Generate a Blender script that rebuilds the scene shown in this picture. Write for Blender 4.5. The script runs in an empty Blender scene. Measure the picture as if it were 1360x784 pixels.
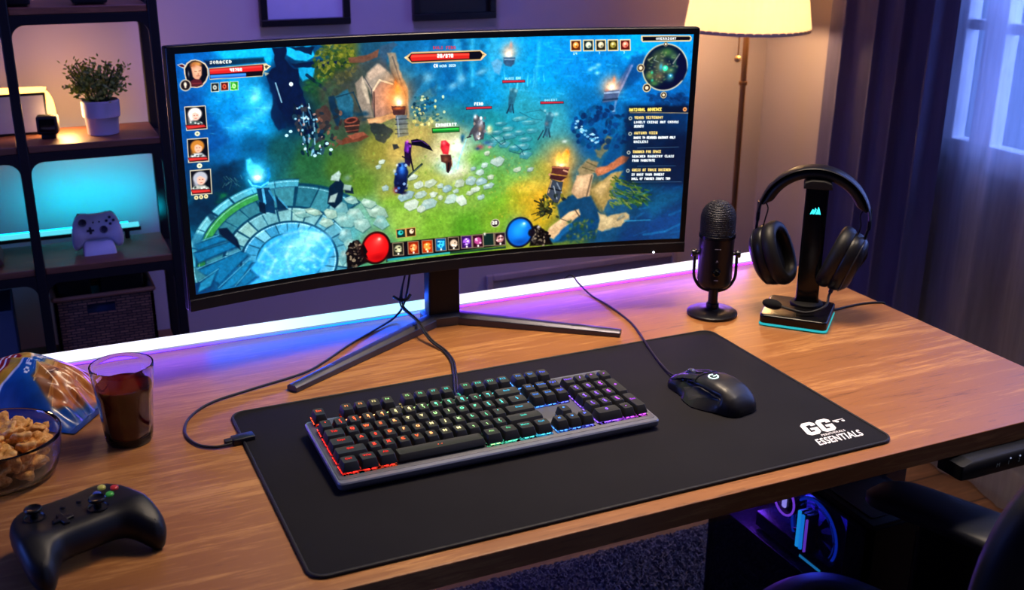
# A gaming desk at dusk: curved monitor, keyboard, headset on a stand, snacks, shelf, lamp and curtained window.
# Units are metres, the floor is z = 0, X runs along the desk, Y away from the sitter, Z up.
import bpy, bmesh, math, random
import numpy as np
from mathutils import Vector, Matrix, Euler
from mathutils.geometry import delaunay_2d_cdt

random.seed(7)
rng = np.random.default_rng(7)
PI = math.pi
scene = bpy.context.scene
COL = scene.collection
DT = 0.74            # height of the desk top


# ------------------------------------------------------------------ materials
def s2l(c):
    c = np.asarray(c, float)
    return np.where(c <= 0.04045, c / 12.92, ((c + 0.055) / 1.055) ** 2.4)


def rgb(h):
    """#rrggbb as a linear colour with alpha."""
    h = h.lstrip('#')
    v = s2l([int(h[i:i + 2], 16) / 255 for i in (0, 2, 4)])
    return (float(v[0]), float(v[1]), float(v[2]), 1.0)


class NT:
    def __init__(self, name):
        self.m = bpy.data.materials.new(name)
        self.m.use_nodes = True
        self.t = self.m.node_tree
        self.t.nodes.clear()
        self.out = self.n('ShaderNodeOutputMaterial')

    def n(self, kind, **kw):
        x = self.t.nodes.new(kind)
        for k, v in kw.items():
            setattr(x, k, v)
        return x

    def l(self, a, b):
        self.t.links.new(a, b)

    def bsdf(self, color='#808080', rough=.5, metal=0.0, **kw):
        b = self.n('ShaderNodeBsdfPrincipled')
        b.inputs['Base Color'].default_value = rgb(color) if isinstance(color, str) else color
        b.inputs['Roughness'].default_value = rough
        b.inputs['Metallic'].default_value = metal
        for k, v in kw.items():
            b.inputs[k].default_value = v
        self.l(b.outputs[0], self.out.inputs[0])
        return b

    def coords(self, scale=(1, 1, 1), kind='Object', loc=(0, 0, 0), rot=(0, 0, 0)):
        tc = self.n('ShaderNodeTexCoord')
        mp = self.n('ShaderNodeMapping')
        mp.inputs['Scale'].default_value = scale
        mp.inputs['Location'].default_value = loc
        mp.inputs['Rotation'].default_value = rot
        self.l(tc.outputs[kind], mp.inputs[0])
        return mp.outputs[0]

    def noise(self, vec, scale=5, detail=3, rough=.5, dist=0.0):
        x = self.n('ShaderNodeTexNoise')
        x.inputs['Scale'].default_value = scale
        x.inputs['Detail'].default_value = detail
        x.inputs['Roughness'].default_value = rough
        x.inputs['Distortion'].default_value = dist
        self.l(vec, x.inputs['Vector'])
        return x.outputs['Fac']

    def ramp(self, fac, stops):
        r = self.n('ShaderNodeValToRGB')
        els = r.color_ramp.elements
        while len(els) > 1:
            els.remove(els[-1])
        els[0].position = stops[0][0]
        els[0].color = rgb(stops[0][1])
        for p, c in stops[1:]:
            e = els.new(p)
            e.color = rgb(c)
        self.l(fac, r.inputs[0])
        return r.outputs[0]

    def bump(self, b, height, strength=.2, dist=.001):
        x = self.n('ShaderNodeBump')
        x.inputs['Strength'].default_value = strength
        x.inputs['Distance'].default_value = dist
        self.l(height, x.inputs['Height'])
        self.l(x.outputs[0], b.inputs['Normal'])

    def math(self, op, a, b=None):
        x = self.n('ShaderNodeMath', operation=op)
        for i, v in enumerate((a, b)):
            if v is None:
                continue
            if isinstance(v, (int, float)):
                x.inputs[i].default_value = v
            else:
                self.l(v, x.inputs[i])
        return x.outputs[0]

    def mix(self, fac, a, b, mode='MIX'):
        x = self.n('ShaderNodeMix', data_type='RGBA', blend_type=mode)
        for sock, v in ((x.inputs[0], fac), (x.inputs[6], a), (x.inputs[7], b)):
            if isinstance(v, (int, float)):
                sock.default_value = v
            elif isinstance(v, str):
                sock.default_value = rgb(v)
            else:
                self.l(v, sock)
        return x.outputs[2]


_cache = {}


def mat(name, color, rough=.5, metal=0.0, grain=0.0, gscale=300, **kw):
    """Plain surface with a little procedural variation of tone and relief."""
    if name in _cache:
        return _cache[name]
    t = NT(name)
    kw.setdefault('Specular IOR Level', .32)
    b = t.bsdf(color, rough, metal, **kw)
    v = t.coords()
    n1 = t.noise(v, 14, 3)
    c = rgb(color)
    lo = tuple(x * .8 for x in c[:3]) + (1,)
    r = t.n('ShaderNodeMix', data_type='RGBA')
    r.inputs[6].default_value = lo
    r.inputs[7].default_value = tuple(min(1, x * 1.15) for x in c[:3]) + (1,)
    t.l(n1, r.inputs[0])
    t.l(r.outputs[2], b.inputs['Base Color'])
    if grain:
        t.bump(b, t.noise(v, gscale, 2), grain, .0006)
    _cache[name] = t.m
    return t.m


def emit(name, color, strength):
    if name in _cache:
        return _cache[name]
    t = NT(name)
    e = t.n('ShaderNodeEmission')
    e.inputs[0].default_value = rgb(color)
    e.inputs[1].default_value = strength
    t.l(e.outputs[0], t.out.inputs[0])
    _cache[name] = t.m
    return t.m


def glass(name, color='#ffffff', rough=0.0, ior=1.45):
    if name in _cache:
        return _cache[name]
    t = NT(name)
    t.bsdf(color, rough, 0.0, **{'Transmission Weight': 1.0, 'IOR': ior})
    _cache[name] = t.m
    return t.m


def pane(name, tint='#ffffff', gloss=.08):
    """Thin flat pane: light goes straight through, with a faint reflection."""
    t = NT(name)
    a, b, m = t.n('ShaderNodeBsdfTransparent'), t.n('ShaderNodeBsdfGlossy'), t.n('ShaderNodeMixShader')
    a.inputs[0].default_value = rgb(tint)
    b.inputs[1].default_value = .03
    m.inputs[0].default_value = gloss
    t.l(a.outputs[0], m.inputs[1])
    t.l(b.outputs[0], m.inputs[2])
    t.l(m.outputs[0], t.out.inputs[0])
    return t.m


def painted(name, rough=.5, glow=0.0, coat=0.0, attr='paint'):
    """Colours painted on the vertices (print on a bag, a picture, a lit screen)."""
    t = NT(name)
    a = t.n('ShaderNodeAttribute', attribute_name=attr)
    b = t.bsdf('#000000', rough)
    if glow:
        b.inputs['Base Color'].default_value = rgb('#050507')
        b.inputs['Emission Strength'].default_value = glow
        t.l(a.outputs['Color'], b.inputs['Emission Color'])
    else:
        t.l(a.outputs['Color'], b.inputs['Base Color'])
    b.inputs['Coat Weight'].default_value = coat
    return t.m


# ------------------------------------------------------------------ mesh tools
def rrect(w, d, r, n=4, z=0.0, cx=0.0, cy=0.0):
    """A rounded rectangle as a loop of points, counter-clockwise."""
    r = min(r, w / 2 - 1e-5, d / 2 - 1e-5)
    out = []
    for (sx, sy, a0) in ((1, 1, 0), (-1, 1, PI / 2), (-1, -1, PI), (1, -1, 1.5 * PI)):
        for i in range(n + 1):
            a = a0 + PI / 2 * i / n
            out.append((cx + sx * (w / 2 - r) + r * math.cos(a), cy + sy * (d / 2 - r) + r * math.sin(a), z))
    return out


def circle(r, z, n=24, cx=0.0, cy=0.0, ry=None):
    ry = r if ry is None else ry
    return [(cx + r * math.cos(2 * PI * i / n), cy + ry * math.sin(2 * PI * i / n), z) for i in range(n)]


def spline(pts, k=8):
    """Catmull-Rom through the points."""
    P = [Vector(p) for p in pts]
    P = [P[0] * 2 - P[1]] + P + [P[-1] * 2 - P[-2]]
    out = []
    for i in range(1, len(P) - 2):
        a, b, c, d = P[i - 1:i + 3]
        for j in range(k):
            t = j / k
            out.append(.5 * ((2 * b) + (c - a) * t + (2 * a - 5 * b + 4 * c - d) * t * t + (3 * b - a - 3 * c + d) * t ** 3))
    out.append(P[-2].copy())
    return out


class G:
    """Collects faces; build() links them as one mesh object."""

    def __init__(self):
        self.v, self.f, self.mi, self.cur, self.weld = [], [], [], 0, False

    def add(self, verts, faces, M=None):
        o = len(self.v)
        self.v += [tuple(M @ Vector(p)) if M is not None else tuple(p) for p in verts]
        for f in faces:
            self.f.append(tuple(i + o for i in f))
            self.mi.append(self.cur)
        return self

    def loft(self, rings, cap0=True, cap1=True, M=None, close=True):
        n = len(rings[0])
        V = [p for r in rings for p in r]
        F = []
        for k in range(len(rings) - 1):
            for i in range(n if close else n - 1):
                j = (i + 1) % n
                F.append((k * n + i, k * n + j, (k + 1) * n + j, (k + 1) * n + i))
        if cap0:
            F.append(tuple(range(n - 1, -1, -1)))
        if cap1:
            F.append(tuple((len(rings) - 1) * n + i for i in range(n)))
        return self.add(V, F, M)

    def box(self, x0, x1, y0, y1, z0, z1, M=None):
        V = [(x, y, z) for z in (z0, z1) for (x, y) in ((x0, y0), (x1, y0), (x1, y1), (x0, y1))]
        F = [(3, 2, 1, 0), (4, 5, 6, 7), (0, 1, 5, 4), (1, 2, 6, 5), (2, 3, 7, 6), (3, 0, 4, 7)]
        return self.add(V, F, M)

    def rbox(self, w, d, z0, z1, r=.004, e=.002, n=4, M=None, cx=0, cy=0):
        """Slab with rounded plan corners (r) and eased top and bottom edges (e)."""
        e = min(e, (z1 - z0) / 2)
        rings = []
        for k in range(4):
            a = PI / 2 * k / 3
            q = e * (1 - math.sin(a))
            rings.append(rrect(w - 2 * q, d - 2 * q, max(r - q, 1e-4), n, z0 + e * (1 - math.cos(a)), cx, cy))
        for k in range(4):
            a = PI / 2 * k / 3
            q = e * (1 - math.cos(a))
            rings.append(rrect(w - 2 * q, d - 2 * q, max(r - q, 1e-4), n, z1 - e * (1 - math.sin(a)), cx, cy))
        return self.loft(rings, M=M)

    def cyl(self, r, z0, z1, n=24, e=0.0, M=None, cx=0, cy=0, r1=None):
        r1 = r if r1 is None else r1
        if e:
            rings = [circle(r - e, z0, n, cx, cy), circle(r - e * .3, z0 + e * .3, n, cx, cy), circle(r, z0 + e, n, cx, cy),
                     circle(r1, z1 - e, n, cx, cy), circle(r1 - e * .3, z1 - e * .3, n, cx, cy), circle(r1 - e, z1, n, cx, cy)]
        else:
            rings = [circle(r, z0, n, cx, cy), circle(r1, z1, n, cx, cy)]
        return self.loft(rings, M=M)

    def lathe(self, prof, n=32, M=None, cap0=True, cap1=True, wob=None):
        rings = []
        for (r, z) in prof:
            rings.append([((r + (wob(2 * PI * i / n, r, z) if wob else 0)) * math.cos(2 * PI * i / n),
                           (r + (wob(2 * PI * i / n, r, z) if wob else 0)) * math.sin(2 * PI * i / n), z) for i in range(n)])
        return self.loft(rings, cap0, cap1, M)

    def tube(self, path, r, n=10, M=None, caps=True, flat=1.0):
        P = [Vector(p) for p in path]
        R = r if hasattr(r, '__len__') else [r] * len(P)
        T = [(P[min(i + 1, len(P) - 1)] - P[max(i - 1, 0)]).normalized() for i in range(len(P))]
        up = Vector((0, 0, 1)) if abs(T[0].z) < .9 else Vector((1, 0, 0))
        N = (up - T[0] * up.dot(T[0])).normalized()
        rings = []
        for i in range(len(P)):
            N = (N - T[i] * N.dot(T[i])).normalized()
            B = T[i].cross(N)
            rings.append([tuple(P[i] + (N * math.cos(2 * PI * k / n) * flat + B * math.sin(2 * PI * k / n)) * R[i]) for k in range(n)])
        return self.loft(rings, caps, caps, M)

    def ball(self, c, rx, ry=None, rz=None, nu=16, nv=10, M=None):
        ry = rx if ry is None else ry
        rz = rx if rz is None else rz
        rings = [[(c[0] + rx * math.sin(PI * k / nv) * math.cos(2 * PI * i / nu), c[1] + ry * math.sin(PI * k / nv) * math.sin(2 * PI * i / nu),
                   c[2] - rz * math.cos(PI * k / nv)) for i in range(nu)] for k in range(1, nv)]
        return self.loft(rings, M=M)

    def grid(self, nu, nv, fn, M=None, wrap=False):
        V = [fn(i / nu, j / nv) for j in range(nv + 1) for i in range(nu + 1)]
        F = [(j * (nu + 1) + i, j * (nu + 1) + i + 1, (j + 1) * (nu + 1) + i + 1, (j + 1) * (nu + 1) + i) for j in range(nv) for i in range(nu)]
        return self.add(V, F, M)

    def prism(self, outline, z0, z1, M=None):
        return self.loft([[(x, y, z0) for x, y in outline], [(x, y, z1) for x, y in outline]], M=M)

    def pillow(self, outline, prof, zf=None, M=None, fill=0.0):
        """Rings of a plan outline, each inset and lifted by the profile [(inset, z)], both ends capped."""
        n = len(outline)
        P = [Vector(p) for p in outline]
        N = []
        for i in range(n):
            t = (P[(i + 1) % n] - P[i - 1]).normalized()
            N.append(Vector((t.y, -t.x)))
        rings = []
        for (q, z) in prof:
            ring = []
            for i in range(n):
                p = P[i] - N[i] * q
                ring.append((p.x, p.y, z + (zf(p.x, p.y, z) if zf else 0)))
            rings.append(ring)
        if not fill:
            return self.loft(rings, M=M)
        self.weld = True
        self.loft(rings, False, False, M)
        for ring, z in ((rings[0], prof[0][1]), (rings[-1], prof[-1][1])):       # caps that follow the bend
            edge = [Vector(p[:2]) for p in ring]
            x0, x1, y0, y1 = min(p.x for p in edge), max(p.x for p in edge), min(p.y for p in edge), max(p.y for p in edge)
            pts = list(edge)
            for i in range(int((x1 - x0) / fill) + 1):
                for j in range(int((y1 - y0) / fill) + 1):
                    q = Vector((x0 + (i + .5) * fill, y0 + (j + .5) * fill))
                    if min((q - e).length for e in edge) > fill * .6:
                        pts.append(q)
            V, _, F, _, _, _ = delaunay_2d_cdt(pts, [], [list(range(len(edge)))], 1, 1e-7)
            self.add([(p.x, p.y, z + (zf(p.x, p.y, z) if zf else 0)) for p in V], [tuple(f) for f in F], M)
        return self

    def text(self, s, size, M, bold=0.0, deep=0.0, align='CENTER', space=1.0):
        cu = bpy.data.curves.new('writing', 'FONT')
        cu.body = s
        cu.size = size
        cu.align_x = align
        cu.align_y = 'CENTER'
        cu.offset = bold
        cu.extrude = deep
        cu.space_character = space
        cu.resolution_u = 3
        o = bpy.data.objects.new('writing', cu)
        COL.objects.link(o)
        dg = bpy.context.evaluated_depsgraph_get()
        me = bpy.data.meshes.new_from_object(o.evaluated_get(dg))
        self.add([v.co[:] for v in me.vertices], [tuple(p.vertices) for p in me.polygons], M)
        bpy.data.objects.remove(o)
        bpy.data.curves.remove(cu)
        bpy.data.meshes.remove(me)
        return self

    def build(self, name, mats, parent=None, smooth=40, bevel=0.0, flip=False, subsurf=0):
        me = bpy.data.meshes.new(name)
        me.from_pydata(self.v, [], self.f)
        for m in (mats if isinstance(mats, (list, tuple)) else [mats]):
            me.materials.append(m)
        if any(self.mi):
            me.polygons.foreach_set('material_index', self.mi)
        bm = bmesh.new()
        bm.from_mesh(me)
        if self.weld:
            bmesh.ops.remove_doubles(bm, verts=bm.verts, dist=1e-6)
        bmesh.ops.recalc_face_normals(bm, faces=bm.faces)
        bm.to_mesh(me)
        bm.free()
        if smooth:
            me.polygons.foreach_set('use_smooth', [True] * len(me.polygons))
            me.set_sharp_from_angle(angle=math.radians(smooth))
        me.update()
        o = bpy.data.objects.new(name, me)
        COL.objects.link(o)
        if parent is not None:
            o.parent = parent
        if bevel:
            b = o.modifiers.new('bevel', 'BEVEL')
            b.width = bevel
            b.segments = 3
            b.limit_method = 'ANGLE'
            b.angle_limit = math.radians(35)
        if subsurf:
            s = o.modifiers.new('subsurf', 'SUBSURF')
            s.levels = s.render_levels = subsurf
        return o


def T(x=0, y=0, z=0, rz=0, rx=0, ry=0, s=1.0):
    return Matrix.Translation((x, y, z)) @ Euler((rx, ry, rz)).to_matrix().to_4x4() @ Matrix.Scale(s, 4)


def frame(o, x, y, z):
    """Matrix with the given axes as columns and origin o."""
    M = Matrix.Identity(4)
    for i, a in enumerate((x, y, z)):
        for k in range(3):
            M[k][i] = a[k]
    for k in range(3):
        M[k][3] = o[k]
    return M


def tag(o, label=None, cat=None, group=None, kind=None):
    for k, v in (('label', label), ('category', cat), ('group', group), ('kind', kind)):
        if v:
            o[k] = v
    return o


def thing(name, label, cat, loc=(0, 0, 0), rz=0.0, group=None, scale=1.0):
    o = bpy.data.objects.new(name, None)
    COL.objects.link(o)
    o.empty_display_size = .05
    o.location = loc
    o.rotation_euler = (0, 0, rz)
    o.scale = (scale,) * 3
    return tag(o, label, cat, group)


# ------------------------------------------------------------------ painting on a grid of vertices
class Sheet:
    """A picture of w x h points; shapes are laid over it in sheet units, then it becomes a colour attribute."""

    def __init__(self, w, h, base='#000000'):
        self.w, self.h = w, h
        self.a = np.zeros((h, w, 3), np.float32)
        self.a[:] = self.c(base)
        self.yy, self.xx = np.mgrid[0:h, 0:w].astype(np.float32)

    @staticmethod
    def c(h):
        if not isinstance(h, str):
            return np.array(h, np.float32)
        h = h.lstrip('#')
        if len(h) == 3:
            h = ''.join(k * 2 for k in h)
        return np.array([int(h[i:i + 2], 16) / 255 for i in (0, 2, 4)], np.float32)

    def _win(self, x0, y0, x1, y1):
        x0, y0 = max(0, int(x0)), max(0, int(y0))
        x1, y1 = min(self.w, int(x1) + 2), min(self.h, int(y1) + 2)
        return (slice(y0, y1), slice(x0, x1)) if x1 > x0 and y1 > y0 else None

    def _lay(self, s, col, al):
        self.a[s] += (self.c(col) - self.a[s]) * al[..., None]

    def poly(self, col, pts, feather=1.0, alpha=1.0, light=0.0):
        xs, ys = [p[0] for p in pts], [p[1] for p in pts]
        s = self._win(min(xs) - feather, min(ys) - feather, max(xs) + feather, max(ys) + feather)
        if s is None:
            return
        X, Y = self.xx[s], self.yy[s]
        ins = np.zeros(X.shape, bool)
        d2 = np.full(X.shape, 1e9, np.float32)
        n = len(pts)
        for i in range(n):
            (ax, ay), (bx, by) = pts[i], pts[(i + 1) % n]
            ex, ey = bx - ax, by - ay
            t = np.clip(((X - ax) * ex + (Y - ay) * ey) / (ex * ex + ey * ey + 1e-9), 0, 1)
            d2 = np.minimum(d2, (X - ax - t * ex) ** 2 + (Y - ay - t * ey) ** 2)
            if ay != by:
                ins ^= ((ay > Y) != (by > Y)) & (X < ex * (Y - ay) / ey + ax)
        sd = np.where(ins, 1, -1) * np.sqrt(d2)
        al = np.clip(.5 + sd / (2 * max(feather, .01)) if feather > 0 else sd > 0, 0, 1) * alpha
        self._lay(s, col, al)

    def line(self, col, pts, width=1.0, alpha=1.0, feather=.7):
        for (ax, ay), (bx, by) in zip(pts[:-1], pts[1:]):
            q = width / 2 + feather
            s = self._win(min(ax, bx) - q, min(ay, by) - q, max(ax, bx) + q, max(ay, by) + q)
            if s is None:
                continue
            X, Y = self.xx[s], self.yy[s]
            ex, ey = bx - ax, by - ay
            t = np.clip(((X - ax) * ex + (Y - ay) * ey) / (ex * ex + ey * ey + 1e-9), 0, 1)
            d = np.sqrt((X - ax - t * ex) ** 2 + (Y - ay - t * ey) ** 2)
            self._lay(s, col, np.clip((width / 2 - d) / feather + .5, 0, 1) * alpha)

    def blob(self, col, x, y, rx, ry=None, alpha=1.0, rot=0.0, hard=0.0, add=False):
        ry = rx if ry is None else ry
        q = max(rx, ry) * (1.0 if hard else 2.6)
        s = self._win(x - q - 1, y - q - 1, x + q + 1, y + q + 1)
        if s is None:
            return
        c, n = math.cos(rot), math.sin(rot)
        X, Y = self.xx[s] - x, self.yy[s] - y
        r = np.sqrt(((X * c + Y * n) / rx) ** 2 + ((-X * n + Y * c) / ry) ** 2)
        al = (np.clip((1 - r) * min(rx, ry) / max(hard, .5) + .5, 0, 1) if hard else np.exp(-r * r * 1.2)) * alpha
        if add:
            self.a[s] = np.clip(self.a[s] + self.c(col) * al[..., None], 0, 1)
        else:
            self._lay(s, col, al)

    def fbm(self, cell, seed=0, octs=4, stretch=(1, 1)):
        g = np.random.default_rng(seed)
        out = np.zeros((self.h, self.w), np.float32)
        amp, tot = 1.0, 0.0
        for o in range(octs):
            cx, cy = max(cell * stretch[0] / 2 ** o, 1.0), max(cell * stretch[1] / 2 ** o, 1.0)
            nx, ny = int(self.w / cx) + 3, int(self.h / cy) + 3
            t = g.random((ny, nx)).astype(np.float32)
            fx, fy = self.xx / cx, self.yy / cy
            ix, iy = fx.astype(int), fy.astype(int)
            u, v = fx - ix, fy - iy
            u, v = u * u * (3 - 2 * u), v * v * (3 - 2 * v)
            out += amp * ((t[iy, ix] * (1 - u) + t[iy, ix + 1] * u) * (1 - v) + (t[iy + 1, ix] * (1 - u) + t[iy + 1, ix + 1] * u) * v)
            tot += amp
            amp *= .55
        return out / tot

    def mottle(self, amount, cell, seed=0, box=None, stretch=(1, 1), octs=4):
        f = 1 + (self.fbm(cell, seed, octs, stretch) - .5) * 2 * amount
        if box:
            s = self._win(*box)
            self.a[s] = np.clip(self.a[s] * f[s][..., None], 0, 1)
        else:
            self.a = np.clip(self.a * f[..., None], 0, 1)

    FONT = {'A': '757', 'B': '656'}
    ROWS = {'A': '25755', 'B': '65656', 'C': '34443', 'D': '65556', 'E': '74647', 'F': '74644', 'G': '34553', 'H': '55755', 'I': '72227',
            'K': '55655', 'L': '44447', 'M': '57755', 'N': '65555', 'O': '25552', 'P': '65644', 'R': '65655', 'S': '34216', 'T': '72222',
            'U': '55557', 'V': '55552', 'W': '55775', 'Y': '55222', '0': '75557', '1': '26227', '2': '71747', '3': '71717', '4': '55711',
            '5': '74717', '6': '74757', '7': '71122', '8': '75757', '9': '75717', '/': '11244', ' ': '00000', 'X': '55255', '-': '00700'}

    def write(self, col, s, x, y, h, dx=(1.0, 0.0), alpha=1.0, ratio=.55):
        """Small capitals, five dots tall; (x, y) is the top left, dx the run of the line."""
        k = h / 5
        for ch in s:
            for r, row in enumerate(self.ROWS.get(ch, '75557')):
                b = int(row)
                for c in range(3):
                    if b >> (2 - c) & 1:
                        px, py = x + c * k * ratio * 1.8 * dx[0], y + r * k + c * k * ratio * 1.8 * dx[1]
                        self.blob(col, px, py, k * .75, k * .75, alpha, hard=.8)
            x += 4.1 * k * ratio * 1.8 * dx[0]
            y += 4.1 * k * ratio * 1.8 * dx[1]

    def on(self, me):
        at = me.color_attributes.new('paint', 'FLOAT_COLOR', 'POINT')
        lin = s2l(self.a.reshape(-1, 3))
        at.data.foreach_set('color', np.concatenate([lin, np.ones((len(lin), 1))], 1).astype(np.float32).ravel())


def sheet_mesh(name, w, h, pos, material, parent):
    """A grid with one vertex per point of a Sheet; pos(u, v) -> Nx3 with u, v arrays in 0..1, v down."""
    v, u = np.mgrid[0:h, 0:w]
    co = pos((u / (w - 1)).ravel(), (v / (h - 1)).ravel()).astype(np.float32)
    i = (np.arange(h - 1)[:, None] * w + np.arange(w - 1)[None, :]).ravel()
    q = np.stack([i, i + w, i + w + 1, i + 1], 1).astype(np.int32)
    me = bpy.data.meshes.new(name)
    me.vertices.add(w * h)
    me.vertices.foreach_set('co', co.ravel())
    me.loops.add(q.size)
    me.loops.foreach_set('vertex_index', q.ravel())
    me.polygons.add(len(q))
    me.polygons.foreach_set('loop_start', np.arange(0, q.size, 4, dtype=np.int32))
    me.polygons.foreach_set('use_smooth', np.ones(len(q), bool))
    me.update(calc_edges=True)
    me.materials.append(material)
    o = bpy.data.objects.new(name, me)
    COL.objects.link(o)
    o.parent = parent
    return o

# ------------------------------------------------------------------ shared finishes
def wood(name, c0, c1, c2, axis='X', scale=1.0, rough=.42, planks=False, bump=.12):
    t = NT(name)
    b = t.bsdf(c1, rough)
    st = {'X': (1.9, 24, 24), 'Y': (24, 1.9, 24)}[axis]
    v = t.coords(tuple(x * scale for x in st))
    warp = t.noise(t.coords((2 * scale,) * 3), 1.2, 3)
    fine = t.noise(v, 5.2, 10, .72, .8)
    broad = t.noise(t.coords(tuple(x * scale * .45 for x in st), loc=(3, 1, 0)), 1.5, 5, .6, .8)
    f = t.math('ADD', t.math('MULTIPLY', fine, .62), t.math('MULTIPLY', broad, .48))
    col = t.ramp(f, [(.36, c0), (.47, c1), (.55, c1), (.66, c2)])
    dark = t.noise(t.coords(tuple(x * scale * 1.3 for x in st), loc=(7, 4, 2)), 2.4, 4, .7, 2.2)
    col = t.mix(t.ramp(dark, [(.6, '#000000'), (.72, '#8a8a8a')]), col, c0)
    col = t.mix(t.math('MULTIPLY', t.math('SUBTRACT', warp, .3), .5), col, c0)
    if planks:
        br = t.n('ShaderNodeTexBrick')
        br.inputs['Color1'].default_value = (1, 1, 1, 1)
        br.inputs['Color2'].default_value = (.62, .6, .6, 1)
        br.inputs['Mortar'].default_value = (.12, .1, .1, 1)
        br.inputs['Scale'].default_value = 1.0
        br.inputs['Mortar Size'].default_value = .003
        br.inputs['Brick Width'].default_value = 1.2
        br.inputs['Row Height'].default_value = .15
        t.l(t.coords((1, 1, 1), loc=(.3, .02, 0)), br.inputs['Vector'])
        col = t.mix(1.0, col, br.outputs['Color'], 'MULTIPLY')
    t.l(col, b.inputs['Base Color'])
    t.bump(b, f, bump, .001)
    t.l(t.math('ADD', t.math('MULTIPLY', f, .3), rough - .15), b.inputs['Roughness'])
    return t.m


def plaster(name, c):
    t = NT(name)
    b = t.bsdf(c, .85)
    n = t.noise(t.coords(), 240, 3)
    t.bump(b, n, .12, .001)
    m = t.noise(t.coords(), 1.5, 4)
    t.l(t.mix(m, c, '#%02x%02x%02x' % tuple(int(int(c[i:i + 2], 16) * .92) for i in (1, 3, 5))), b.inputs['Base Color'])
    return t.m


BLACK = mat('black_plastic', '#0d0d11', .42, grain=.08)
MATTE = mat('matte_black', '#0b0b0f', .6, grain=.12)
GLOSS = mat('gloss_black', '#070709', .14)
STEEL = mat('dark_steel', '#4c4b56', .36, .75)
SHELFBLACK = mat('black_powder_coat', '#0c0b12', .5, grain=.1)
RUBBER = mat('cable_rubber', '#0f0e14', .55)
WALL = plaster('wall_paint', '#b0a3a6')
DESKWOOD = wood('desk_wood', '#482813', '#8e5a2e', '#b47e46', 'X', 1.0, .42)
FLOORWOOD = wood('floor_wood', '#4a2f22', '#7d5740', '#9c7254', 'X', .7, .5, planks=True)
SHELFWOOD = wood('shelf_wood', '#3f2219', '#6d4029', '#8a5535', 'X', 1.2, .5)
LINE = .03

# ------------------------------------------------------------------ the room
WX, WY = 2.05, 1.90      # right wall and back wall planes


def struct(g, name, m, **kw):
    return tag(g.build(name, m, **kw), kind='structure')


struct(G().box(-2.2, WX + .12, -2.4, WY + .12, -.05, 0), 'floor', FLOORWOOD)
struct(G().box(-2.2, WX + .12, WY, WY + .12, 0, 2.6), 'wall_back', WALL)
g = G()
Y0, Y1, Z0, Z1 = -.35, 1.14, DT + .10, DT + 1.55
g.box(WX, WX + .12, -2.4, Y0, 0, 2.6).box(WX, WX + .12, Y1, WY, 0, 2.6).box(WX, WX + .12, Y0, Y1, 0, Z0).box(WX, WX + .12, Y0, Y1, Z1, 2.6)
struct(g, 'wall_right', WALL)
struct(G().box(-2.2, WX, WY - .014, WY, 0, .09), 'baseboard_back', mat('baseboard_paint', '#b8aeb0', .5), bevel=.004)
struct(G().box(WX - .014, WX, -2.4, WY - .014, 0, .09), 'baseboard_right', mat('baseboard_paint', '#b8aeb0', .5), bevel=.004)

# raised panel moulding on the wall behind the desk
g = G()
mx0, mx1, mz0, mz1 = 1.06, 1.72, .16, DT - .36
for (a, b, c, d) in ((mx0, mx1, mz1, mz1 + .022), (mx0, mx1, mz0 - .022, mz0), (mx0 - .022, mx0, mz0 - .022, mz1 + .022), (mx1, mx1 + .022, mz0 - .022, mz1 + .022)):
    g.box(a, b, WY - .012, WY, c, d)
struct(g, 'trim_1', mat('moulding_paint', '#9a8c90', .7), bevel=.004)

# window in the right wall
FRAME = mat('window_paint', '#eef1f8', .45)
g = G()
x0, x1 = WX + .01, WX + .06
g.box(x0, x1, Y0, Y1, Z0, Z0 + .07).box(x0, x1, Y0, Y1, Z1 - .06, Z1).box(x0, x1, Y0, Y0 + .06, Z0, Z1).box(x0, x1, Y1 - .06, Y1, Z0, Z1)
mid = (Y0 + Y1) / 2
g.box(x0, x1, mid - .035, mid + .035, Z0, Z1).box(x0, x1, .95, 1.02, Z0, Z1)
for a, b in ((Y0 + .06, mid - .035), (mid + .035, Y1 - .06)):
    for z in (DT + .47, DT + .83, DT + 1.19):
        g.box(x0 + .01, x1 - .01, a, b, z - .014, z + .014)
    c = (a + b) / 2
    g.box(x0 + .01, x1 - .01, c - .012, c + .012, Z0 + .07, Z1 - .06)
win = tag(g.build('window_1', FRAME, bevel=.004), kind='structure')
g = G().box(WX + .034, WX + .038, Y0 + .05, Y1 - .05, Z0 + .06, Z1 - .05)
g.build('window_pane', pane('window_glass', '#eef4ff'), win)


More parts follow.
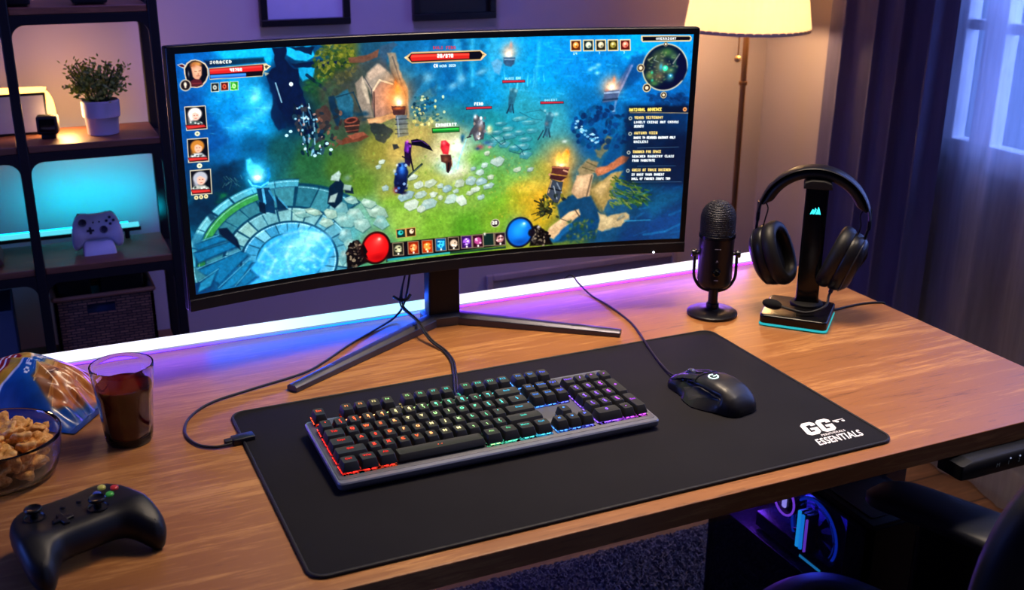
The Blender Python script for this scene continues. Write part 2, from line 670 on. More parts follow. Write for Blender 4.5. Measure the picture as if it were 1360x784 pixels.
# ------------------------------------------------------------------ curtains
def cloth(name, c, sheer=0.0):
    t = NT(name)
    wv = t.n('ShaderNodeTexWave', wave_type='BANDS', bands_direction='Z')
    wv.inputs['Scale'].default_value = 260
    t.l(t.coords(), wv.inputs['Vector'])
    n = t.noise(t.coords((1, 1, .1)), 60, 3)
    col = t.mix(n, c, '#%02x%02x%02x' % tuple(int(int(c[i:i + 2], 16) * .75) for i in (1, 3, 5)))
    if sheer:
        d = t.n('ShaderNodeBsdfDiffuse')
        tr = t.n('ShaderNodeBsdfTranslucent')
        tp = t.n('ShaderNodeBsdfTransparent')
        t.l(col, d.inputs[0])
        t.l(col, tr.inputs[0])
        m1 = t.n('ShaderNodeMixShader')
        m1.inputs[0].default_value = .55
        t.l(d.outputs[0], m1.inputs[1])
        t.l(tr.outputs[0], m1.inputs[2])
        m2 = t.n('ShaderNodeMixShader')
        m2.inputs[0].default_value = sheer
        t.l(m1.outputs[0], m2.inputs[1])
        t.l(tp.outputs[0], m2.inputs[2])
        t.l(m2.outputs[0], t.out.inputs[0])
    else:
        b = t.bsdf(c, .8)
        b.inputs['Sheen Weight'].default_value = .3
        t.l(col, b.inputs['Base Color'])
        t.bump(b, wv.outputs['Fac'], .2, .0006)
    return t.m


def curtain(name, label, ya, yb, x, z1, z0, folds, depth, m, seed, group=None):
    r = random.Random(seed)
    ph = [r.uniform(0, 6) for _ in range(6)]

    def fn(u, v):
        z = z1 + (z0 - z1) * v
        loose = .75 + .35 * v
        a = u * folds * 2 * PI + .5 * math.sin(u * 7 + ph[0]) + .12 * math.sin(v * 3 + ph[1])
        w = math.sin(a) + .35 * math.sin(2 * a + ph[2] + v) + .2 * math.sin(a * .5 + ph[3])
        return (x + depth * loose * w * .7, ya + (yb - ya) * u + .012 * math.sin(a + 1.2) + .006 * math.sin(4 * v + ph[4]), z)
    o = G().grid(int(folds * 26), 40, fn).build(name, m, smooth=180)
    return tag(o, label, 'curtain', group)


DRAPE = cloth('drape_cloth', '#6b6488')
SHEER = cloth('sheer_cloth', '#d5d8ee', .45)
rail = thing('curtain_rail', 'black curtain rail above the window, carrying the drape and the sheer', 'curtain rail', (WX, 0, 2.38))
g = G().tube([(-.07, -1.0, 0), (-.07, 1.62, 0)], .012, 12)
g.build('rod', SHELFBLACK, rail)
for y in (-.9, .4, 1.58):
    G().tube([(-.07, y, 0), (0, y, 0)], .008, 8).build('bracket', SHELFBLACK, rail)
curtain('drape_curtain', 'dark slate-violet pleated drape hanging between the lamp and the sheer curtain', 1.495, 1.03, WX - .085, 2.36, .012, 4.2, .034, DRAPE, 3)
curtain('sheer_curtain', 'pale blue see-through sheer curtain hanging in front of the window', 1.065, -.55, WX - .055, 2.36, .01, 7.5, .020, SHEER, 5)

# ------------------------------------------------------------------ rug
t = NT('shag')
b = t.bsdf('#4a4763', .95)
n = t.noise(t.coords(), 190, 4, .7)
t.l(t.ramp(n, [(.3, '#2c2a38'), (.55, '#565262'), (.75, '#827e8c')]), b.inputs['Base Color'])
b.inputs['Sheen Weight'].default_value = .5
g = G()
rx0, rx1, ry0, ry1 = -.55, 1.42, -1.15, .915
r_ = random.Random(2)


def pile(u, v):
    e = min(u, 1 - u, v, 1 - v)
    h = .024 * min(1, e * 40) + (r_.uniform(0, .011) if e > 0 else 0)
    return (rx0 + (rx1 - rx0) * u + r_.uniform(-.002, .002), ry0 + (ry1 - ry0) * v + r_.uniform(-.002, .002), .002 + h)


tag(g.grid(480, 480, pile).build('shag_rug', t.m, smooth=0), 'thick grey-violet shag rug on the floor beneath the desk', 'rug')

# ------------------------------------------------------------------ floor lamp
BRASS = mat('brass', '#a97a45', .35, .9)
lamp = thing('floor_lamp', 'brass floor lamp with a glowing pleated cream shade in the room corner', 'lamp', (1.745, 1.6, 0))
G().cyl(.13, 0, .02, 40, .006).cyl(.05, .02, .035, 24, .006).build('base', BRASS, lamp)
G().cyl(.009, .03, DT + .78, 16).build('pole', BRASS, lamp)
G().cyl(.013, DT + .255, DT + .268, 16, .003).build('joint', BRASS, lamp)
t = NT('lampshade_cloth')
d, tr, m1 = t.n('ShaderNodeBsdfDiffuse'), t.n('ShaderNodeBsdfTranslucent'), t.n('ShaderNodeMixShader')
for x in (d, tr):
    x.inputs[0].default_value = rgb('#ecd6be')
m1.inputs[0].default_value = .42
t.l(d.outputs[0], m1.inputs[1])
t.l(tr.outputs[0], m1.inputs[2])
e = t.n('ShaderNodeEmission')
e.inputs[0].default_value = rgb('#ffd7a4')
e.inputs[1].default_value = .14
ad = t.n('ShaderNodeAddShader')
t.l(m1.outputs[0], ad.inputs[0])
t.l(e.outputs[0], ad.inputs[1])
t.l(ad.outputs[0], t.out.inputs[0])
zs = DT + .418
sh = G().lathe([(.179, zs), (.181, zs + .004), (.172, zs + .06), (.158, zs + .15), (.142, zs + .25), (.140, zs + .255)], 144, cap0=False, cap1=False,
               wob=lambda a, r, z: .0022 * math.cos(a * 48)).build('lamp_shade', t.m, lamp, smooth=60)
G().lathe([(.180, zs), (.182, zs - .003), (.182, zs + .006), (.180, zs + .007)], 96, cap0=False, cap1=False).build('trim_band', mat('shade_band', '#c9a592', .7), sh)
G().ball((0, 0, zs + .13), .03, .03, .04).build('bulb', emit('warm_bulb', '#ffcf8f', 9), lamp)
ch = G().tube([(-.046, -.03, zs + .06), (-.047, -.03, DT + .345)], .0022, 8)
ch = ch.build('pull_chain', BRASS, lamp)
G().ball((-.047, -.03, DT + .338), .010).build('chain_ball', mat('ball_brass', '#e0bd7d', .3, .6), ch)

# ------------------------------------------------------------------ framed pictures on the back wall
FRAMEBLACK = mat('frame_black', '#0b0a10', .4)


def picture(x0, x1, zb, h, label, art, mount):
    w = x1 - x0
    o = thing('framed_picture', label, 'picture', ((x0 + x1) / 2, WY, zb), group='black framed pictures on the back wall')
    g = G()
    q = .019
    for (a, b, c, d) in ((-w / 2, w / 2, 0, q), (-w / 2, w / 2, h - q, h), (-w / 2, -w / 2 + q, q, h - q), (w / 2 - q, w / 2, q, h - q)):
        g.box(a, b, -.024, -.001, c, d)
    g.build('frame', FRAMEBLACK, o, bevel=.002)
    if mount:
        G().box(-w / 2 + q, w / 2 - q, -.010, -.006, q, h - q).build('mount_board', mat('mount_board', '#b9b2c6', .8), o)
    m = mount
    s = Sheet(64, 80, art[0])
    art[1](s)
    sheet_mesh('print', 64, 80, lambda u, v: np.stack([-w / 2 + q + m + u * (w - 2 * q - 2 * m), np.full_like(u, -.0112), h - q - m - v * (h - 2 * q - 2 * m * 1.25)], 1),
               painted('print_ink_' + ('a' if mount else 'b'), .5), o)


def art_a(s):
    s.mottle(.5, 20, 4)
    s.poly('#7a2a36', [(34, 80), (38, 66), (50, 62), (64, 64), (64, 80)], 2)
    s.poly('#3f73c8', [(0, 80), (0, 66), (20, 70), (34, 80)], 3)
    s.poly('#c07a50', [(0, 30), (25, 10), (64, 25), (64, 40), (20, 45)], 8)
    s.mottle(.3, 6, 9)


def art_b(s):
    s.mottle(.6, 16, 2)
    s.blob('#5b93d8', 60, 66, 9, 16)
    s.blob('#8a5a52', 8, 66, 10, 9)
    s.blob('#caa070', 30, 25, 16, 12)
    s.mottle(.5, 6, 3)


picture(.387, .632, DT + .449, .32, 'black framed picture with a wide pale mount, left of the two on the wall', ('#26386f', art_a), .044)
picture(.815, 1.066, DT + .449, .30, 'black framed dark picture without a mount, right of the two on the wall', ('#1d2a44', art_b), 0)

# ------------------------------------------------------------------ shelving unit with its contents
SX0, SX1, SY0, SY1 = -.56, .085, 1.55, 1.77
LEV = [DT - .315, DT - .045, DT + .243, DT + .545]     # board tops
shelf = thing('shelving_unit', 'black metal shelving unit with brown wooden boards standing left of the monitor', 'shelf', (0, 0, 0))
TOPZ = DT + .98
for px in (SX0, -.247, SX1 - .022):
    for py in (SY0, SY1 - .02):
        G().box(px, px + .022, py, py + .02, 0, TOPZ).build('post', SHELFBLACK, shelf, bevel=.003)
for z in [.12] + LEV:
    for a, b in ((SX0 + .022, -.247), (-.225, SX1 - .022)):
        G().box(a, b, SY0 + .004, SY1 - .004, z - .016, z).build('board', SHELFWOOD, shelf, bevel=.002)
    g = G()
    for py in (SY0 + .002, SY1 - .018):
        for a, b in ((SX0 + .022, -.247), (-.225, SX1 - .022)):
            g.box(a, b, py, py + .016, z - .037, z - .016)
            for px, sg in ((a, 1), (b, -1)):       # rounded gussets in the corners
                arc = [(px, z - .037), (px, z - .067)] + [(px + sg * .03 * (1 - math.cos(k * PI / 12)), z - .067 + .03 * math.sin(k * PI / 12)) for k in range(1, 6)] + [(px + sg * .03, z - .037)]
                if sg < 0:
                    arc = arc[::-1]
                g.loft([[(q[0], py, q[1]) for q in arc], [(q[0], py + .016, q[1]) for q in arc]])
    for px in (SX0 + .004, SX1 - .02):
        g.box(px, px + .016, SY0 + .02, SY1 - .02, z - .037, z - .016)
    g.build('rail', SHELFBLACK, shelf)
G().box(SX0 + .003, SX1 - .003, SY0 + .002, SY0 + .018, TOPZ - .02, TOPZ).box(SX0 + .003, SX1 - .003, SY1 - .018, SY1 - .002, TOPZ - .02, TOPZ).build('top_rail', SHELFBLACK, shelf)

# --- middle board: potted plant, framed panel, glowing lamp, small clock
z = LEV[2]
pot = thing('potted_plant', 'small bushy green plant in a pale ribbed pot on the wooden shelf', 'plant', (-.054, 1.645, z), 0, None, 1.27)
G().lathe([(.026, 0), (.028, .002), (.030, .03), (.0335, .034), (.034, .062), (.0315, .064), (.031, .058), (.03, .05)], 32, cap1=True).build('pot', mat('pale_ceramic', '#b3aab8', .5), pot)
G().cyl(.0305, .048, .054, 24).build('soil', mat('soil', '#20160f', .9), pot)
r = random.Random(11)
gs, gl = G(), G()
for k in range(330):
    a, b = r.uniform(0, 2 * PI), r.uniform(.15, 1) ** .6
    d = Vector((math.cos(a) * b, math.sin(a) * b, r.uniform(.35, 1.15)))
    tip = Vector((0, 0, .055)) + Vector((d.x * .058, d.y * .058, d.z * .062 + .004))
    base = Vector((d.x * .012, d.y * .012, .05))
    if k < 60:
        gs.tube([base, base.lerp(tip, .5) + Vector((0, 0, .006)), tip], .0008, 4)
    for j in range(3):
        c = base.lerp(tip, r.uniform(.5, 1.05)) + Vector((r.uniform(-.006, .006), r.uniform(-.006, .006), r.uniform(-.004, .006)))
        n = Vector((r.uniform(-1, 1), r.uniform(-1, 1), r.uniform(-.2, 1))).normalized()
        s = n.orthogonal().normalized()
        L, w = r.uniform(.007, .013), r.uniform(.0018, .0034)
        gl.cur = r.choice((0, 0, 1))
        gl.add([c, c + n * L * .5 + s * w, c + n * L, c + n * L * .5 - s * w], [(0, 1, 2, 3)])
gs.build('stems', mat('stem_green', '#3a4a22', .7), pot)
gl.build('leaves', [mat('leaf_green', '#5c7426', .6), mat('leaf_light', '#8c9a38', .6)], pot, smooth=0)

pan = thing('leaning_picture', 'pale grey panel in a thin dark frame leaning in front of the glowing lamp', 'picture frame', (-.30, 1.70, z))
M = T(rx=-.10)
G().rbox(.262, .010, 0, .096, .004, .002, M=M).build('frame', FRAMEBLACK, pan)
g = G().box(-.125, .125, -.0062, -.005, .006, .090, M)
g.build('face', mat('panel_grey', '#a7a3b8', .6), pan)

tl = thing('tube_lamp', 'warm white glowing rounded tube lamp behind the pale panel', 'lamp', (-.29, 1.74, z))
pts = [(-.17, 0, .01), (-.17, 0, .07), (-.165, 0, .088), (-.145, 0, .096), (.098, 0, .096), (.117, 0, .090), (.127, 0, .074), (.131, 0, .05), (.132, 0, .018)]
G().tube(spline(pts, 5), .009, 12).build('tube', emit('warm_tube', '#ffb85a', 5.0), tl)
G().rbox(.30, .03, 0, .012, .006, .003, M=T(-.03, 0, 0)).build('base', BLACK, tl)

ck = thing('desk_clock', 'little black cube clock on a foot in front of the pale panel', 'clock', (-.174, 1.640, z), -.15, None, 1.15)
G().rbox(.040, .034, .010, .046, .005, .004).build('case', MATTE, ck)
G().rbox(.028, .028, 0, .010, .004, .002).build('foot', BLACK, ck)
G().rbox(.030, .001, .016, .041, .002, .0004, M=T(0, -.0172, 0)).build('face', GLOSS, ck)

# --- lower board: cyan light bar, white controller on a stand, leaning book
z = LEV[1]
lb = thing('light_bar', 'bright cyan light bar lying along the back of the shelf behind the white controller', 'light', (-.14, 1.738, z))
G().tube([(-.40, 0, .034), (-.30, 0, .034), (-.1, 0, .034), (.150, 0, .034)], .0065, 12).build('tube', emit('cyan_tube', '#60e8ff', .95), lb)
G().box(-.40, .125, .0055, .0085, .036, .041).build('colour_strip', emit('cyan_strip', '#00a0e0', 10), lb)
G().rbox(.57, .016, .018, .028, .003, .002, M=T(-.13, .004, 0)).build('holder', BLACK, lb)
for x in (-.38, -.1, .12):
    G().rbox(.012, .016, 0, .019, .003, .002, M=T(x, .004, 0)).build('foot', BLACK, lb)
bk = thing('leaning_picture', 'dark wooden picture frame leaning sideways at the left end of the cyan-lit shelf', 'picture frame', (-.315, 1.66, z))
M = T(.0, 0, 0, ry=-.42)
G().rbox(.016, .12, .006, .20, .003, .002, M=M).build('frame', mat('brown_frame', '#5b3a34', .6), bk)
G().rbox(.002, .10, .02, .19, .002, .0005, M=M @ T(-.009, 0, 0)).build('backing', mat('frame_backing', '#2c3a48', .7), bk)

# ------------------------------------------------------------------ game controllers
def game_controller(label, loc, rot, scale, shell_m, dark_m, faces, group=None):
    root = thing('game_controller', label, 'game controller', loc, 0, group, scale)
    root.rotation_euler = rot
    half = [(0, .050), (.022, .051), (.040, .053), (.056, .047), (.068, .031), (.0755, .006), (.0795, -.022), (.0795, -.048), (.072, -.0625),
            (.061, -.064), (.052, -.056), (.0445, -.045), (.036, -.0365), (.024, -.0335), (0, -.0335)]
    ctrl = half + [(-x, y) for x, y in half[-2:0:-1]]
    sp = [(p.x, p.y) for p in spline([(x, y, 0) for x, y in ctrl + ctrl[:1]], 5)[:-1]][::-1]

    def drop(x, y, z):
        g = max(0.0, -y - .016) / .047
        fall = -.020 * g ** 1.25 + (.004 if z > .012 else 0) * math.exp(-((abs(x) - .058) / .016) ** 2) * math.exp(-((y + .03) / .03) ** 2)
        return fall + (-.002 * g if z < -.004 else 0)
    prof = [(.017, -.0215), (.0115, -.0205), (.006, -.017), (.002, -.010), (.0003, -.003), (0, .002), (.0010, .0080), (.0028, .0120), (.0052, .0144), (.0080, .0156), (.0112, .016)]
    G().pillow(sp, prof, drop, fill=.007).build('shell', shell_m, root, smooth=60)
    top = .016

    def stick(x, y):
        s = G().lathe([(.0125, top - .002), (.0125, top + .0012), (.0112, top + .0012), (.0098, top - .0005), (.004, top)], 32, T(x, y, 0)).build('stick_well', dark_m, root)
        G().lathe([(.0046, top - .001), (.0042, top + .006), (.0068, top + .0085), (.0094, top + .0095), (.0098, top + .012), (.0088, top + .0132), (.0062, top + .0118), (.001, top + .0114)], 32, T(x, y, 0)).build('thumbstick', dark_m, s)
    stick(-.0420, .0215)
    stick(.0205, -.0060)
    cr = [(.0035, .0035), (.0035, .0115), (-.0035, .0115), (-.0035, .0035), (-.0115, .0035), (-.0115, -.0035), (-.0035, -.0035), (-.0035, -.0115), (.0035, -.0115),
          (.0035, -.0035), (.0115, -.0035), (.0115, .0035)]
    G().prism(cr, top - .001, top + .003, T(-.0205, -.006, 0)).build('directional_pad', dark_m, root, bevel=.0008)
    for (dx, dy), (m, ch) in zip(((0, -.0108), (.0108, 0), (-.0108, 0), (0, .0108)), faces):
        g = G().lathe([(.0046, top - .001), (.0047, top + .0022), (.0036, top + .0034), (.001, top + .0038)], 20, T(.0430 + dx, .0215 + dy, 0))
        g.build('face_button', m, root)
    for x in (-.0095, .0095):
        G().cyl(.0030, top - .001, top + .0014, 16, .0005, T(x, .0200, 0)).build('menu_button', dark_m, root)
    for s in (-1, 1):
        g = G()
        path = [(s * .020, .044, .004), (s * .036, .048, .004), (s * .051, .045, .002), (s * .060, .036, -.001)]
        g.tube(spline(path, 4), [.006] * 13, 10, flat=.85)
        g.build('bumper', dark_m, root)
        G().loft([rrect(.024, .008, .003, 3, z, s * .043, .0465 + q) for z, q in ((-.003, 0), (-.012, .004), (-.020, .005), (-.028, .001))]).build('trigger', dark_m, root)
    return root


def button_mat(n, c):
    return mat(n, c, .3, 0, **{'Emission Color': rgb(c), 'Emission Strength': .12})


DARKPAD = mat('controller_black', '#0d0d11', .46, grain=.10, gscale=900)
STICKB = mat('stick_black', '#08080b', .3)
BA, BB, BX, BY = button_mat('green_button', '#3f9a3a'), button_mat('red_button', '#b03030'), button_mat('blue_button', '#2c3f9a'), button_mat('yellow_button', '#a8a04a')
CTRL = game_controller('black game controller lying on the desk in front of the snack bowl', (-.240, .182, DT + .0390), (0, 0, math.radians(20)), 1.07, DARKPAD, STICKB,
                       ((BA, 'A'), (BB, 'B'), (BX, 'X'), (BY, 'Y')))
WHITEPAD = mat('controller_white', '#c3bfd0', .4)
DARKB = mat('pad_dark', '#1b1c30', .5)
zc = LEV[1]
st = thing('controller_stand', 'white wedge stand holding the white controller on the cyan-lit shelf', 'stand', (-.0965, 1.640, zc))
G().loft([rrect(.076, .05, .006, 4, 0), rrect(.074, .046, .006, 4, .012, 0, 0), rrect(.066, .016, .006, 4, .030, 0, .008), rrect(.056, .010, .004, 4, .036, 0, .011)]).build('wedge', WHITEPAD, st, smooth=50)
G().rbox(.060, .006, .030, .052, .003, .002, M=T(0, .022, 0)).build('back_rest', WHITEPAD, st)
game_controller('white game controller propped upright on the white stand', (-.0965, 1.647, zc + .058), (math.radians(72), 0, 0), .74, WHITEPAD, DARKB,
                ((DARKB, ''),) * 4)

# ------------------------------------------------------------------ bottom of the shelf
z = LEV[0]
t = NT('wicker')
b = t.bsdf('#6b4538', .75)
v = t.coords((1, 1, 1))
w1 = t.n('ShaderNodeTexBrick')
w1.inputs['Color1'].default_value = rgb('#8a5f4c')
w1.inputs['Color2'].default_value = rgb('#5b392e')
w1.inputs['Mortar'].default_value = rgb('#1c0f0d')
w1.inputs['Scale'].default_value = 1
w1.inputs['Brick Width'].default_value = .022
w1.inputs['Row Height'].default_value = .007
w1.inputs['Mortar Size'].default_value = .0014
t.l(t.coords((1, 1, 1), rot=(PI / 2, 0, 0)), w1.inputs['Vector'])
t.l(t.mix(t.math('MULTIPLY', t.noise(v, 40, 3), .6), w1.outputs[0], '#2c1a16'), b.inputs['Base Color'])
t.bump(b, w1.outputs['Fac'], .6, .002)
WICKER = t.m
bx0, bx1, by0, by1, bh, th = -.217, .012, 1.575, 1.755, .182, .008
bas = thing('wicker_basket', 'brown wicker basket with a handle hole on the lower shelf', 'basket', (0, 0, z))
g = G()
hx0, hx1, hz0, hz1 = -.145, -.080, .136, .162
g.box(bx0, bx1, by0, by0 + th, 0, hz0).box(bx0, bx1, by0, by0 + th, hz1, bh).box(bx0, hx0, by0, by0 + th, hz0, hz1).box(hx1, bx1, by0, by0 + th, hz0, hz1)
g.box(bx0, bx1, by1 - th, by1, 0, bh).box(bx0, bx0 + th, by0, by1, 0, bh).box(bx1 - th, bx1, by0, by1, 0, bh).box(bx0, bx1, by0, by1, 0, th)
g.build('body', WICKER, bas)
rim = [(bx0, by0, bh), (bx1, by0, bh), (bx1, by1, bh), (bx0, by1, bh), (bx0, by0, bh)]
g = G()
for a, b2 in zip(rim[:-1], rim[1:]):
    g.tube([a, b2], .006, 8)
g.build('rim', mat('wicker_rim', '#7a5244', .7), bas)
cl = G().rbox(.20, .15, 0, .150, .03, .02, M=T(-.103, 1.665, z + th + .002)).build('storage_box', mat('navy_box', '#2c3350', .7, grain=.3))
tag(cl, 'dark blue box inside the wicker basket, showing through its handle hole', 'box')
for (x, w, h, lab) in ((-.165, .075, .115, 'black box stacked in the left of the wicker basket'), (-.055, .10, .105, 'black box stacked in the right of the wicker basket')):
    o = G().rbox(w, .11, 0, h - .04, .006, .004, M=T(x, 1.68, z + th + .1525)).build('game_box', MATTE)
    tag(o, lab, 'box')
bn = G()
bn.box(-.50, -.275, 1.58, 1.585, 0, .17).box(-.50, -.275, 1.745, 1.75, 0, .17).box(-.50, -.495, 1.58, 1.75, 0, .17).box(-.28, -.275, 1.58, 1.75, 0, .17).box(-.50, -.275, 1.58, 1.75, 0, .004)
o = bn.build('storage_bin', mat('bin_blue', '#39475f', .7, grain=.3), bevel=.002)
o.location = (-.03, 0, z)
tag(o, 'dull blue storage bin on the lower shelf left of the wicker basket', 'storage bin')
# --- the top board: only the undersides of what stands there reach into the picture
z = LEV[3]
for x, w, h, lab in ((-.205, .055, .12, 'black speaker box on the top shelf, left one'), (-.055, .075, .10, 'black low box on the top shelf, right one')):
    o = thing('shelf_box', lab, 'box', (x, 1.61, z))
    G().rbox(w, .07, .004, h, .006, .004).build('case', MATTE, o)
    G().rbox(w * .8, .055, 0, .005, .004, .001).build('foot', BLACK, o)

# ------------------------------------------------------------------ the desk
DX0, DX1, DY0, DY1 = -.78, 1.311, -.029, .845
desk = thing('desk', 'brown wooden standing desk filling the foreground', 'desk', (0, 0, 0))
g = G().box(DX0, DX1, DY0, DY1, DT - .032, DT)
g.build('tabletop', DESKWOOD, desk, bevel=.0015)
for x in (-.52, 1.175):
    leg = G().rbox(.066, .08, .03, DT - .30, .004, .003, M=T(x, .29, 0)).build('leg', BLACK, desk)
    G().rbox(.054, .068, DT - .31, DT - .05, .004, .002, M=T(x, .29, 0)).build('inner_column', STEEL, leg)
    G().rbox(.07, .66, .003, .03, .01, .006, M=T(x, .40, 0)).build('foot', BLACK, leg)
    G().rbox(.075, .60, DT - .052, DT - .0325, .004, .003, M=T(x, .40, 0)).build('bracket', BLACK, leg)
G().rbox(1.64, .05, DT - .075, DT - .053, .004, .003, M=T(.33, .52, 0)).build('crossbar', BLACK, desk)
pan = G().loft([rrect(.282, .044, .004, 3, DT - .063, 1.150, -.03), rrect(.286, .050, .004, 3, DT - .059, 1.128, -.03),
                rrect(.286, .050, .004, 3, DT - .036, 1.128, -.03), rrect(.286, .048, .004, 3, DT - .0322, 1.150, -.028)]).build('control_panel', MATTE, desk)
g = G()
for k, s in enumerate(('M', '1', '2', '3')):
    g.text(s, .010, frame((1.060 + .022 * k, -.0555, DT - .048), (1, 0, 0), (0, 0, 1), (0, -1, 0)))
g.build('button_marks', emit('panel_marks', '#6a7488', .12), pan, smooth=0)
g = G()
for k in range(3):
    g.cyl(.0014, 0, .0008, 10, M=frame((1.085 + .02 * k, -.0550, DT - .041), (1, 0, 0), (0, 0, 1), (0, -1, 0)))
g.build('indicator_lights', emit('panel_dots', '#c8d4ff', .5), pan)

# ------------------------------------------------------------------ the light bar along the back edge
def bar_glow(name, stops, power):
    t = NT(name)
    e = t.n('ShaderNodeEmission')
    sx = t.n('ShaderNodeSeparateXYZ')
    t.l(t.coords(kind='Object'), sx.inputs[0])
    mr = t.n('ShaderNodeMapRange')
    mr.inputs[1].default_value, mr.inputs[2].default_value = -.55, 1.24
    t.l(sx.outputs[0], mr.inputs[0])
    t.l(t.ramp(mr.outputs[0], stops), e.inputs[0])
    e.inputs[1].default_value = power
    t.l(e.outputs[0], t.out.inputs[0])
    return t.m


TUBE = bar_glow('bar_diffuser', [(.0, '#f6f0ff'), (.22, '#efeaff'), (.36, '#dfe8ff'), (.46, '#b4ecff'), (.55, '#b0ecff'), (.575, '#f0eaff'), (.7, '#fff4ff'), (1, '#fff2ff')], 1.5)
STRIP = bar_glow('bar_colour', [(.0, '#7a3cff'), (.20, '#6430ff'), (.32, '#4a34ff'), (.42, '#1456ff'), (.53, '#0a64ff'), (.575, '#6430ff'), (.64, '#9030ff'), (1, '#a034ff')], 5.0)
bar = thing('led_light_bar', 'glowing light bar turning from violet through blue to pink along the desk back edge', 'light', (0, 0, DT))
G().tube([(-.55, .822, .0128), (1.235, .822, .0128)], .0098, 16).build('diffuser', TUBE, bar)
G().box(-.55, 1.235, .8085, .8105, .0006, .0040).box(-.55, 1.235, .8345, .8365, .0006, .0060).build('colour_strip', STRIP, bar)
G().rbox(1.80, .020, 0, .0032, .002, .001, M=T(.343, .823, 0)).build('channel', mat('bar_channel', '#9a98a8', .4, .6), bar)

# ------------------------------------------------------------------ desk mat
MX0, MX1, MY0, MY1, MT = 0.0, .9, 0.0, .498, .004
t = NT('mat_cloth')
b = t.bsdf('#100f14', .85, 0, **{'Specular IOR Level': .13})
n = t.noise(t.coords(), 900, 2)
t.bump(b, n, .35, .0006)
t.l(t.mix(t.noise(t.coords(), 9, 5), '#111015', '#1a191e'), b.inputs['Base Color'])
MATC = t.m
dm = thing('desk_mat', 'large black desk mat with a white printed logo under the keyboard and mouse', 'desk mat', (MX0, MY0, DT))
cx, cy = (MX0 + MX1) / 2, (MY0 + MY1) / 2
G().rbox(MX1, MY1, .0005, MT - .0006, .022, .001, 8, T(cx, cy, 0)).build('mat', MATC, dm)
edge = [(x, y, .0028) for x, y, _ in rrect(MX1 - .003, MY1 - .003, .021, 10, 0, cx, cy)]
G().tube(edge + edge[:1], .0025, 8).build('stitched_edge', mat('mat_edge', '#0e0d14', .6, grain=.5, gscale=1500), dm)
PRINT = mat('print_white', '#e4e4ea', .6)
g = G()
zt = MT - .0002


def flat(x, y, sx=1.0, sy=1.0, shear=0.0):
    return frame((x, y, zt), (sx, 0, 0), (shear, sy, 0), (0, 0, 1))


W_, H_, c_, t_ = .0262, .0385, .0058, .0088
letter_g = [(W_, H_ - .0125), (W_, H_ - c_), (W_ - c_, H_), (c_, H_), (0, H_ - c_), (0, c_), (c_, 0), (W_ - c_, 0), (W_, c_), (W_, .0205), (.0125, .0205), (.0125, .0140),
            (W_ - t_, .0140), (W_ - t_, t_), (t_, t_), (t_, H_ - t_), (W_ - t_, H_ - t_), (W_ - t_, H_ - .0125)][::-1]
for gx in (.7865, .8155):
    g.prism(letter_g, 0, .0001, flat(gx, .0622, 1, 1, .27))
g.text('ESSENTIALS', .0260, flat(.8255, .0390, .60, .98, .24), .0006, space=1.06)
g.text('PERIPHERALS', .0094, flat(.8275, .0560, .80, .85, .2), .0001, space=1.05)
# small key-like sign beside the letters
g.box(.854, .874, .0885, .0900, zt, zt + .0001)
g.box(.853, .8545, .0845, .0895, zt, zt + .0001)
g.cyl(.0035, zt, zt + .0001, 12, cx=.8585, cy=.0850)
g.cyl(.0028, zt, zt + .0001, 12, cx=.8700, cy=.0838)
g.build('printed_logo', PRINT, dm, smooth=0)

# ------------------------------------------------------------------ curved monitor
C_ = np.array([.4533, .7000, .3446 + DT])
YAW, TILT, ROLL, WA, HA, RC = -.0308, -.0139, .0058, .9327, .3941, 1.9906
mon = thing('curved_monitor', 'wide curved black monitor on a splayed metal stand showing a bright fantasy game', 'monitor', tuple(C_))
mon.rotation_euler = (Matrix.Rotation(YAW, 3, 'Z') @ Matrix.Rotation(-TILT, 3, 'X') @ Matrix.Rotation(ROLL, 3, 'Y')).to_euler()


def arc(s, z, back=0.0):
    """Point on the curved panel: s metres along the arc, z up, back metres behind the glass."""
    a = s / RC
    return ((RC + back) * math.sin(a), -RC * (1 - math.cos(a)) + back * math.cos(a), z)


ew, zt_, zb_ = WA / 2 + .012, HA / 2 + .0115, -HA / 2 - .0285


def slab(s0, s1, z0, z1, b0, b1, n=48, e=.0):
    rings = []
    for k in range(n + 1):
        s = s0 + (s1 - s0) * k / n
        rings.append([arc(s, z0, b0), arc(s, z1, b0), arc(s, z1, b1), arc(s, z0, b1)])
    return G().loft(rings)


BEZEL = mat('bezel_black', '#08080b', .35)
slab(-ew, ew, zb_, zt_, .0015, .022).build('housing', mat('housing_black', '#121218', .35), mon, bevel=.0035)
gB = slab(-ew + .0015, ew - .0015, HA / 2 - .0005, zt_ - .0015, -.0006, .003)
for part in (slab(-ew + .0015, -WA / 2 + .0005, -HA / 2, HA / 2, -.0006, .003, 2), slab(WA / 2 - .0005, ew - .0015, -HA / 2, HA / 2, -.0006, .003, 2),
             slab(-ew + .0015, ew - .0015, -HA / 2 - .0065, -HA / 2 + .0005, -.0006, .003)):
    gB.add(part.v, part.f)
gB.build('bezel', BEZEL, mon)
slab(-ew + .001, ew - .001, zb_ + .001, -HA / 2 - .0075, -.0025, .003).build('chin', mat('chin_black', '#15141a', .45, grain=.1), mon, bevel=.001)
slab(-ew + .0015, ew - .0015, -HA / 2 - .0075, -HA / 2 - .0066, -.0016, .003).build('chin_line', mat('chin_line', '#4a4750', .3, .6), mon)
g = G().ball(arc(.414, zb_ + .0035, -.003), .0018)
g.build('power_light', emit('power_white', '#e8ecff', 7), mon)
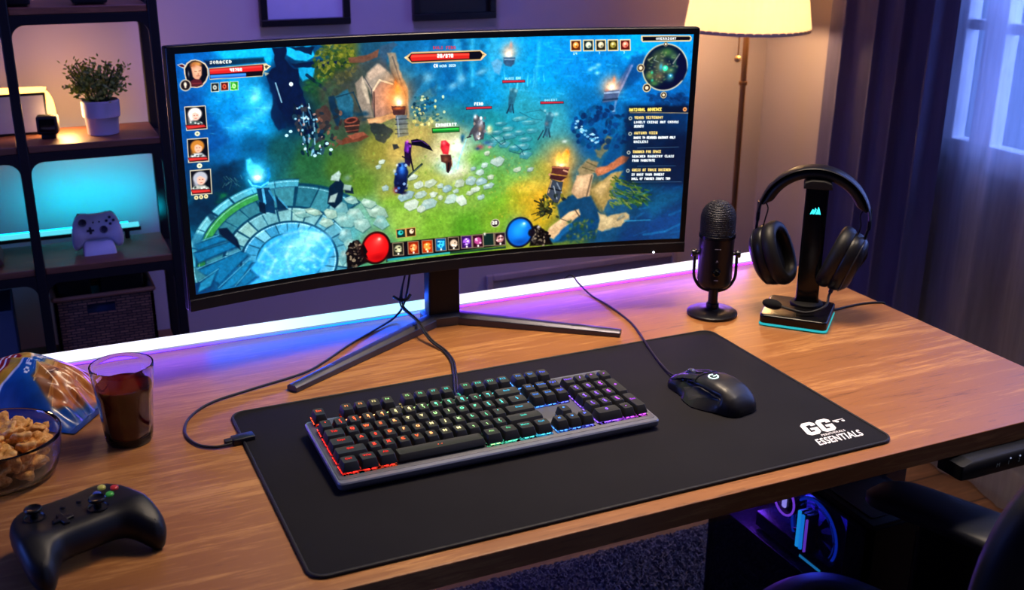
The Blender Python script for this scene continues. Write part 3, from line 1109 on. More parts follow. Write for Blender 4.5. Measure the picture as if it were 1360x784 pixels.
# slim bulge on the back that takes the neck
G().loft([rrect(.34, .24, .03, 5, z) if z < .05 else rrect(.24, .16, .03, 5, z) for z in (.0, .02, .05)], M=frame((0, .012, -.01), (1, 0, 0), (0, 0, 1), (0, 1, 0))).build('back_cover', BLACK, mon, smooth=40)

# stand: neck, hub and two splayed legs, in desk coordinates
inv = (Matrix.Translation(mon.location) @ mon.rotation_euler.to_matrix().to_4x4()).inverted()
NX, NY = .4575, .752
G().rbox(.062, .034, .016, .36, .004, .002, M=inv @ T(NX, NY, DT, -.06)).build('neck', mat('neck_black', '#0a0a0e', .55), mon)
G().loft([rrect(.078, .062, .012, 4, z) for z in (.0005, .017)] + [rrect(.068, .050, .012, 4, .021)], M=inv @ T(NX, NY, DT, -.06)).build('stand_hub', STEEL, mon)


def stand_leg(tip, root, w0, w1, h0, h1):
    a, b = Vector(root), Vector(tip)
    d = (b - a).normalized()
    s = Vector((-d.y, d.x, 0))
    rings = []
    for k in range(9):
        q = k / 8
        p = a.lerp(b, q)
        w, h = w0 + (w1 - w0) * q, h0 + (h1 - h0) * q
        c = .25 * w
        rings.append([tuple(p + s * (w / 2) + Vector((0, 0, .0006))), tuple(p + s * (w / 2) + Vector((0, 0, h * .7))), tuple(p + s * (w / 2 - c) + Vector((0, 0, h))),
                      tuple(p - s * (w / 2 - c) + Vector((0, 0, h))), tuple(p - s * (w / 2) + Vector((0, 0, h * .7))), tuple(p - s * (w / 2) + Vector((0, 0, .0006)))])
    M = inv @ T(0, 0, DT)
    return G().loft(rings, M=M).build('stand_leg', STEEL, mon, bevel=.001)


stand_leg((.112, .547, 0), (.452, .752, 0), .034, .022, .022, .012)
stand_leg((.735, .545, 0), (.462, .752, 0), .034, .022, .022, .012)

S = Sheet(1040, 440)
FIELD = ((1.8,4.5,'0c4f94'),(40.3,3.4,'0e5ea8'),(91.8,1.5,'18a2dc'),(153.3,10.6,'16a0da'),(18.5,70.3,'0f5ea2'),(85.6,82.8,'0f86c6'),(133.2,100.4,'1c9fd8'),(95.9,131,'1a86c6'),(145,135.7,'1792cc'),(27.2,157.6,'0d5590'),(78.3,177.1,'0c629c'),(135.1,176.4,'11547c'),(-0.6,208.5,'0c3a62'),(74.6,225.2,'0d2f48'),(30.1,254.2,'0f4058'),(-8,290.5,'124a66'),(114.6,265.9,'114a3a'),(68.7,302.4,'155a50'),(-21.1,359.1,'0e4f74'),(4.5,422.1,'0b3c64'),(193.1,50.7,'0a2a50'),(203.5,120.2,'0a1f3c'),(177.7,188,'1b4d50'),(235.1,215.5,'2c5c3c'),(287.6,43,'33492a'),(318.2,10.2,'5a6228'),(271.7,69.7,'2c4a30'),(259.8,14,'0f4a74'),(362.5,12.3,'23506a'),(437.6,8.6,'1a6492'),(490.8,17.8,'176aa2'),(529,84.5,'13659a'),(466.6,110.4,'1e6a92'),(591.6,72.6,'1686ba'),(560.3,115.6,'14709e'),(654,23.4,'1c97cc'),(623.5,103.7,'118cc4'),(717.1,17.8,'0f8fd0'),(781.8,49.2,'0b86cc'),(719.1,92.4,'1090cc'),(830.7,65.4,'0c7cc0'),(925.1,21.7,'0b9ade'),(897,97.5,'0a6fb2'),(851.1,158.3,'0d5f98'),(1021.8,22.7,'0a86c8'),(672.2,151.2,'2487a0'),(745.7,177.7,'35889a'),(802,156.6,'12689e'),(820.9,220.2,'0d4f84'),(608.2,170.8,'24808a'),(552.4,145,'246f80'),(689.6,213.9,'2a8088'),(755.8,240.9,'2f7f80'),(327.6,159,'3a4a3a'),(371.9,206.6,'7a7a38'),(418.3,210.6,'a89858'),(294.3,236.3,'46682e'),(338.8,278.2,'5a7a2e'),(247.5,268,'30603c'),(400.8,292.3,'8a8f48'),(465.6,184.3,'8a8050'),(512.6,218,'c0b488'),(528.6,188.7,'8a9a78'),(544.4,251.1,'c8c0a0'),(592.7,246.8,'5f9a60'),(480.2,276.7,'97a050'),(560.5,299.2,'7fa046'),(625.6,288.4,'5f9248'),(431.3,349.7,'86a848'),(495.4,372.3,'6f9a36'),(560.6,386.9,'548a2a'),(626.5,368.6,'6f9430'),(675.4,323.9,'9a9c34'),(709.7,375.2,'b49228'),(733.7,336.1,'c09a30'),(723.9,279,'7a9048'),(674.2,260.1,'5a9060'),(693.7,407,'8a9030'),(765.9,297.5,'a0803c'),(806.9,283.5,'2f5a6a'),(842.4,334.3,'7a6a40'),(890.4,287.4,'14507c'),(954.5,241,'0c3e68'),(1021.1,242.7,'0a3056'),(942.6,322.3,'103f5c'),(1028,341.8,'0b365c'),(981.5,407.7,'0c3f6c'),(1041.3,409.9,'0d4878'),(863,418.8,'18486a'),(795,414.5,'4a6038'),(932.2,439.5,'0b3762'),(761.6,428.9,'566a34'),(980.5,130.2,'0a62a4'),(1032,162.6,'0a5a9a'),(105.5,396.2,'2e8cba'),(211.4,383.1,'58b6e4'),(256,412.9,'52a8dc'),(166.4,376.2,'3aa0d4'),(60.9,403.2,'1a6a98'),(305.2,350.3,'58a0a8'),(337.2,323.6,'6a9c8c'),(140.6,313,'2f8a9a'),(244.6,327.3,'6aaab0'),(366.2,404.8,'4a8a60'),(177.3,446.6,'2f98d4'))
ART = [
('P','#0b4c8c',(-4.9,63.1,4.3,60.4,31.9,73.4,81.5,142.7,87.8,158,56.4,176.5,-0.3,191.5,-6.6,140.3),4.9,0.75),
('P','#0d62a8',(0.9,0.1,70.6,-0.4,87.4,18.1,77.1,56,14.9,61.4),5.5,0.6),
('P','#1cb0e6',(79.5,1.9,175.8,0.6,172.2,29,139.3,14.4,87.1,21.5),2.8,0.75),
('P','#22b4ea',(204.2,0.4,250.1,1,256.9,19.6,241,27.8,218.1,24.6,203.4,14.7),1.5,0.9),
('P','#1fb0e6',(225.1,37.7,258,37.9,251.2,57.7,231.4,63.8,222.6,48.5),1.9,0.8),
('B','#3fb8ec',(134,92.9),23.7,18.5,0.8,-0.5,0,0),
('B','#6fd0f0',(142.5,79.1),9.6,12.6,0.7,0,0,0),
('B','#3fb4e4',(116.2,131.5),33.4,11.1,0.8,-0.35,0,0),
('B','#52bfe8',(155.6,109.4),26.2,9.7,0.7,-0.5,0,0),
('B','#2aa8e0',(102,68.7),32.7,18.2,0.6,-0.3,0,0),
('B','#a8e4f8',(138.1,87.8),7.4,6.7,0.6,0,0,0),
('R',4185,26,(51.7,54,170,63.1,164,158.4,44.1,145.9),('#7fd8f4',),(2.8,9.3),(0.7,1.8),0.28,0.3,0),
('B','#1278ba',(84.8,99.5),32.8,21.9,0.5,0,0,0),
('B','#0e64a4',(114,109.4),22.1,11.1,0.4,0,0,0),
('P','#08203f',(175.9,-0.5,204.2,-0.3,199.2,21.7,209.9,35,222.9,43.1,225.4,67.1,233.6,97.3,243.9,124.3,258.4,152.1,234,165.1,212.1,132.9,182.3,111.7,173.1,74.2,163.3,49.9,181.4,33.2,178.8,13.3),1.1,1,1.8,7.3),
('P','#071a34',(204.2,0.4,257.7,2.5,249.3,17.3,226.6,8.8),1.1,0.9,1.1,5.9),
('P','#0a2240',(212,31.5,264.3,27.3,319,32.2,310.7,41,255.8,41.5,217.4,37.3),1.1,1,1.5,7.4),
('P','#0a2748',(163.5,46.4,179.5,63.8,182.6,108,195.8,146.5,179.9,152.5,166.1,125.1,172,92.4),1.5,0.9,1.5,7.4),
('L','#8fb8cc',(179.5,63.8,188.9,99.3),2.6,0.8,1.1),
('B','#dbe8ea',(208.8,67.7),3.8,3.8,0.95,0,1,0),
('L','#0c1f38',(239.7,53.3,273.5,81.5,291.8,116.7),6,0.8,1.1),
('R',5874,170,(339.4,38.8,330,63,307.2,76.8,279.9,75,258.7,58.5,251.5,33.9,261,10.4,283.4,-3.3,310.3,-2,331.8,14),"#5f6a22 #7d7d2c #48591f #35491f #8d8a3a #2c4420".split(),(2.7,6.6),(1.9,4.2),0.7,3,1),
('R',8684,50,(269.5,-1.6,332,1.4,331.2,21.7,268.6,18.4),"#5d6825 #76762c #2b4a34".split(),(2.6,5.2),(1.9,2.6),0.6,0,1),
('R',475,40,(235.5,60.4,301.9,64.7,300.8,90.9,234.1,86.2),"#20512c #2f6434 #173c30".split(),(3.4,6.8),(2.6,3.4),0.6,0,0),
('P','#1f5e3a',(277.5,81.8,293.5,75.4,276.3,108,264.1,114.6),1.9,0.8),
('P','#6d4a3a',(321.2,26.7,359,23.1,383.3,13,378.9,27.8,350.6,37.6,322.8,36.1),1.1,0.95,0.8,6.9),
('P','#39536a',(383.4,9.3,411.7,1.2,419.6,7.1,399,25,394,62.6,384.6,39.3),1.5,0.9,1.2,7.7),
('P','#92826e',(399.1,21.2,415.2,22,422.7,52.6,438.3,91.9,441.3,150.8,426.9,145.8,421.9,91,404.4,55.5),1.9,0.95,1.2,7.8),
('L','#4b4a4c',(409,29.2,422.3,71.8,434,103.3,435.3,142.5),3.1,0.6,1.2),
('P','#1d5272',(438.5,80.3,463.4,64.3,479.8,70.9,463,89.4,444.1,111.7),2,0.9,1.2,6.4),
('P','#3f6a78',(448.1,119.8,475.3,97.9,497.9,87.4,497.7,107,475.1,117.5,454,139.8),2.4,0.9,1.2,6.4),
('P','#4a4440',(261.8,80.7,294.5,53,342.6,37.2,382.9,28,410.4,55.8,434.2,91.7,433.1,146.3,354.9,152.3,298.2,155.5,267.2,133.8),5.3,0.6,2.3,8.4),
('R',7628,50,(278,70.6,342.5,40.9,410.3,59.6,433.1,146.3,298.5,147.8),"#2c3a44 #5a5048 #3c444a #6e6050".split(),(3.8,10),(3.1,7.7),0.35,3,0),
('P','#2c6076',(292.6,97.9,317,84.5,328.3,104.2,326.9,142.4,302.8,140.5),1.9,1,1.2,7.7),
('P','#8f8478',(347.5,71.3,357.9,56.8,382.6,39.2,406.2,63.2,414,79,385.7,73.5,368.7,99.2),2.3,1,1.2,7.8),
('P','#c0a894',(357.9,56.8,378.5,40.9,394.3,53.1,361.5,72.1),3.1,0.8),
('P','#857a6e',(332.5,74.1,347.8,61.8,357,87,362.2,114.2,367.5,141.6,349.2,140.2,336.3,104.7),1.6,1,0.8,7.8),
('P','#c2b29c',(347.7,63,357,87,361,114.1,356.1,113.8,345.1,82.5),1.9,0.7),
('P','#987465',(369.1,87.8,385.7,73.5,409.8,82.6,421.6,106.4,416.9,133.4,371.4,145.8,364.2,114.3),2,1,0.8,7.9),
('P','#b98a74',(373,91.9,389.6,77.6,405.6,90,400.8,116.8,371.9,130.3),5.5,0.7),
('L','#d8c2a4',(369,89.7,381.7,71.4,407.8,80.5),3.5,0.85,1.2),
('L','#4a3a38',(370.1,93.6,370.3,141.8),2.4,0.9,1.2),
('L','#3a3c44',(351.7,64,365,87.5,369.5,141.8),1.9,0.7,1.2),
('L','#1c3a4a',(294.6,98,328.7,90.9,343.5,128.2),2.7,0.7,1.2),
('P','#173247',(278.8,96.9,290.8,94,302.5,148.1,294.2,155.1,283.5,123.7),1.5,0.9,0.8,6.9),
('R',4080,18,(295.4,124.6,355.7,129.1,355.2,144.6,294.8,139.9),('#123a52',),(6.2,7.8),(3.1,4.7),0.5,0,0),
('P','#3b2c28',(308.8,141,333.1,137.1,340.9,147.3,336.1,168.3,315.8,168.6,308.2,156.3),1,1,0.8,5.5),
('B','#8a4c3e',(322.8,143.6),13.4,5.9,0.95,-0.1,1.5,0),
('B','#3a211e',(322.8,143.6),9.5,3.5,0.95,-0.1,1.5,0),
('L','#a0604c',(310.3,154.6,337.8,154.1),2.4,0.8,1.2),
('L','#7a4638',(311.9,164.4,336.3,163.3),2,0.8,1.2),
('P','#b58a62',(355.2,144.6,392.1,139.5,416.9,133.4,422.9,141.6,383.5,154.5,358.9,154.6),1.2,1,0.8,5.6),
('B','#dcae80',(367.3,148.6),11.2,4.8,0.9,0,0,0),
('P','#6a4030',(305.4,177.4,338,170.4,358.3,176,337.5,186,292.7,189.8,284.4,196.8),1.2,1,1.2,5.5),
('P','#8a5240',(313.6,172.3,346.3,167.2,354.2,174.1,325.5,181.1),1.2,1,0.8,5.5),
('P','#2c3438',(359,152.6,387.6,154.8,407.8,172.1,388.6,194.3,374.3,189.2,362.6,168.5),1.2,0.9,1.6,4.8),
('P','#4a3834',(252,121.2,272.2,111.5,283.4,127.5,278.2,153.8,261.6,167.7),1.2,0.9,1.5,5.4),
('R',849,30,(252.1,117.4,303.6,121.4,300.8,190.6,248.8,185.7),"#6e4c40 #2a2f34 #845a48 #20303a #3c3230".split(),(3.1,6.9),(2.3,4.6),0.8,3,1),
('R',2569,60,(198.3,101.9,244.9,105.6,282,204.4,224.3,198.7),"#0c2234 #10283c #1c3c50 #3a3a40 #2c4a5c".split(),(3,6.8),(2.3,6),0.8,3,1),
('Q',1854,34,(206,102.6,244.9,105.6,276.2,199.9,228.5,195.2),"#0a1c30 #4a7c98 #88b8cc #0c2234".split(),(-3.8,3.8),(5.3,16.7),(1.9,3.4),0.8,1.1),
('R',6091,30,(206,102.6,244.9,105.6,282,204.4,228.3,199.1),"#9fd4e8 #d6eef4 #74b2cc #b08a80".split(),(1.5,3.4),(1.1,2.6),0.8,3,1),
('B','#bfe6f2',(194.9,161.4),3.4,2.7,0.9,0,1,0),
('B','#bfe6f2',(203.1,154.7),3.4,2.7,0.9,0,1,0),
('B','#bfe6f2',(272.9,184.1),3.5,2.8,0.9,0,1,0),
('B','#bfe6f2',(280.4,196.5),3.6,2.8,0.9,0,1,0),
('B','#bfe6f2',(247.9,204.9),3.5,2.8,0.9,0,1,0),
('B','#ff8a30',(419.6,102.4),31.9,37.9,0.6,0,0,0),
('B','#ffb060',(419.4,110.2),16,20,0.6,0,0,0),
('B','#fff0c0',(419.3,114.1),9.6,11.2,0.95,0,0,0),
('B','#ffffff',(420.5,117.2),4.8,4.8,0.9,0,0,0),
('B','#ffa040',(417.8,90.7),5.6,10.3,0.8,0,0,0),
('B','#ff7a28',(414,79),3.2,7.9,0.6,0,0,0),
('P','#4a3030',(404.8,122.8,433.5,124.7,431.1,142.2,408.5,140.6),0.8,1,0.8,4),
('B','#d06a34',(419.1,127.7),12,3.2,0.8,0,0,0),
('P','#5d6874',(412.6,140.9,435.3,142.5,438.7,182.3,415.8,184.6),1,1,0.8,4),
('L','#2a323e',(412.4,148.8,438.1,149.4),2,0.9,1.2),
('L','#2a323e',(412.2,158.6,437.9,159.2),2,0.9,1.2),
('L','#2a323e',(412,168.4,437.7,169.1),2,0.9,1.2),
('L','#2a323e',(411.8,177.1,437.5,177.9),2,0.9,1.2),
('L','#9aa4b0',(416.6,145.1,419.2,180.9),2.4,0.7,1.2),
('R',7685,34,(448.1,119.8,487.5,122.1,487.1,165.8,447.4,163.1),"#1c4a66 #2a5c70 #14384e #d8c878 #e8e0a0 #214f5e".split(),(2,4.8),(2,4),0.75,0,1),
('B','#e8d8a0',(530.1,210.2),32.2,28.6,0.65,0,0,0),
('B','#ffffff',(537.4,210.8),14.3,16.5,0.75,0,0,0),
('B','#bfe6e0',(522.6,241.3),28.8,18,0.6,0,0,0),
('B','#9fdce0',(552,222.3),14.4,32.4,0.4,0.3,0,0),
('B','#c8b060',(458,177.4),42.1,28,0.5,0,0,0),
('B','#b89850',(418,208.6),42.1,24.5,0.45,0,0,0),
('B','#dcaa3c',(702.4,304.7),52.5,22.5,0.5,0,0,0),
('B','#c89028',(687.8,333.3),49,18.8,0.6,0,0,0),
('B','#e0b850',(687.3,307.4),22.5,9,0.5,0,0,0),
('B','#7ab43c',(574.2,238),32.7,18.1,0.5,0,0,0),
('B','#68a832',(634.7,329.4),44.9,22.4,0.55,0,0,0),
('B','#5f9c2c',(401.3,315.1),39.4,17.9,0.5,0,0,0),
('B','#86b84a',(656.7,287),33.4,14.9,0.4,0,0,0),
('R',4039,220,(394.7,145.8,559.3,156.5,603.7,232.9,604.9,378.7,313.9,347.4,319,210.1),"#8fb848 #4f7f28 #b8b050 #a8c060 #6f9a3a #3f6f2a".split(),(1.4,3.8),(1,2.4),0.33,3,0),
('R',6238,140,(603.7,232.9,693.5,245.7,740,292.3,742.8,389.8,604.9,378.7),"#c8a83c #a8902c #8fa83c #d8bc58 #6f8a30".split(),(1.5,4),(1.1,2.5),0.33,3,0),
('P','#5b6f5c',(395.8,282.6,394.2,289.4,383.6,290.1,381,282,390.4,278),1.4,0.7),
('P','#8fa8a8',(395.3,281.1,393.7,287.9,383.1,288.7,380.5,280.5,389.9,276.5),0.9,0.9),
('B','#dfe8dc',(385.8,280.8),4.6,2.5,0.45,0,0,0),
('P','#5b6f5c',(389.8,228.4,386.6,234.7,379.1,236,375.8,233.2,377,228.9,384.6,226.2),1.4,0.7),
('P','#b4c0b4',(389.3,227,386.1,233.3,378.6,234.6,375.3,231.8,376.5,227.5,384.1,224.8),0.9,0.9),
('B','#dfe8dc',(380.4,228.2),3.8,1.7,0.45,0,0,0),
('P','#5b6f5c',(381.6,238.3,379,244.1,371.6,244.8,369.2,239,376.6,235.8),1.4,0.7),
('P','#9fb4ae',(381.1,236.9,378.6,242.7,371.1,243.4,368.7,237.6,376.1,234.4),0.9,0.9),
('B','#dfe8dc',(373.1,237.8),3.5,1.7,0.45,0,0,0),
('P','#5b6f5c',(467.3,280.3,469,288.5,456.3,293,449.8,290.7,447.9,282.7,451.1,280.2,462.1,276.4),1.4,0.7),
('P','#b4c0b4',(466.8,278.8,468.5,287,455.8,291.5,449.2,289.2,447.4,281.2,450.5,278.8,461.6,274.9),0.9,0.9),
('B','#dfe8dc',(455.9,281.3),5.8,3,0.45,0,0,0),
('P','#5b6f5c',(498,281.7,492.9,287.3,480.6,293.2,469.8,288.9,473.1,279.1,489.1,274.8),1.4,0.7),
('P','#a8b4a0',(497.4,280.2,492.4,285.8,480.1,291.8,469.3,287.5,472.6,277.6,488.5,273.4),0.9,0.9),
('B','#dfe8dc',(478.7,279.8),8.3,3,0.45,0,0,0),
('P','#5b6f5c',(449.5,298.4,443.5,310.3,421.3,316,414,308.1,415.7,302.2,437.7,294.3),1.4,0.7),
('P','#88a4ac',(449,296.9,442.9,308.8,420.8,314.5,413.5,306.6,415.2,300.8,437.2,292.9),0.9,0.9),
('B','#dfe8dc',(426.5,301.1),10.1,3.5,0.45,0,0,0),
('P','#5b6f5c',(475.9,303.4,473.5,307.9,464.8,312.2,452.3,312.6,448.8,306.3,457.3,299.1,470,297.6),1.5,0.7),
('P','#9fb4ae',(475.4,301.9,472.9,306.4,464.2,310.7,451.7,311.1,448.3,304.9,456.8,297.7,469.5,296.1),0.9,0.9),
('B','#dfe8dc',(458.7,301.2),7.2,2.8,0.45,0,0,0),
('P','#5b6f5c',(458.4,319.1,454,332.2,438.4,336.8,426.8,327.5,428.1,318.3,449.6,312.5),1.5,0.7),
('P','#b4c0b4',(457.9,317.6,453.4,330.7,437.8,335.3,426.3,326,427.6,316.8,449.1,311),0.9,0.9),
('B','#dfe8dc',(437.6,319.4),9,4.3,0.45,0,0,0),
('P','#5b6f5c',(497.4,322.4,492.7,332.8,470,338.6,460.4,330.7,468.7,317.8,486.4,314.4),1.5,0.7),
('P','#8fa8a8',(496.8,320.9,492.2,331.3,469.5,337.1,459.9,329.2,468.2,316.3,485.8,312.9),0.9,0.9),
('B','#dfe8dc',(473.9,321.5),9.8,4.1,0.45,0,0,0),
('P','#5b6f5c',(471.7,332.2,471.8,338.3,462.5,342.7,455.3,339.8,453.7,332.8,460.1,327.4,466.6,328.3),1.5,0.7),
('P','#b4c0b4',(471.2,330.7,471.3,336.8,462,341.2,454.8,338.3,453.2,331.3,459.6,325.9,466,326.8),0.9,0.9),
('B','#dfe8dc',(460.2,331.8),5.1,2.8,0.45,0,0,0),
('P','#5b6f5c',(529.6,295.6,527,302.2,516,306.1,509.5,303.1,508.5,297,514.1,291.6,522.8,290.2),1.5,0.7),
('P','#88a4ac',(529.1,294.1,526.5,300.7,515.4,304.6,508.9,301.6,508,295.5,513.6,290.1,522.2,288.7),0.9,0.9),
('B','#dfe8dc',(516.2,294),6.2,2.8,0.45,0,0,0),
('P','#5b6f5c',(509.8,313.8,508.7,318.8,504.5,321.1,498.8,317.3,499.8,311,505.7,309.6),1.5,0.7),
('P','#a8b4a0',(509.3,312.3,508.1,317.3,503.9,319.6,498.2,315.8,499.3,309.6,505.2,308.1),0.9,0.9),
('B','#dfe8dc',(502.5,312.3),3.3,2,0.45,0,0,0),
('P','#5b6f5c',(541.7,315.7,534.2,328.6,520.5,329.7,512.2,326.7,519.9,312.2,533.1,309.7),1.5,0.7),
('P','#9fb4ae',(541.2,314.2,533.6,327,520,328.2,511.7,325.2,519.3,310.7,532.5,308.2),0.9,0.9),
('B','#dfe8dc',(522.7,315.4),8.1,3.9,0.45,0,0,0),
('P','#5b6f5c',(560.3,325.1,560.5,333.5,548.5,337.1,536.6,324.9,538.7,316.7,552.1,313.7),1.5,0.7),
('P','#b4c0b4',(559.7,323.6,560,332,547.9,335.6,536,323.4,538.2,315.2,551.5,312.2),0.9,0.9),
('B','#dfe8dc',(545.6,320.5),6.6,4.6,0.45,0,0,0),
('P','#5b6f5c',(556.7,286.1,553.8,295.4,540,297.7,534,293.7,538.8,282,550,279.8),1.5,0.7),
('P','#a8b4a0',(556.2,284.6,553.2,293.9,539.4,296.2,533.5,292.2,538.3,280.6,549.4,278.3),0.9,0.9),
('B','#dfe8dc',(541.9,284.8),6.6,3.6,0.45,0,0,0),
('P','#5b6f5c',(581.6,282,577.6,293.1,571.8,295.7,559.3,292.3,557.7,285.3,566,276.2,573.9,276.9),1.5,0.7),
('P','#8fa8a8',(581.1,280.6,577,291.6,571.2,294.2,558.7,290.8,557.1,283.8,565.4,274.8,573.3,275.4),0.9,0.9),
('B','#dfe8dc',(566.1,281.4),6.6,3.6,0.45,0,0,0),
('P','#5b6f5c',(605.5,287.2,603.7,293.1,584,297.2,579.4,290.6,585.5,282.4,594.3,280.3),1.5,0.7),
('P','#88a4ac',(604.9,285.7,603.1,291.6,583.4,295.7,578.8,289.1,584.9,280.9,593.7,278.8),0.9,0.9),
('B','#dfe8dc',(588.2,285.1),7,3.3,0.45,0,0,0),
('P','#5b6f5c',(598.2,267.1,597.5,272.7,589.9,277,579.4,271.8,582.8,265.5,592.6,262.9),1.5,0.7),
('P','#9fb4ae',(597.6,265.6,596.9,271.2,589.3,275.5,578.9,270.3,582.2,264.1,592.1,261.4),0.9,0.9),
('B','#dfe8dc',(587,266.5),5.1,2.6,0.45,0,0,0),
('P','#5b6f5c',(590.1,302.4,587.5,308.1,575.2,311.2,568,308.6,570.6,302.2,584.1,297.8),1.5,0.7),
('P','#b4c0b4',(589.5,300.9,586.9,306.6,574.7,309.7,567.4,307.1,570,300.7,583.6,296.3),0.9,0.9),
('B','#dfe8dc',(576.3,301.2),6.3,2.3,0.45,0,0,0),
('P','#5b6f5c',(620.7,296.4,614.7,304,598.2,306.1,596.5,299,613.9,292.4),1.5,0.7),
('P','#8fa8a8',(620.1,294.9,614.1,302.5,597.6,304.6,595.9,297.5,613.4,290.9),0.9,0.9),
('B','#dfe8dc',(605,296.2),7.4,2.3,0.45,0,0,0),
('P','#5b6f5c',(619.3,278,617.7,285.8,606.8,286.1,605,279.3,613.3,275.6),1.5,0.7),
('P','#a8b4a0',(618.7,276.5,617.1,284.3,606.2,284.6,604.4,277.8,612.7,274.1),0.9,0.9),
('B','#dfe8dc',(609.9,278.4),4.1,2.3,0.45,0,0,0),
('P','#5b6f5c',(642.4,245.8,635.7,257.6,626.8,260.4,611,251.9,612.7,245.6,631.9,239.2),1.5,0.7),
('P','#9fb4ae',(641.8,244.4,635.1,256.1,626.3,259,610.5,250.4,612.2,244.2,631.3,237.7),0.9,0.9),
('B','#dfe8dc',(622.7,245.6),8.4,4.1,0.45,0,0,0),
('P','#5b6f5c',(678.2,265.8,677.3,271.8,668.6,274.8,661.6,272.5,661.4,267.8,675.5,263.4),1.5,0.7),
('P','#a8b4a0',(677.6,264.3,676.7,270.3,668,273.4,661,271,660.8,266.3,674.9,261.9),0.9,0.9),
('B','#dfe8dc',(667.4,266.2),5.2,2.1,0.45,0,0,0),
('P','#5b6f5c',(706.1,267.7,703.3,273.8,697.5,275.6,691.3,274.5,692.6,268.8,700,265.9),1.5,0.7),
('P','#8fa8a8',(705.5,266.3,702.7,272.3,696.9,274.1,690.7,273,692,267.3,699.4,264.4),0.9,0.9),
('B','#dfe8dc',(696,268.3),4.5,1.7,0.45,0,0,0),
('P','#5b6f5c',(606.5,252.3,604.6,258.8,596.6,261.4,591.7,258.7,594.1,250.8,602.2,249.6),1.5,0.7),
('P','#9fb4ae',(605.9,250.8,604,257.4,596,259.9,591.1,257.3,593.5,249.3,601.6,248.2),0.9,0.9),
('B','#dfe8dc',(596.4,252.4),4.8,2,0.45,0,0,0),
('P','#5b6f5c',(599.3,318.4,598.6,324.2,592.2,327.1,586,327.2,583.3,321.6,586.4,318.6,596.4,316),1.5,0.7),
('P','#8fa8a8',(598.7,316.9,598,322.7,591.7,325.6,585.4,325.7,582.8,320.1,585.9,317,595.8,314.5),0.9,0.9),
('B','#dfe8dc',(589.3,318.8),4.8,2.1,0.45,0,0,0),
('P','#5b6f5c',(499.2,304.8,493.1,312.6,485.1,314.1,480.9,304.8,488.4,301),1.5,0.7),
('P','#b4c0b4',(498.6,303.3,492.5,311.1,484.5,312.6,480.4,303.3,487.8,299.5),0.9,0.9),
('B','#dfe8dc',(486.9,304.2),5.5,2.3,0.45,0,0,0),
('P','#5b6f5c',(424.7,269.6,424.5,275.7,417.2,279.1,410.8,276.4,408.8,272.3,412.6,265.7,421.2,265.3),1.4,0.7),
('P','#8fa8a8',(424.2,268.2,424,274.2,416.7,277.7,410.2,274.9,408.2,270.9,412.1,264.3,420.7,263.8),0.9,0.9),
('B','#dfe8dc',(414.9,268.8),4.6,2.7,0.45,0,0,0),
('P','#5b6f5c',(421.5,287.2,415.7,295.5,408.6,295,406,289,412.8,283.7),1.4,0.7),
('P','#9fb4ae',(421,285.7,415.2,294.1,408.1,293.5,405.5,287.6,412.2,282.2),0.9,0.9),
('B','#dfe8dc',(411,286.3),4.3,2.2,0.45,0,0,0),
('P','#5b6f5c',(510.9,287.8,509.7,295.4,499.2,295.4,497.1,290.2,505.7,285),1.5,0.7),
('P','#9fb4ae',(510.4,286.3,509.2,293.9,498.6,293.9,496.6,288.8,505.1,283.5),0.9,0.9),
('B','#dfe8dc',(502.2,287.9),4.4,2,0.45,0,0,0),
('P','#5b6f5c',(575.6,308.7,574,313.6,566.9,316.3,559,313.2,562.5,307.3,572.8,306.1),1.5,0.7),
('P','#a8b4a0',(575,307.2,573.5,312.1,566.3,314.8,558.4,311.7,562,305.8,572.2,304.6),0.9,0.9),
('B','#dfe8dc',(565,307.8),4.8,1.8,0.45,0,0,0),
('P','#5b6f5c',(543.8,302,542.6,307.7,533.4,309.1,530.5,303.9,539.4,299.4),1.5,0.7),
('P','#9fb4ae',(543.3,300.5,542.1,306.2,532.8,307.6,529.9,302.5,538.9,297.9),0.9,0.9),
('B','#dfe8dc',(535.5,301.7),4,1.8,0.45,0,0,0),
('P','#5b6f5c',(610.3,228.8,609.3,233.1,606.3,235.8,599.6,235,597.3,230.1,602.4,226.8,607.3,226.3),1.5,0.7),
('P','#a8b4a0',(609.7,227.3,608.7,231.6,605.7,234.3,599,233.6,596.8,228.6,601.9,225.4,606.7,224.9),0.9,0.9),
('B','#dfe8dc',(602.2,228),3.6,1.8,0.45,0,0,0),
('P','#5b6f5c',(580.6,258.8,578.7,264,570.2,265.1,569.3,259,575.8,256.6),1.5,0.7),
('P','#88a4ac',(580,257.4,578.1,262.5,569.6,263.7,568.7,257.5,575.2,255.2),0.9,0.9),
('B','#dfe8dc',(572.7,258.2),3.6,1.5,0.45,0,0,0),
('P','#5b6f5c',(457.6,265.8,453.6,271.9,437.8,274.3,434.7,267.8,448.5,260.8),1.4,0.7),
('P','#b4c0b4',(457,264.4,453,270.5,437.3,272.8,434.2,266.3,447.9,259.3),0.9,0.9),
('B','#dfe8dc',(443.3,264.6),6.1,2.5,0.45,0,0,0),
('P','#5b6f5c',(436.4,282.5,433.1,288.9,424.5,290.4,420.2,285.7,421.9,279.4,432.1,277.6),1.4,0.7),
('P','#a8b4a0',(435.9,281.1,432.6,287.5,424,288.9,419.7,284.3,421.4,277.9,431.5,276.1),0.9,0.9),
('B','#dfe8dc',(425.6,280.5),4.3,2.5,0.45,0,0,0),
('P','#1f5a68',(642.7,203.8,627.6,209.9,615.2,209.7,610.3,202.9,628.8,196.8),1.5,0.7),
('P','#62a4ac',(642.1,202.4,627.1,208.5,614.6,208.2,609.7,201.4,628.2,195.3),0.9,0.6),
('B','#dfe8dc',(622.4,200.4),8,2.5,0.45,0,0,0),
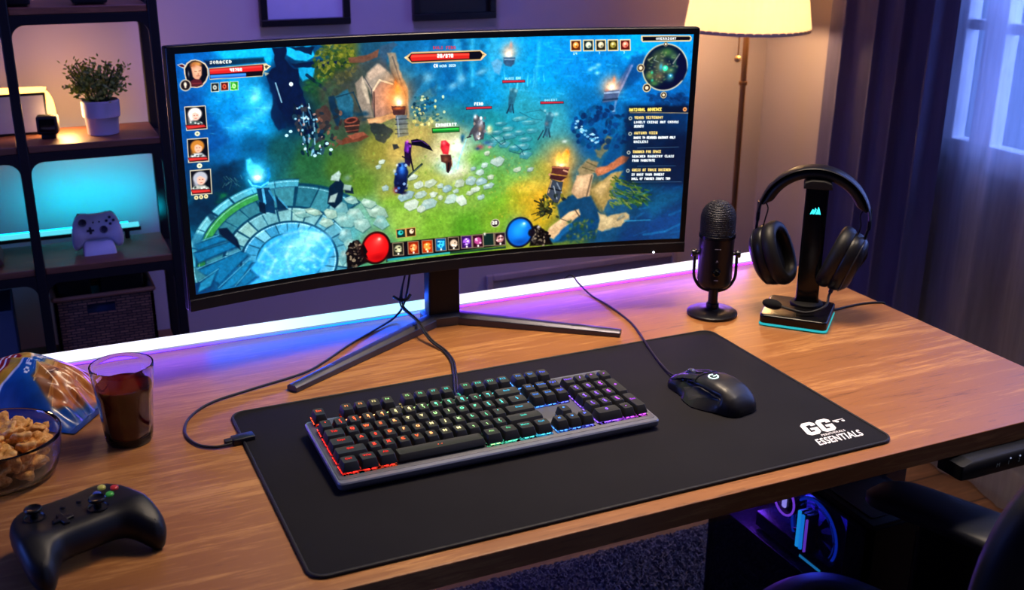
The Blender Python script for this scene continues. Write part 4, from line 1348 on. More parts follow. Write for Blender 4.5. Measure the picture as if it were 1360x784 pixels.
('P','#1f5a68',(669,195.5,665.5,201.7,645.8,205.4,639.7,203.9,636.4,196.2,642.8,192.6,658.8,191.3),1.5,0.7),
('P','#4a94a4',(668.5,194,664.9,200.2,645.2,203.9,639.2,202.5,635.8,194.8,642.2,191.1,658.2,189.8),0.9,0.6),
('B','#dfe8dc',(647.8,194.6),9.1,2.8,0.45,0,0,0),
('P','#1f5a68',(654.6,213,646.6,221.6,632.4,220.8,628.4,215.8,631.9,210.4,646.5,208.5),1.5,0.7),
('P','#4f9aa8',(654.1,211.5,646,220.2,631.8,219.3,627.8,214.3,631.4,209,645.9,207),0.9,0.6),
('B','#dfe8dc',(637.7,211.9),7.3,2.5,0.45,0,0,0),
('P','#1f5a68',(678.5,221.9,670.3,230.8,650.2,227.3,654.1,219.4,671.4,217.4),1.5,0.7),
('P','#3f8c9c',(677.9,220.5,669.7,229.3,649.6,225.9,653.5,217.9,670.8,215.9),0.9,0.6),
('B','#dfe8dc',(660.1,220.2),7.3,2.8,0.45,0,0,0),
('P','#1f5a68',(695.8,219.6,692.9,226,684.6,228.7,670.1,224.3,667.3,221,680.4,215.1,690.3,215.5),1.5,0.7),
('P','#4f9aa8',(695.2,218.1,692.3,224.5,684,227.3,669.5,222.9,666.7,219.5,679.8,213.7,689.7,214),0.9,0.6),
('B','#dfe8dc',(678.7,217.9),7.3,2.6,0.45,0,0,0),
('P','#1f5a68',(703,236.7,690.6,248.2,674.6,244.9,674.3,234.7,689.2,232),1.5,0.7),
('P','#4a94a4',(702.4,235.2,690,246.7,674,243.4,673.7,233.3,688.6,230.5),0.9,0.6),
('B','#dfe8dc',(682.5,235.7),8.1,3.1,0.45,0,0,0),
('P','#1f5a68',(686.8,192.3,679,197.3,665.7,197.6,661.2,195.4,666.7,187.5,676.3,185.8),1.5,0.7),
('P','#3f8c9c',(686.3,190.9,678.4,195.9,665.1,196.2,660.7,194,666.1,186.1,675.7,184.4),0.9,0.6),
('B','#dfe8dc',(670.7,189.1),7.3,2.3,0.45,0,0,0),
('P','#1f5a68',(639.4,187.5,628.8,194.7,614.9,192.8,613.6,188.6,627.2,184.7),1.4,0.7),
('P','#4a94a4',(638.8,186.1,628.3,193.3,614.4,191.4,613,187.1,626.6,183.2),0.9,0.6),
('B','#dfe8dc',(622.5,186.6),7.2,2,0.45,0,0,0),
('P','#1f5a68',(661.1,182.3,656.1,187.7,639.6,188.4,635.6,184.4,637.9,180.5,654,178.6),1.5,0.7),
('P','#62a4ac',(660.5,180.9,655.5,186.3,639,187,635.1,182.9,637.3,179.1,653.5,177.2),0.9,0.6),
('B','#dfe8dc',(644.6,180.8),7.2,2,0.45,0,0,0),
('P','#1f5a68',(700.7,204.4,698.9,209.4,681.7,212.6,670.8,209.5,680.3,202.6,689.4,201.8),1.5,0.7),
('P','#4a94a4',(700.1,202.9,698.3,208,681.1,211.2,670.2,208.1,679.7,201.2,688.8,200.3),0.9,0.6),
('B','#dfe8dc',(681.7,204.1),8.4,2,0.45,0,0,0),
('P','#1f5a68',(715.4,171.6,712.2,174,697,177.1,680.5,176.8,676.6,171.8,685.7,169.4,707.1,167.5),1.5,0.7),
('P','#4a94a4',(714.8,170.2,711.6,172.6,696.4,175.6,679.9,175.4,676,170.4,685.1,167.9,706.5,166.1),0.9,0.6),
('B','#dfe8dc',(691.1,169.2),10.9,1.8,0.45,0,0,0),
('P','#1f5a68',(691.7,162.1,686.3,166.4,665.7,169.4,660.7,168,656.8,164.6,669.4,159.4,682.2,158.9),1.4,0.7),
('P','#62a4ac',(691.1,160.7,685.7,165,665.1,168,660.1,166.6,656.2,163.2,668.8,157.9,681.6,157.4),0.9,0.6),
('B','#dfe8dc',(669.5,161.2),9,1.8,0.45,0,0,0),
('P','#1f5a68',(647,170.8,644,174.3,634.3,176.8,620.4,174.4,621,171,632.1,168,641.6,168.4),1.4,0.7),
('P','#3f8c9c',(646.4,169.4,643.5,172.9,633.7,175.3,619.9,172.9,620.4,169.5,631.5,166.5,641.1,167),0.9,0.6),
('B','#dfe8dc',(629.7,169.6),7.2,1.8,0.45,0,0,0),
('P','#1f5a68',(714.5,189.1,708.5,193.8,692.6,195.4,687.7,190.8,691.9,186.3,707.1,184.6),1.5,0.7),
('P','#4a94a4',(713.9,187.6,707.9,192.3,692,193.9,687.1,189.3,691.3,184.9,706.5,183.2),0.9,0.6),
('B','#dfe8dc',(696.7,187.1),7.3,2,0.45,0,0,0),
('P','#1f5a68',(625.5,211.7,619.1,218.3,605.4,216.2,606.4,211.9,616.7,209.1),1.5,0.7),
('P','#4f9aa8',(625,210.2,618.6,216.9,604.8,214.7,605.9,210.5,616.1,207.7),0.9,0.6),
('B','#dfe8dc',(612.4,210.9),5.4,1.8,0.45,0,0,0),
('P','#1f5a68',(616.8,187.4,614.7,191.3,608.3,193.4,600,191.4,598,188.2,604.7,184.4,610.2,183.9),1.4,0.7),
('P','#4a94a4',(616.3,186,614.1,189.9,607.7,192,599.4,190,597.4,186.8,604.2,182.9,609.6,182.5),0.9,0.6),
('B','#dfe8dc',(605.1,185.8),4.7,1.8,0.45,0,0,0),
('L','#18485a',(610.8,192.6,633.2,213.4,642.4,208.7,638.6,199.6),1.8,0.7,1.3),
('L','#18485a',(652,228.9,674.6,235.6,681.9,228.8,698.7,226.2),1.8,0.7,1.3),
('L','#18485a',(663,215.2,678.1,226.8,682.1,237.8),1.8,0.7,1.3),
('L','#18485a',(687.8,150.9,717.3,147,728.7,154.5),1.8,0.7,1.3),
('L','#18485a',(673,150.3,699.2,163.8,721.6,168.4),1.8,0.7,1.3),
('P','#241038',(432.6,194.3,445.1,198.7,443,217.5,439,241.5,430,237.2,428.8,209.5),1.1,1),
('P','#5a2a7a',(430.8,194.2,439.7,200,437.6,217.1,428.7,212.9),1.1,1),
('B','#b24ad0',(435.5,194.6),3.5,3.5,0.9,0,0,0),
('B','#8a3ac0',(435.9,210.1),3.2,6.3,0.8,0,0,0),
('B','#c060e0',(441.4,203.6),2.1,2.8,0.8,0,0,0),
('P','#150c22',(443.4,191.7,456,190.3,470.3,195.5,482.8,206.8,489.2,217.7,475.5,211.5,461.2,205.2,445,202.2),0.7,1),
('L','#7a50a0',(445.2,195.3,464.9,194.4,479.2,204.8),1.4,0.7,1.2),
('P','#2a1c3a',(430.4,216.5,442.9,219.3,444.5,231.5,438.9,245,431.8,237.4),0.9,1),
('L','#1c1426',(441.1,224.3,447.7,256.2),3.2,1,1.2),
('L','#20202a',(439.1,231.1,424.9,223),2.5,1,1.2),
('P','#2c3036',(404.7,197.2,414.7,197.4,418.8,205.2,407.3,208.4),1,0.9),
('P','#16224a',(415.7,236,430.1,235.5,436.9,255.3,432.8,283,423.4,299.7,409,294.7,405.9,273.4,409.9,252.8),1.4,1),
('B','#2f6ac8',(423.7,248.9),8.5,13.5,0.9,0,0,0),
('B','#63a8f0',(423.1,243.6),3.5,7.1,0.7,0,0,0),
('B','#0e1630',(416.4,284.9),11.4,7.9,0.85,0,0,0),
('B','#a03a48',(409.8,289.5),5.7,6.4,0.85,0,0,0),
('B','#c8d4e0',(408.2,250.9),3.5,4.2,0.8,0,0,0),
('B','#dfe8f0',(413.8,239.3),2.5,2.5,0.8,0,0,0),
('L','#2c3a34',(434.9,265.6,465,242),4.6,1,1.2),
('L','#6a7a70',(442.2,261,462.4,245.3),1.8,0.7,1.2),
('B','#181430',(427.1,296.5),6.5,4.3,0.9,0,0,0),
('R',8235,10,(408.4,238.8,435.4,241.2,434.3,297.3,407.2,294.6),"#4a78c0 #1a2450 #8aa8d0 #22305a".split(),(2.5,3.2),(2.5,3.2),0.8,0,1),
('B','#8fe0e8',(520.7,251.8),25.3,12.3,0.5,0,0,0),
('B','#d8f4ee',(522.5,262.6),14.5,5.8,0.6,0,0,0),
('P','#c02a38',(506.5,198.1,515.6,197.4,524.6,206.4,520.9,227.1,509.9,224.5,504.6,211.9),1.1,1),
('B','#f06a70',(511.9,202.7),4.3,4.3,0.9,0,0,0),
('B','#e84a50',(517.3,216.3),5.7,7.2,0.8,0,0,0),
('P','#4a2c28',(504.4,225.9,526.4,227.5,530,245.4,524.4,260.9,517,262.1,515.3,244.3,506.2,240),1.1,1),
('B','#8a5a44',(515.3,235.5),6.5,5.7,0.7,0,0,0),
('L','#241a20',(521.9,244.8,520.7,262.4),4.3,1,1.3),
('L','#c8a080',(528.1,238.2,529.9,252.5),1.8,0.8,1.3),
('P','#4a4a52',(573.9,157.3,581.2,150.1,590.3,158.2,599.6,172.7,596.1,200.6,577.7,202.9,572.2,188.5,563,195,568.5,181.3,575.8,171.3),1.1,1),
('B','#e8ecf0',(578.3,154.1),3.9,5,0.9,0,0,0),
('B','#c8ccd4',(590.4,166.9),5.7,8.6,0.8,0,0,0),
('B','#e0e4e8',(584.3,192.8),5.4,6.5,0.85,0,0,0),
('B','#8a6a5a',(588.6,179.1),4.3,6.5,0.8,0,0,0),
('L','#2c2c34',(568.5,193.6,561.2,194.8),2.5,1,1.3),
('B','#ead890',(608.9,182),7.2,9.4,0.75,0,0,0),
('B','#f4ecc0',(607,178.4),3.6,4.3,0.8,0,0,0),
('R',8783,12,(573.9,153.9,599.5,155.3,599.8,204.3,574,202.7),"#f0f4f6 #3a3c46 #9a8a80 #6c6e7a".split(),(2.1,2.8),(2.8,3.6),0.8,0,1),
('B','#a04a5a',(588.8,216),8.7,5.8,0.85,0,0,0),
('B','#3a5a8a',(603.5,208.1),10.1,5.1,0.85,0,0,0),
('B','#d87a80',(609.2,217.3),5.1,3.3,0.7,0,0,0),
('B','#22406a',(583.3,219.2),5.1,3.3,0.8,0,0,0),
('B','#2a6a8a',(552,192.5),5.7,6.4,0.85,0,0,0),
('B','#123c5c',(550.9,198.4),3.6,7.2,0.8,0,0,0),
('L','#8ad8e0',(559.4,198.2,544.7,235.9,541,256.9),2.9,0.55,1.3),
('P','#28506a',(651.2,102.4,660.7,100,668.1,106.6,663.9,120.2,658.4,137.4,654.9,150.5,648.2,147.3,647.9,126.4),1.2,1),
('B','#bcd4dc',(663.7,105.7),4.3,4.3,0.75,0,0,0),
('B','#8ab0c0',(653.4,103.2),3.6,3.6,0.8,0,0,0),
('B','#16304a',(653.7,123.2),5,9.3,0.8,0,0,0),
('L','#142a40',(656.8,133.8,659.3,150),3.2,1,1.2),
('L','#142a40',(652.4,133.6,645.3,150),3.2,1,1.2),
('P','#28506a',(729.8,154.6,739.4,152.1,747,158.8,743,172.9,737.5,190.4,734.1,203.9,727.3,200.7,726.7,179.2),1.3,1),
('B','#bcd4dc',(742.5,157.9),4.4,4.4,0.75,0,0,0),
('B','#8ab0c0',(732,155.4),3.6,3.6,0.8,0,0,0),
('B','#16304a',(732.6,176),5.1,9.5,0.8,0,0,0),
('L','#142a40',(735.9,186.8,738.6,203.4),3.3,1,1.3),
('L','#142a40',(731.4,186.6,724.4,203.4),3.3,1,1.3),
('B','#7a4048',(731.1,175.9),4.4,5.1,0.8,0,0,0),
('B','#d8dee0',(751.1,157.2),5.1,4.4,0.8,0,0,0),
('L','#1a2c40',(724,189.8,713.3,207.9),2.9,1,1.3),
('B','#dfe6e8',(726.7,149.1),2.9,2.9,0.8,0,0,0),
('B','#ff9a30',(762.4,250.6),43.3,43.3,0.6,0,0,0),
('B','#ffb850',(765.8,255.3),21,20.1,0.7,0,0,0),
('B','#fff2c0',(765.9,258.8),11.9,11,0.95,0,0,0),
('B','#ffffff',(765,260.6),5.5,4.6,0.9,0,0,0),
('P','#ffc050',(753.1,250.1,759.7,237.1,764.5,244,775.7,232.5,783,242.7,778.9,260.4,760.5,263.9),2.7,0.8),
('B','#ff7a20',(778.2,238),5.5,8.2,0.6,0,0,0),
('B','#e8ecf0',(770.9,214.6),6.3,3.6,0.55,0,0,0),
('P','#54302e',(745.7,265.4,783.9,269.7,779.9,287.5,743.4,281),1.1,1,0.9,4.6),
('L','#a86a50',(746.7,267.7,783,271.4),3.2,0.9,1.3),
('L','#c89070',(740.7,283,769.9,296.9),5.5,0.9,1.3),
('P','#43262a',(742.5,283.2,780,289.8,766.2,298.1,740.5,292),1.1,1),
('L','#d0a080',(771.1,275.7,779.6,279.3),3.2,0.8,1.3),
('P','#3c4450',(743.8,294.5,770.1,300.5,765.2,336.7,758.5,350.1,734.4,325.7),1.1,1,1.4,5.5),
('L','#c8a070',(739,321.4,745.3,296.8),2.8,0.7,1.3),
('L','#8a94a0',(757.1,302.1,768,323.2),2.8,0.7,1.3),
('L','#14181e',(741.1,312.4,766.9,319.5),3.2,0.8,1.3),
('L','#aab2b8',(750.3,308.5,758.1,336.3),2.3,0.7,1.3),
('Q',3550,26,(728,348.1,746.8,349.3,747.5,372.4,728.6,371.1),"#1c2018 #24281a #3c3a20 #5a5424 #10161a".split(),(-27.9,-2.3),(-25.6,13.9),(2.3,4.2),0.85,1.3),
('R',9098,46,(720.4,324.8,786,328.8,787.9,384.4,721.8,379.9),"#26302a #6a6a2a #8a8434 #1a242c #404a2a".split(),(2.8,6.5),(2.3,4.2),0.75,3,1),
('P','#0e3f66',(758.5,350.1,795.4,329.4,833.2,336.1,853.6,369.7,873.5,389.5,850.1,397.6,851.5,430.8,751.5,431.1,769.3,392.5),2.8,0.9,2.3,10.3),
('P','#b09070',(800.9,288.6,831,283.3,838.3,290.5,828.5,335.8,802.8,339,788.2,324.4),1.8,1,1.4,8.3),
('P','#d8b890',(805.7,291.1,826.5,287.6,822.9,312.5,799.9,325),5.5,0.7),
('L','#54483c',(833.7,290.2,823.8,335.6),3.7,0.7,1.3),
('P','#857658',(802.7,275.1,825.1,253.6,846.5,263.6,840.5,286,807.9,289),2.3,1,1.8,7.4),
('L','#4a4a34',(811.9,271,840.3,281.5),2.8,0.6,1.3),
('L','#4a4a34',(820.8,260.2,842.6,270.7),2.8,0.6,1.3),
('P','#6c6a52',(838.3,236.2,851.7,223.3,864.8,206,874.3,210.8,866.3,237.4,850.8,254.7,843.6,249.9),2.3,0.9,1.4,7.3),
('P','#0f4a78',(866.7,246.4,874.5,215.2,902.6,220.7,894.7,247.4,872.4,269.2,853.9,273),2.8,0.9,1.8,7.4),
('P','#a8684a',(844.6,272.6,867.8,269,899.5,249.9,916,252.7,909.6,263.9,868.5,285,847.8,291.8,841.3,282.4),1.8,1,1.4,7.4),
('B','#d08a64',(854.2,279.8),10.2,6.5,0.7,0,0,0),
('P','#96804f',(832.7,322.2,859.9,300.6,887.2,283.5,901.1,281.8,892.8,302.1,875.3,328.9,895.2,348.4,868.1,375.1,847.8,346.1),2.3,1,1.9,8.4),
('P','#c8aa78',(837.3,320.2,864.6,300.8,885.1,288,874.4,310.5,856.9,337.3),5.6,0.7),
('P','#1f5070',(871.5,347.3,894.9,343.8,924.1,359.1,901.6,381.5,882.8,385.3,863.1,370.2),2.4,0.9,1.9,7.5),
('P','#a89470',(851.3,371.9,873.1,382.4,915.5,375.1,923.4,389.6,902.8,405.2,869.8,412.9,850.7,411.8,856.8,388.6),1.9,1,2.4,7.6),
('P','#c8b48a',(853.9,376.7,882.9,387.6,878.9,403.9,859.7,400.5),4.7,0.6),
('P','#1c5a8a',(737,418.2,783,379.4,797.9,399.1,761,429.4,746.9,433),1.9,0.8,0.9,7.6),
('P','#c4a27c',(741.2,399.8,787.3,365.8,808.4,362.4,811.2,374.2,769.8,406.6,753.7,424.2,737,418.2),1.9,1,0.9,7.5),
('P','#e0c49c',(745.9,400.2,787.4,370.4,803.8,366.8,764.6,392.2),4.7,0.7),
('L','#5a4c40',(768.9,380.8,790.5,390.2),2.3,0.8,1.3),
('L','#4a4038',(798.9,361.9,810.4,378.8),2.8,0.8,1.3),
('Q',3928,120,(873.5,292.1,906.4,293.4,955.2,323,957.4,360.5,876.7,356.9),"#4a6a2c #35582c #6a7a34 #23462c #7c8440".split(),(4.6,18.6),(1.9,10.2),(1.9,4.2),0.7,1.3),
('R',2754,60,(783.2,384.1,849.7,388.2,851.9,437.9,784.9,433.5),"#3c5a2c #5c6e30 #2a4a3a #7a7a3c #1c4048".split(),(2.8,7.1),(1.9,3.8),0.7,3,0),
('P','#1a6a8a',(957.4,360.5,988.9,333.5,1036,330.3,1037.3,349.1,996.1,371.4,973.7,394.2),9.5,0.45),
('P','#0c3f74',(955.5,407.7,987.8,390,1036.6,372.7,1039.3,410.9,976.1,432.5),7.7,0.6),
('L','#3a8ab0',(911.8,393.8,969,394),2.9,0.6,1.4),
('L','#2a78a8',(956.6,426.9,1004.1,421.7,1036.6,406.1),4.8,0.4,1.4),
('Q',6874,24,(856,318.8,1030.9,325.5,1038.9,439.8,861.1,431.4),"#1a6090 #0a2c50 #2070a0".split(),(9.3,28),(-12.1,-1.9),(2.3,5.6),0.3,2.8),
('L','#5ac0e0',(538.7,-2.5,549.4,91.1),14.1,0.35,6.6),
('L','#5ac0e0',(571.1,2.6,571.4,92.1),5.8,0.5,6.7),
('L','#5ac0e0',(614.6,1.8,610.9,77.3),16.8,0.3,6.7),
('L','#5ac0e0',(711.3,10.5,704.6,97.7),6.8,0.35,6.8),
('L','#0e4f80',(493.7,-4,480.3,47.2,492.7,100.5),10.7,0.45,5.8),
('L','#0e4f80',(527.9,5.1,510.4,48.6,532,86.1),10.8,0.45,5.8),
('L','#0e4f80',(553.8,2,558.2,58.7,549.4,91.1),10.8,0.45,5.8),
('L','#0e4f80',(592.9,15.3,584.4,68),10.9,0.45,5.9),
('R',9048,60,(468.1,-1,610.2,3.7,611.2,106.4,466.8,99.1),"#2a86b0 #0f5a88 #3a96ba #135f90".split(),(4.1,12.3),(3.3,9),0.35,0,0),
('B','#8fc4d8',(591,66.2),14.5,6,0.6,-0.3,0,0),
('B','#8fc4d8',(549.4,76.7),9.3,9.3,0.6,-0.3,0,0),
('B','#8fc4d8',(480,71.4),12.5,10.9,0.6,-0.3,0,0),
('B','#8fc4d8',(531.9,90.2),11.9,6.8,0.6,-0.3,0,0),
('P','#6a9ec0',(610.6,48.5,623.7,40.8,634.8,49.4,628.5,73.9,617.4,67.3),2.1,0.75),
('B','#f0a880',(647.7,27.2),20.4,20.4,0.55,0,0,0),
('B','#ffc8a0',(647.8,31.3),12.8,12.8,0.6,0,0,0),
('B','#fff0e0',(647.8,33.4),6.8,7.7,0.9,0,0,0),
('P','#3a5a78',(636.9,39.2,661.2,40,659.2,52.3,652.6,58.2,641.5,55.8,636.2,49.4),1.3,1),
('L','#8aa8c0',(639.2,43.3,659,44),2.6,0.7,1.2),
('B','#f09070',(651.9,15.1),3.4,6.8,0.6,0,0,0),
('P','#3f96a4',(615.5,94.1,673,83.9,749.9,112,787.5,152,770.7,194.8,716.1,201,651.8,146.2),17.2,0.4),
('Q',4117,70,(662.8,9.3,898.7,14.1,905.7,142.6,665,134.1),"#38b4e4 #0c74b4 #58c4ec #1486c4".split(),(8.5,29.7),(-4.2,4.2),(1.7,4.2),0.25,2.1),
('B','#9fdcf0',(829.3,65.5),8.9,3.9,0.6,0,0,0),
('B','#9fdcf0',(838,59.3),6.5,3.9,0.6,0,0,0),
('B','#9fdcf0',(820.5,69.5),5.7,3.9,0.6,0,0,0),
('B','#9fdcf0',(836.5,76.3),6.4,4,0.6,0,0,0),
('Q',5858,24,(632.8,61.7,730.6,64.9,731.4,94.4,633.2,90.7),('#5fc8e6',),(-3.4,3.4),(4.3,25.6),(2.1,2.1),0.3,1.2),
('P','#0a3f74',(909.3,43.7,936.2,39.9,947,69.9,912.7,103.7,881.5,115.9,860.1,145.7,850.6,136.7,880.8,103),4.4,0.7),
('P','#5a6a9a',(903.5,60.6,914.7,58.7,894.5,103.3,881.5,115.9,876.5,107.2),2.6,0.6),
('L','#8a94c0',(910.4,62.9,881.9,124.6,874.5,159.2),4.4,0.5,1.3),
('B','#b8d0e8',(875.3,157.1),4.5,7.2,0.7,0,0,0),
('B','#ff9a60',(867.2,102.7),26.6,24.8,0.55,0,0,0),
('B','#ffc890',(868.2,104.8),15.1,14.2,0.75,0,0,0),
('B','#fff2dc',(869.6,106.2),8,8,0.95,0,0,0),
('B','#ff8a50',(873.4,89.9),3.5,7.1,0.7,0,0,0),
('P','#4a5a7a',(854.1,113.1,885.8,111.7,882.3,133.3,850.6,136.7),1.8,1),
('L','#9ab0cc',(854.3,117.4,885.1,116),3.6,0.8,1.3),
('L','#22344c',(851.3,131.6,882.2,129.8),4,0.8,1.3),
('B','#c87a60',(858.5,111.9),5.3,3.1,0.7,0,0,0),
('R',8458,120,(922.1,191.5,910.4,218.3,876.5,234.1,833.6,232.4,798.3,214.1,784.2,186.7,796.3,160.5,829.8,145.3,872.2,146.5,907.5,164.1),"#0c3f74 #0a3360 #124f88 #0e4a70 #092c54".split(),(3.6,9.1),(2.7,6.3),0.75,3,2),
('R',4335,40,(792.7,169.5,849.5,213.9,850.3,231.8,793.3,187),"#8ac0dc #bfe0ea #3a86b4 #5aa0c4".split(),(1.8,4),(1.3,2.7),0.7,0,1),
('R',7973,60,(950.2,121.8,1037.1,123.3,1039,149.7,951.8,148.1),"#0a3a6c #0e4c84 #0b3058".split(),(4.5,9.8),(2.7,5.4),0.6,0.5,2),
('R',1413,50,(449.4,106.2,514.4,109.9,514.1,159.7,448.6,155.3),"#1c4a5c #14384a #2f6a74 #d8d080 #e8e8b0 #2a5a5c".split(),(1.7,3.8),(1.7,3.4),0.7,0,1),
('P','#0b2c44',(-2,271.5,58,209.6,110.7,196.4,115.3,244.4,134.1,267,107.4,299.8,57.8,312.5,2.6,307.7),3.9,0.75,3.1,9.3),
('Q',1908,26,(65.2,218.3,104.7,223.2,103,246.8,63.4,241.6),"#3a5a60 #1c3c48 #567478".split(),(-7.8,7.8),(2.4,9.4),(1.6,2.4),0.5,1.1),
('R',1810,80,(55,248.3,142.7,260,139,316.6,50.6,303.4),"#14583a #1f6a40 #0f4038 #2a7a44".split(),(3.1,7.9),(2,4.7),0.45,0,0),
('P','#123f58',(-6.5,416.6,-8.3,406.8,-9.3,397.1,-9.5,387.4,-8.9,377.8,-7.5,368.4,-5.3,359.1,-2.4,350.1,1.3,341.3,5.8,332.7,11,324.5,16.9,316.5,23.4,308.9,30.7,301.7,38.6,294.9,47,288.4,56.1,282.5,65.7,277,75.8,271.9,86.4,267.4,97.4,263.4,108.8,260,120.6,257.1,132.7,254.7,145,253,157.5,251.8,170.3,251.2,183.1,251.3,196,251.9,208.9,253.2,221.8,255.1,234.6,257.6,247.2,260.7,259.7,264.4,271.9,268.7,283.8,273.6,295.3,279.1,306.4,285.1,317.1,291.6,327.3,298.7,336.9,306.3,279.9,338.9,273.9,333.7,267.6,328.9,261,324.4,254.1,320.2,246.9,316.4,239.5,313,231.9,310,224.1,307.3,216.2,305.1,208.1,303.3,200,301.9,191.9,301,183.8,300.4,175.7,300.3,167.7,300.6,159.7,301.4,151.9,302.5,144.3,304,136.8,306,129.6,308.3,122.6,311,115.9,314.1,109.4,317.5,103.3,321.3,97.6,325.4,92.2,329.8,87.2,334.5,82.6,339.5,78.4,344.8,74.7,350.3,71.5,356,68.7,361.9,66.4,368,64.6,374.2,63.3,380.6,62.5,387.1,62.2,393.7,62.4,400.3,63.1,407,64.4,413.6),2,0.95),
('P','#3a7684',(0.2,415.1,-1.1,407.5,-2,400,-2.4,392.4,-2.3,385,54.9,390.8,54.9,396.3,55.3,401.9,56,407.5,57,413.1),1.2,0.95),
('L','#a8dcea',(3.9,414.9,2.5,407.5,1.6,400.1,1.2,392.7,1.3,385.4),2,0.4,1.2),
('P','#3f7f8c',(-1.9,379.5,-1,372.2,0.5,364.9,2.4,357.8,4.8,350.9,59.7,365.4,58,370.6,56.7,375.9,55.8,381.3,55.2,386.7),1.2,0.95),
('L','#a8dcea',(1.7,380,2.6,372.8,4,365.7,5.9,358.8,8.2,351.9),2,0.4,1.1),
('P','#4a8c94',(6.2,347.2,9.3,340.5,12.9,333.9,16.9,327.5,21.4,321.3,71.1,343.4,68,348,65.3,352.8,62.8,357.7,60.7,362.7),1.2,0.95),
('L','#a8dcea',(9.7,348.3,12.7,341.7,16.2,335.2,20.2,329,24.5,322.9),2,0.4,1.1),
('P','#3a7684',(23.7,318.3,29,312.2,34.7,306.4,40.8,300.9,47.3,295.6,89.2,324.2,84.6,328.2,80.4,332.3,76.4,336.7,72.8,341.2),1.2,0.95),
('L','#a8dcea',(26.8,320,32,314,37.6,308.3,43.6,302.8,50,297.6),2,0.4,1.1),
('P','#3f7f8c',(48.7,294.5,56.2,289.3,64,284.3,72.2,279.8,80.9,275.6,112.6,309.4,106.6,312.5,100.8,315.9,95.3,319.6,90.1,323.4),1.2,0.95),
('L','#a8dcea',(51.4,296.6,58.6,291.4,66.4,286.6,74.4,282.2,82.9,278.1),2,0.4,1.1),
('P','#3a7684',(82.8,274.7,91.3,271.2,99.9,268.1,108.9,265.3,118.1,262.8,138.5,300.1,132.1,301.9,125.9,303.9,119.8,306.2,113.9,308.8),1.2,0.95),
('L','#a8dcea',(84.8,277.2,93.1,273.8,101.6,270.7,110.4,267.9,119.4,265.5),2,0.4,1.1),
('P','#3f7f8c',(122.6,261.8,132.5,259.8,142.6,258.2,152.9,257.1,163.3,256.4,169.9,295.5,162.7,296,155.6,296.8,148.6,297.9,141.7,299.3),1.2,0.95),
('L','#a8dcea',(123.9,264.5,133.6,262.6,143.5,261,153.5,259.9,163.7,259.2),2,0.4,1.2),
('P','#3f7f8c',(164.7,256.3,174.8,256,184.9,256.2,195.1,256.7,205.3,257.7,199,296.8,192,296,184.9,295.5,177.9,295.4,170.9,295.5),1.2,0.95),
('L','#a8dcea',(165.1,259.1,175,258.9,184.9,259.1,194.9,259.6,204.9,260.6),2,0.4,1.2),
('P','#2f6c7c',(213.1,258.7,223.1,260.3,233,262.4,242.8,264.8,252.5,267.6,231.7,304.4,225,302.2,218.2,300.4,211.3,298.8,204.4,297.6),1.2,0.95),
('L','#a8dcea',(212.6,261.6,222.4,263.2,232.1,265.2,241.7,267.5,251.2,270.3),2.1,0.4,1.2),
('P','#3f7f8c',(255.5,268.5,265.2,271.8,274.7,275.6,284,279.7,293,284.2,259.5,316.8,253.3,313.5,246.9,310.4,240.3,307.6,233.7,305.1),1.3,0.95),
('L','#a8dcea',(254.1,271.2,263.6,274.5,272.9,278.1,282,282.2,290.9,286.6),2.1,0.4,1.2),
('P','#2f6c7c',(296.2,285.8,304.7,290.7,312.8,295.8,320.7,301.3,328.2,307.1,283.5,333.9,278.4,329.6,273,325.5,267.4,321.7,261.6,318.1),1.3,0.95),
('L','#a8dcea',(294,288.2,302.3,293,310.3,298,318,303.4,325.4,309.1),2.1,0.4,1.2),
('P','#123f58',(6.3,385.2,6.7,380.4,7.2,375.7,7.9,371,8.8,366.3,9.9,361.7,11.2,357.2,12.7,352.7,14.3,348.2,16.2,343.9,18.2,339.5,20.4,335.3,22.8,331.2,25.4,327.1,28.2,323.1,31.1,319.2,34.2,315.3,37.5,311.6,40.9,308,44.5,304.5,48.2,301,52.1,297.7,56.2,294.5,60.3,291.4,64.7,288.5,69.1,285.6,73.7,282.9,78.4,280.3,83.3,277.8,88.2,275.4,93.3,273.2,98.5,271.1,103.8,269.2,109.2,267.4,114.6,265.7,120.2,264.2,125.8,262.8,131.5,261.6,137.3,260.5,143.2,259.6,149.1,258.8,152.9,274.9,147.6,275.6,142.3,276.4,137.1,277.3,131.9,278.4,126.8,279.6,121.8,280.9,116.9,282.4,112,284,107.3,285.7,102.6,287.6,98,289.5,93.5,291.6,89.2,293.8,84.9,296.1,80.7,298.6,76.7,301.1,72.8,303.7,69,306.5,65.4,309.4,61.9,312.3,58.5,315.4,55.3,318.5,52.2,321.7,49.2,325.1,46.4,328.5,43.8,331.9,41.3,335.5,39,339.1,36.8,342.9,34.8,346.6,33,350.5,31.3,354.4,29.8,358.3,28.5,362.3,27.3,366.4,26.3,370.5,25.5,374.7,24.9,378.9,24.4,383.1,24.2,387.3),2,0.95),
('P','#2f7440',(8.1,385.3,10,369.6,13.9,354.5,20,339.9,28.1,326.2,40.8,333.1,33.3,345.6,27.7,358.9,24,372.7,22.4,387),1.2,0.95),
('L','#a8dcea',(11.6,385.7,13.3,370.3,17.3,355.4,23.2,341.2,31.2,327.7),2,0.4,1.1),
('P','#3f8f4a',(27.9,326.6,38.1,313.6,50.1,301.7,63.8,291.1,79.1,281.8,87.7,292.6,73.6,301.1,61,310.8,49.9,321.6,40.5,333.4),1.2,0.95),
('L','#a8dcea',(31,328.1,40.9,315.3,52.7,303.7,66.2,293.3,81.2,284.1),2,0.4,1.1),
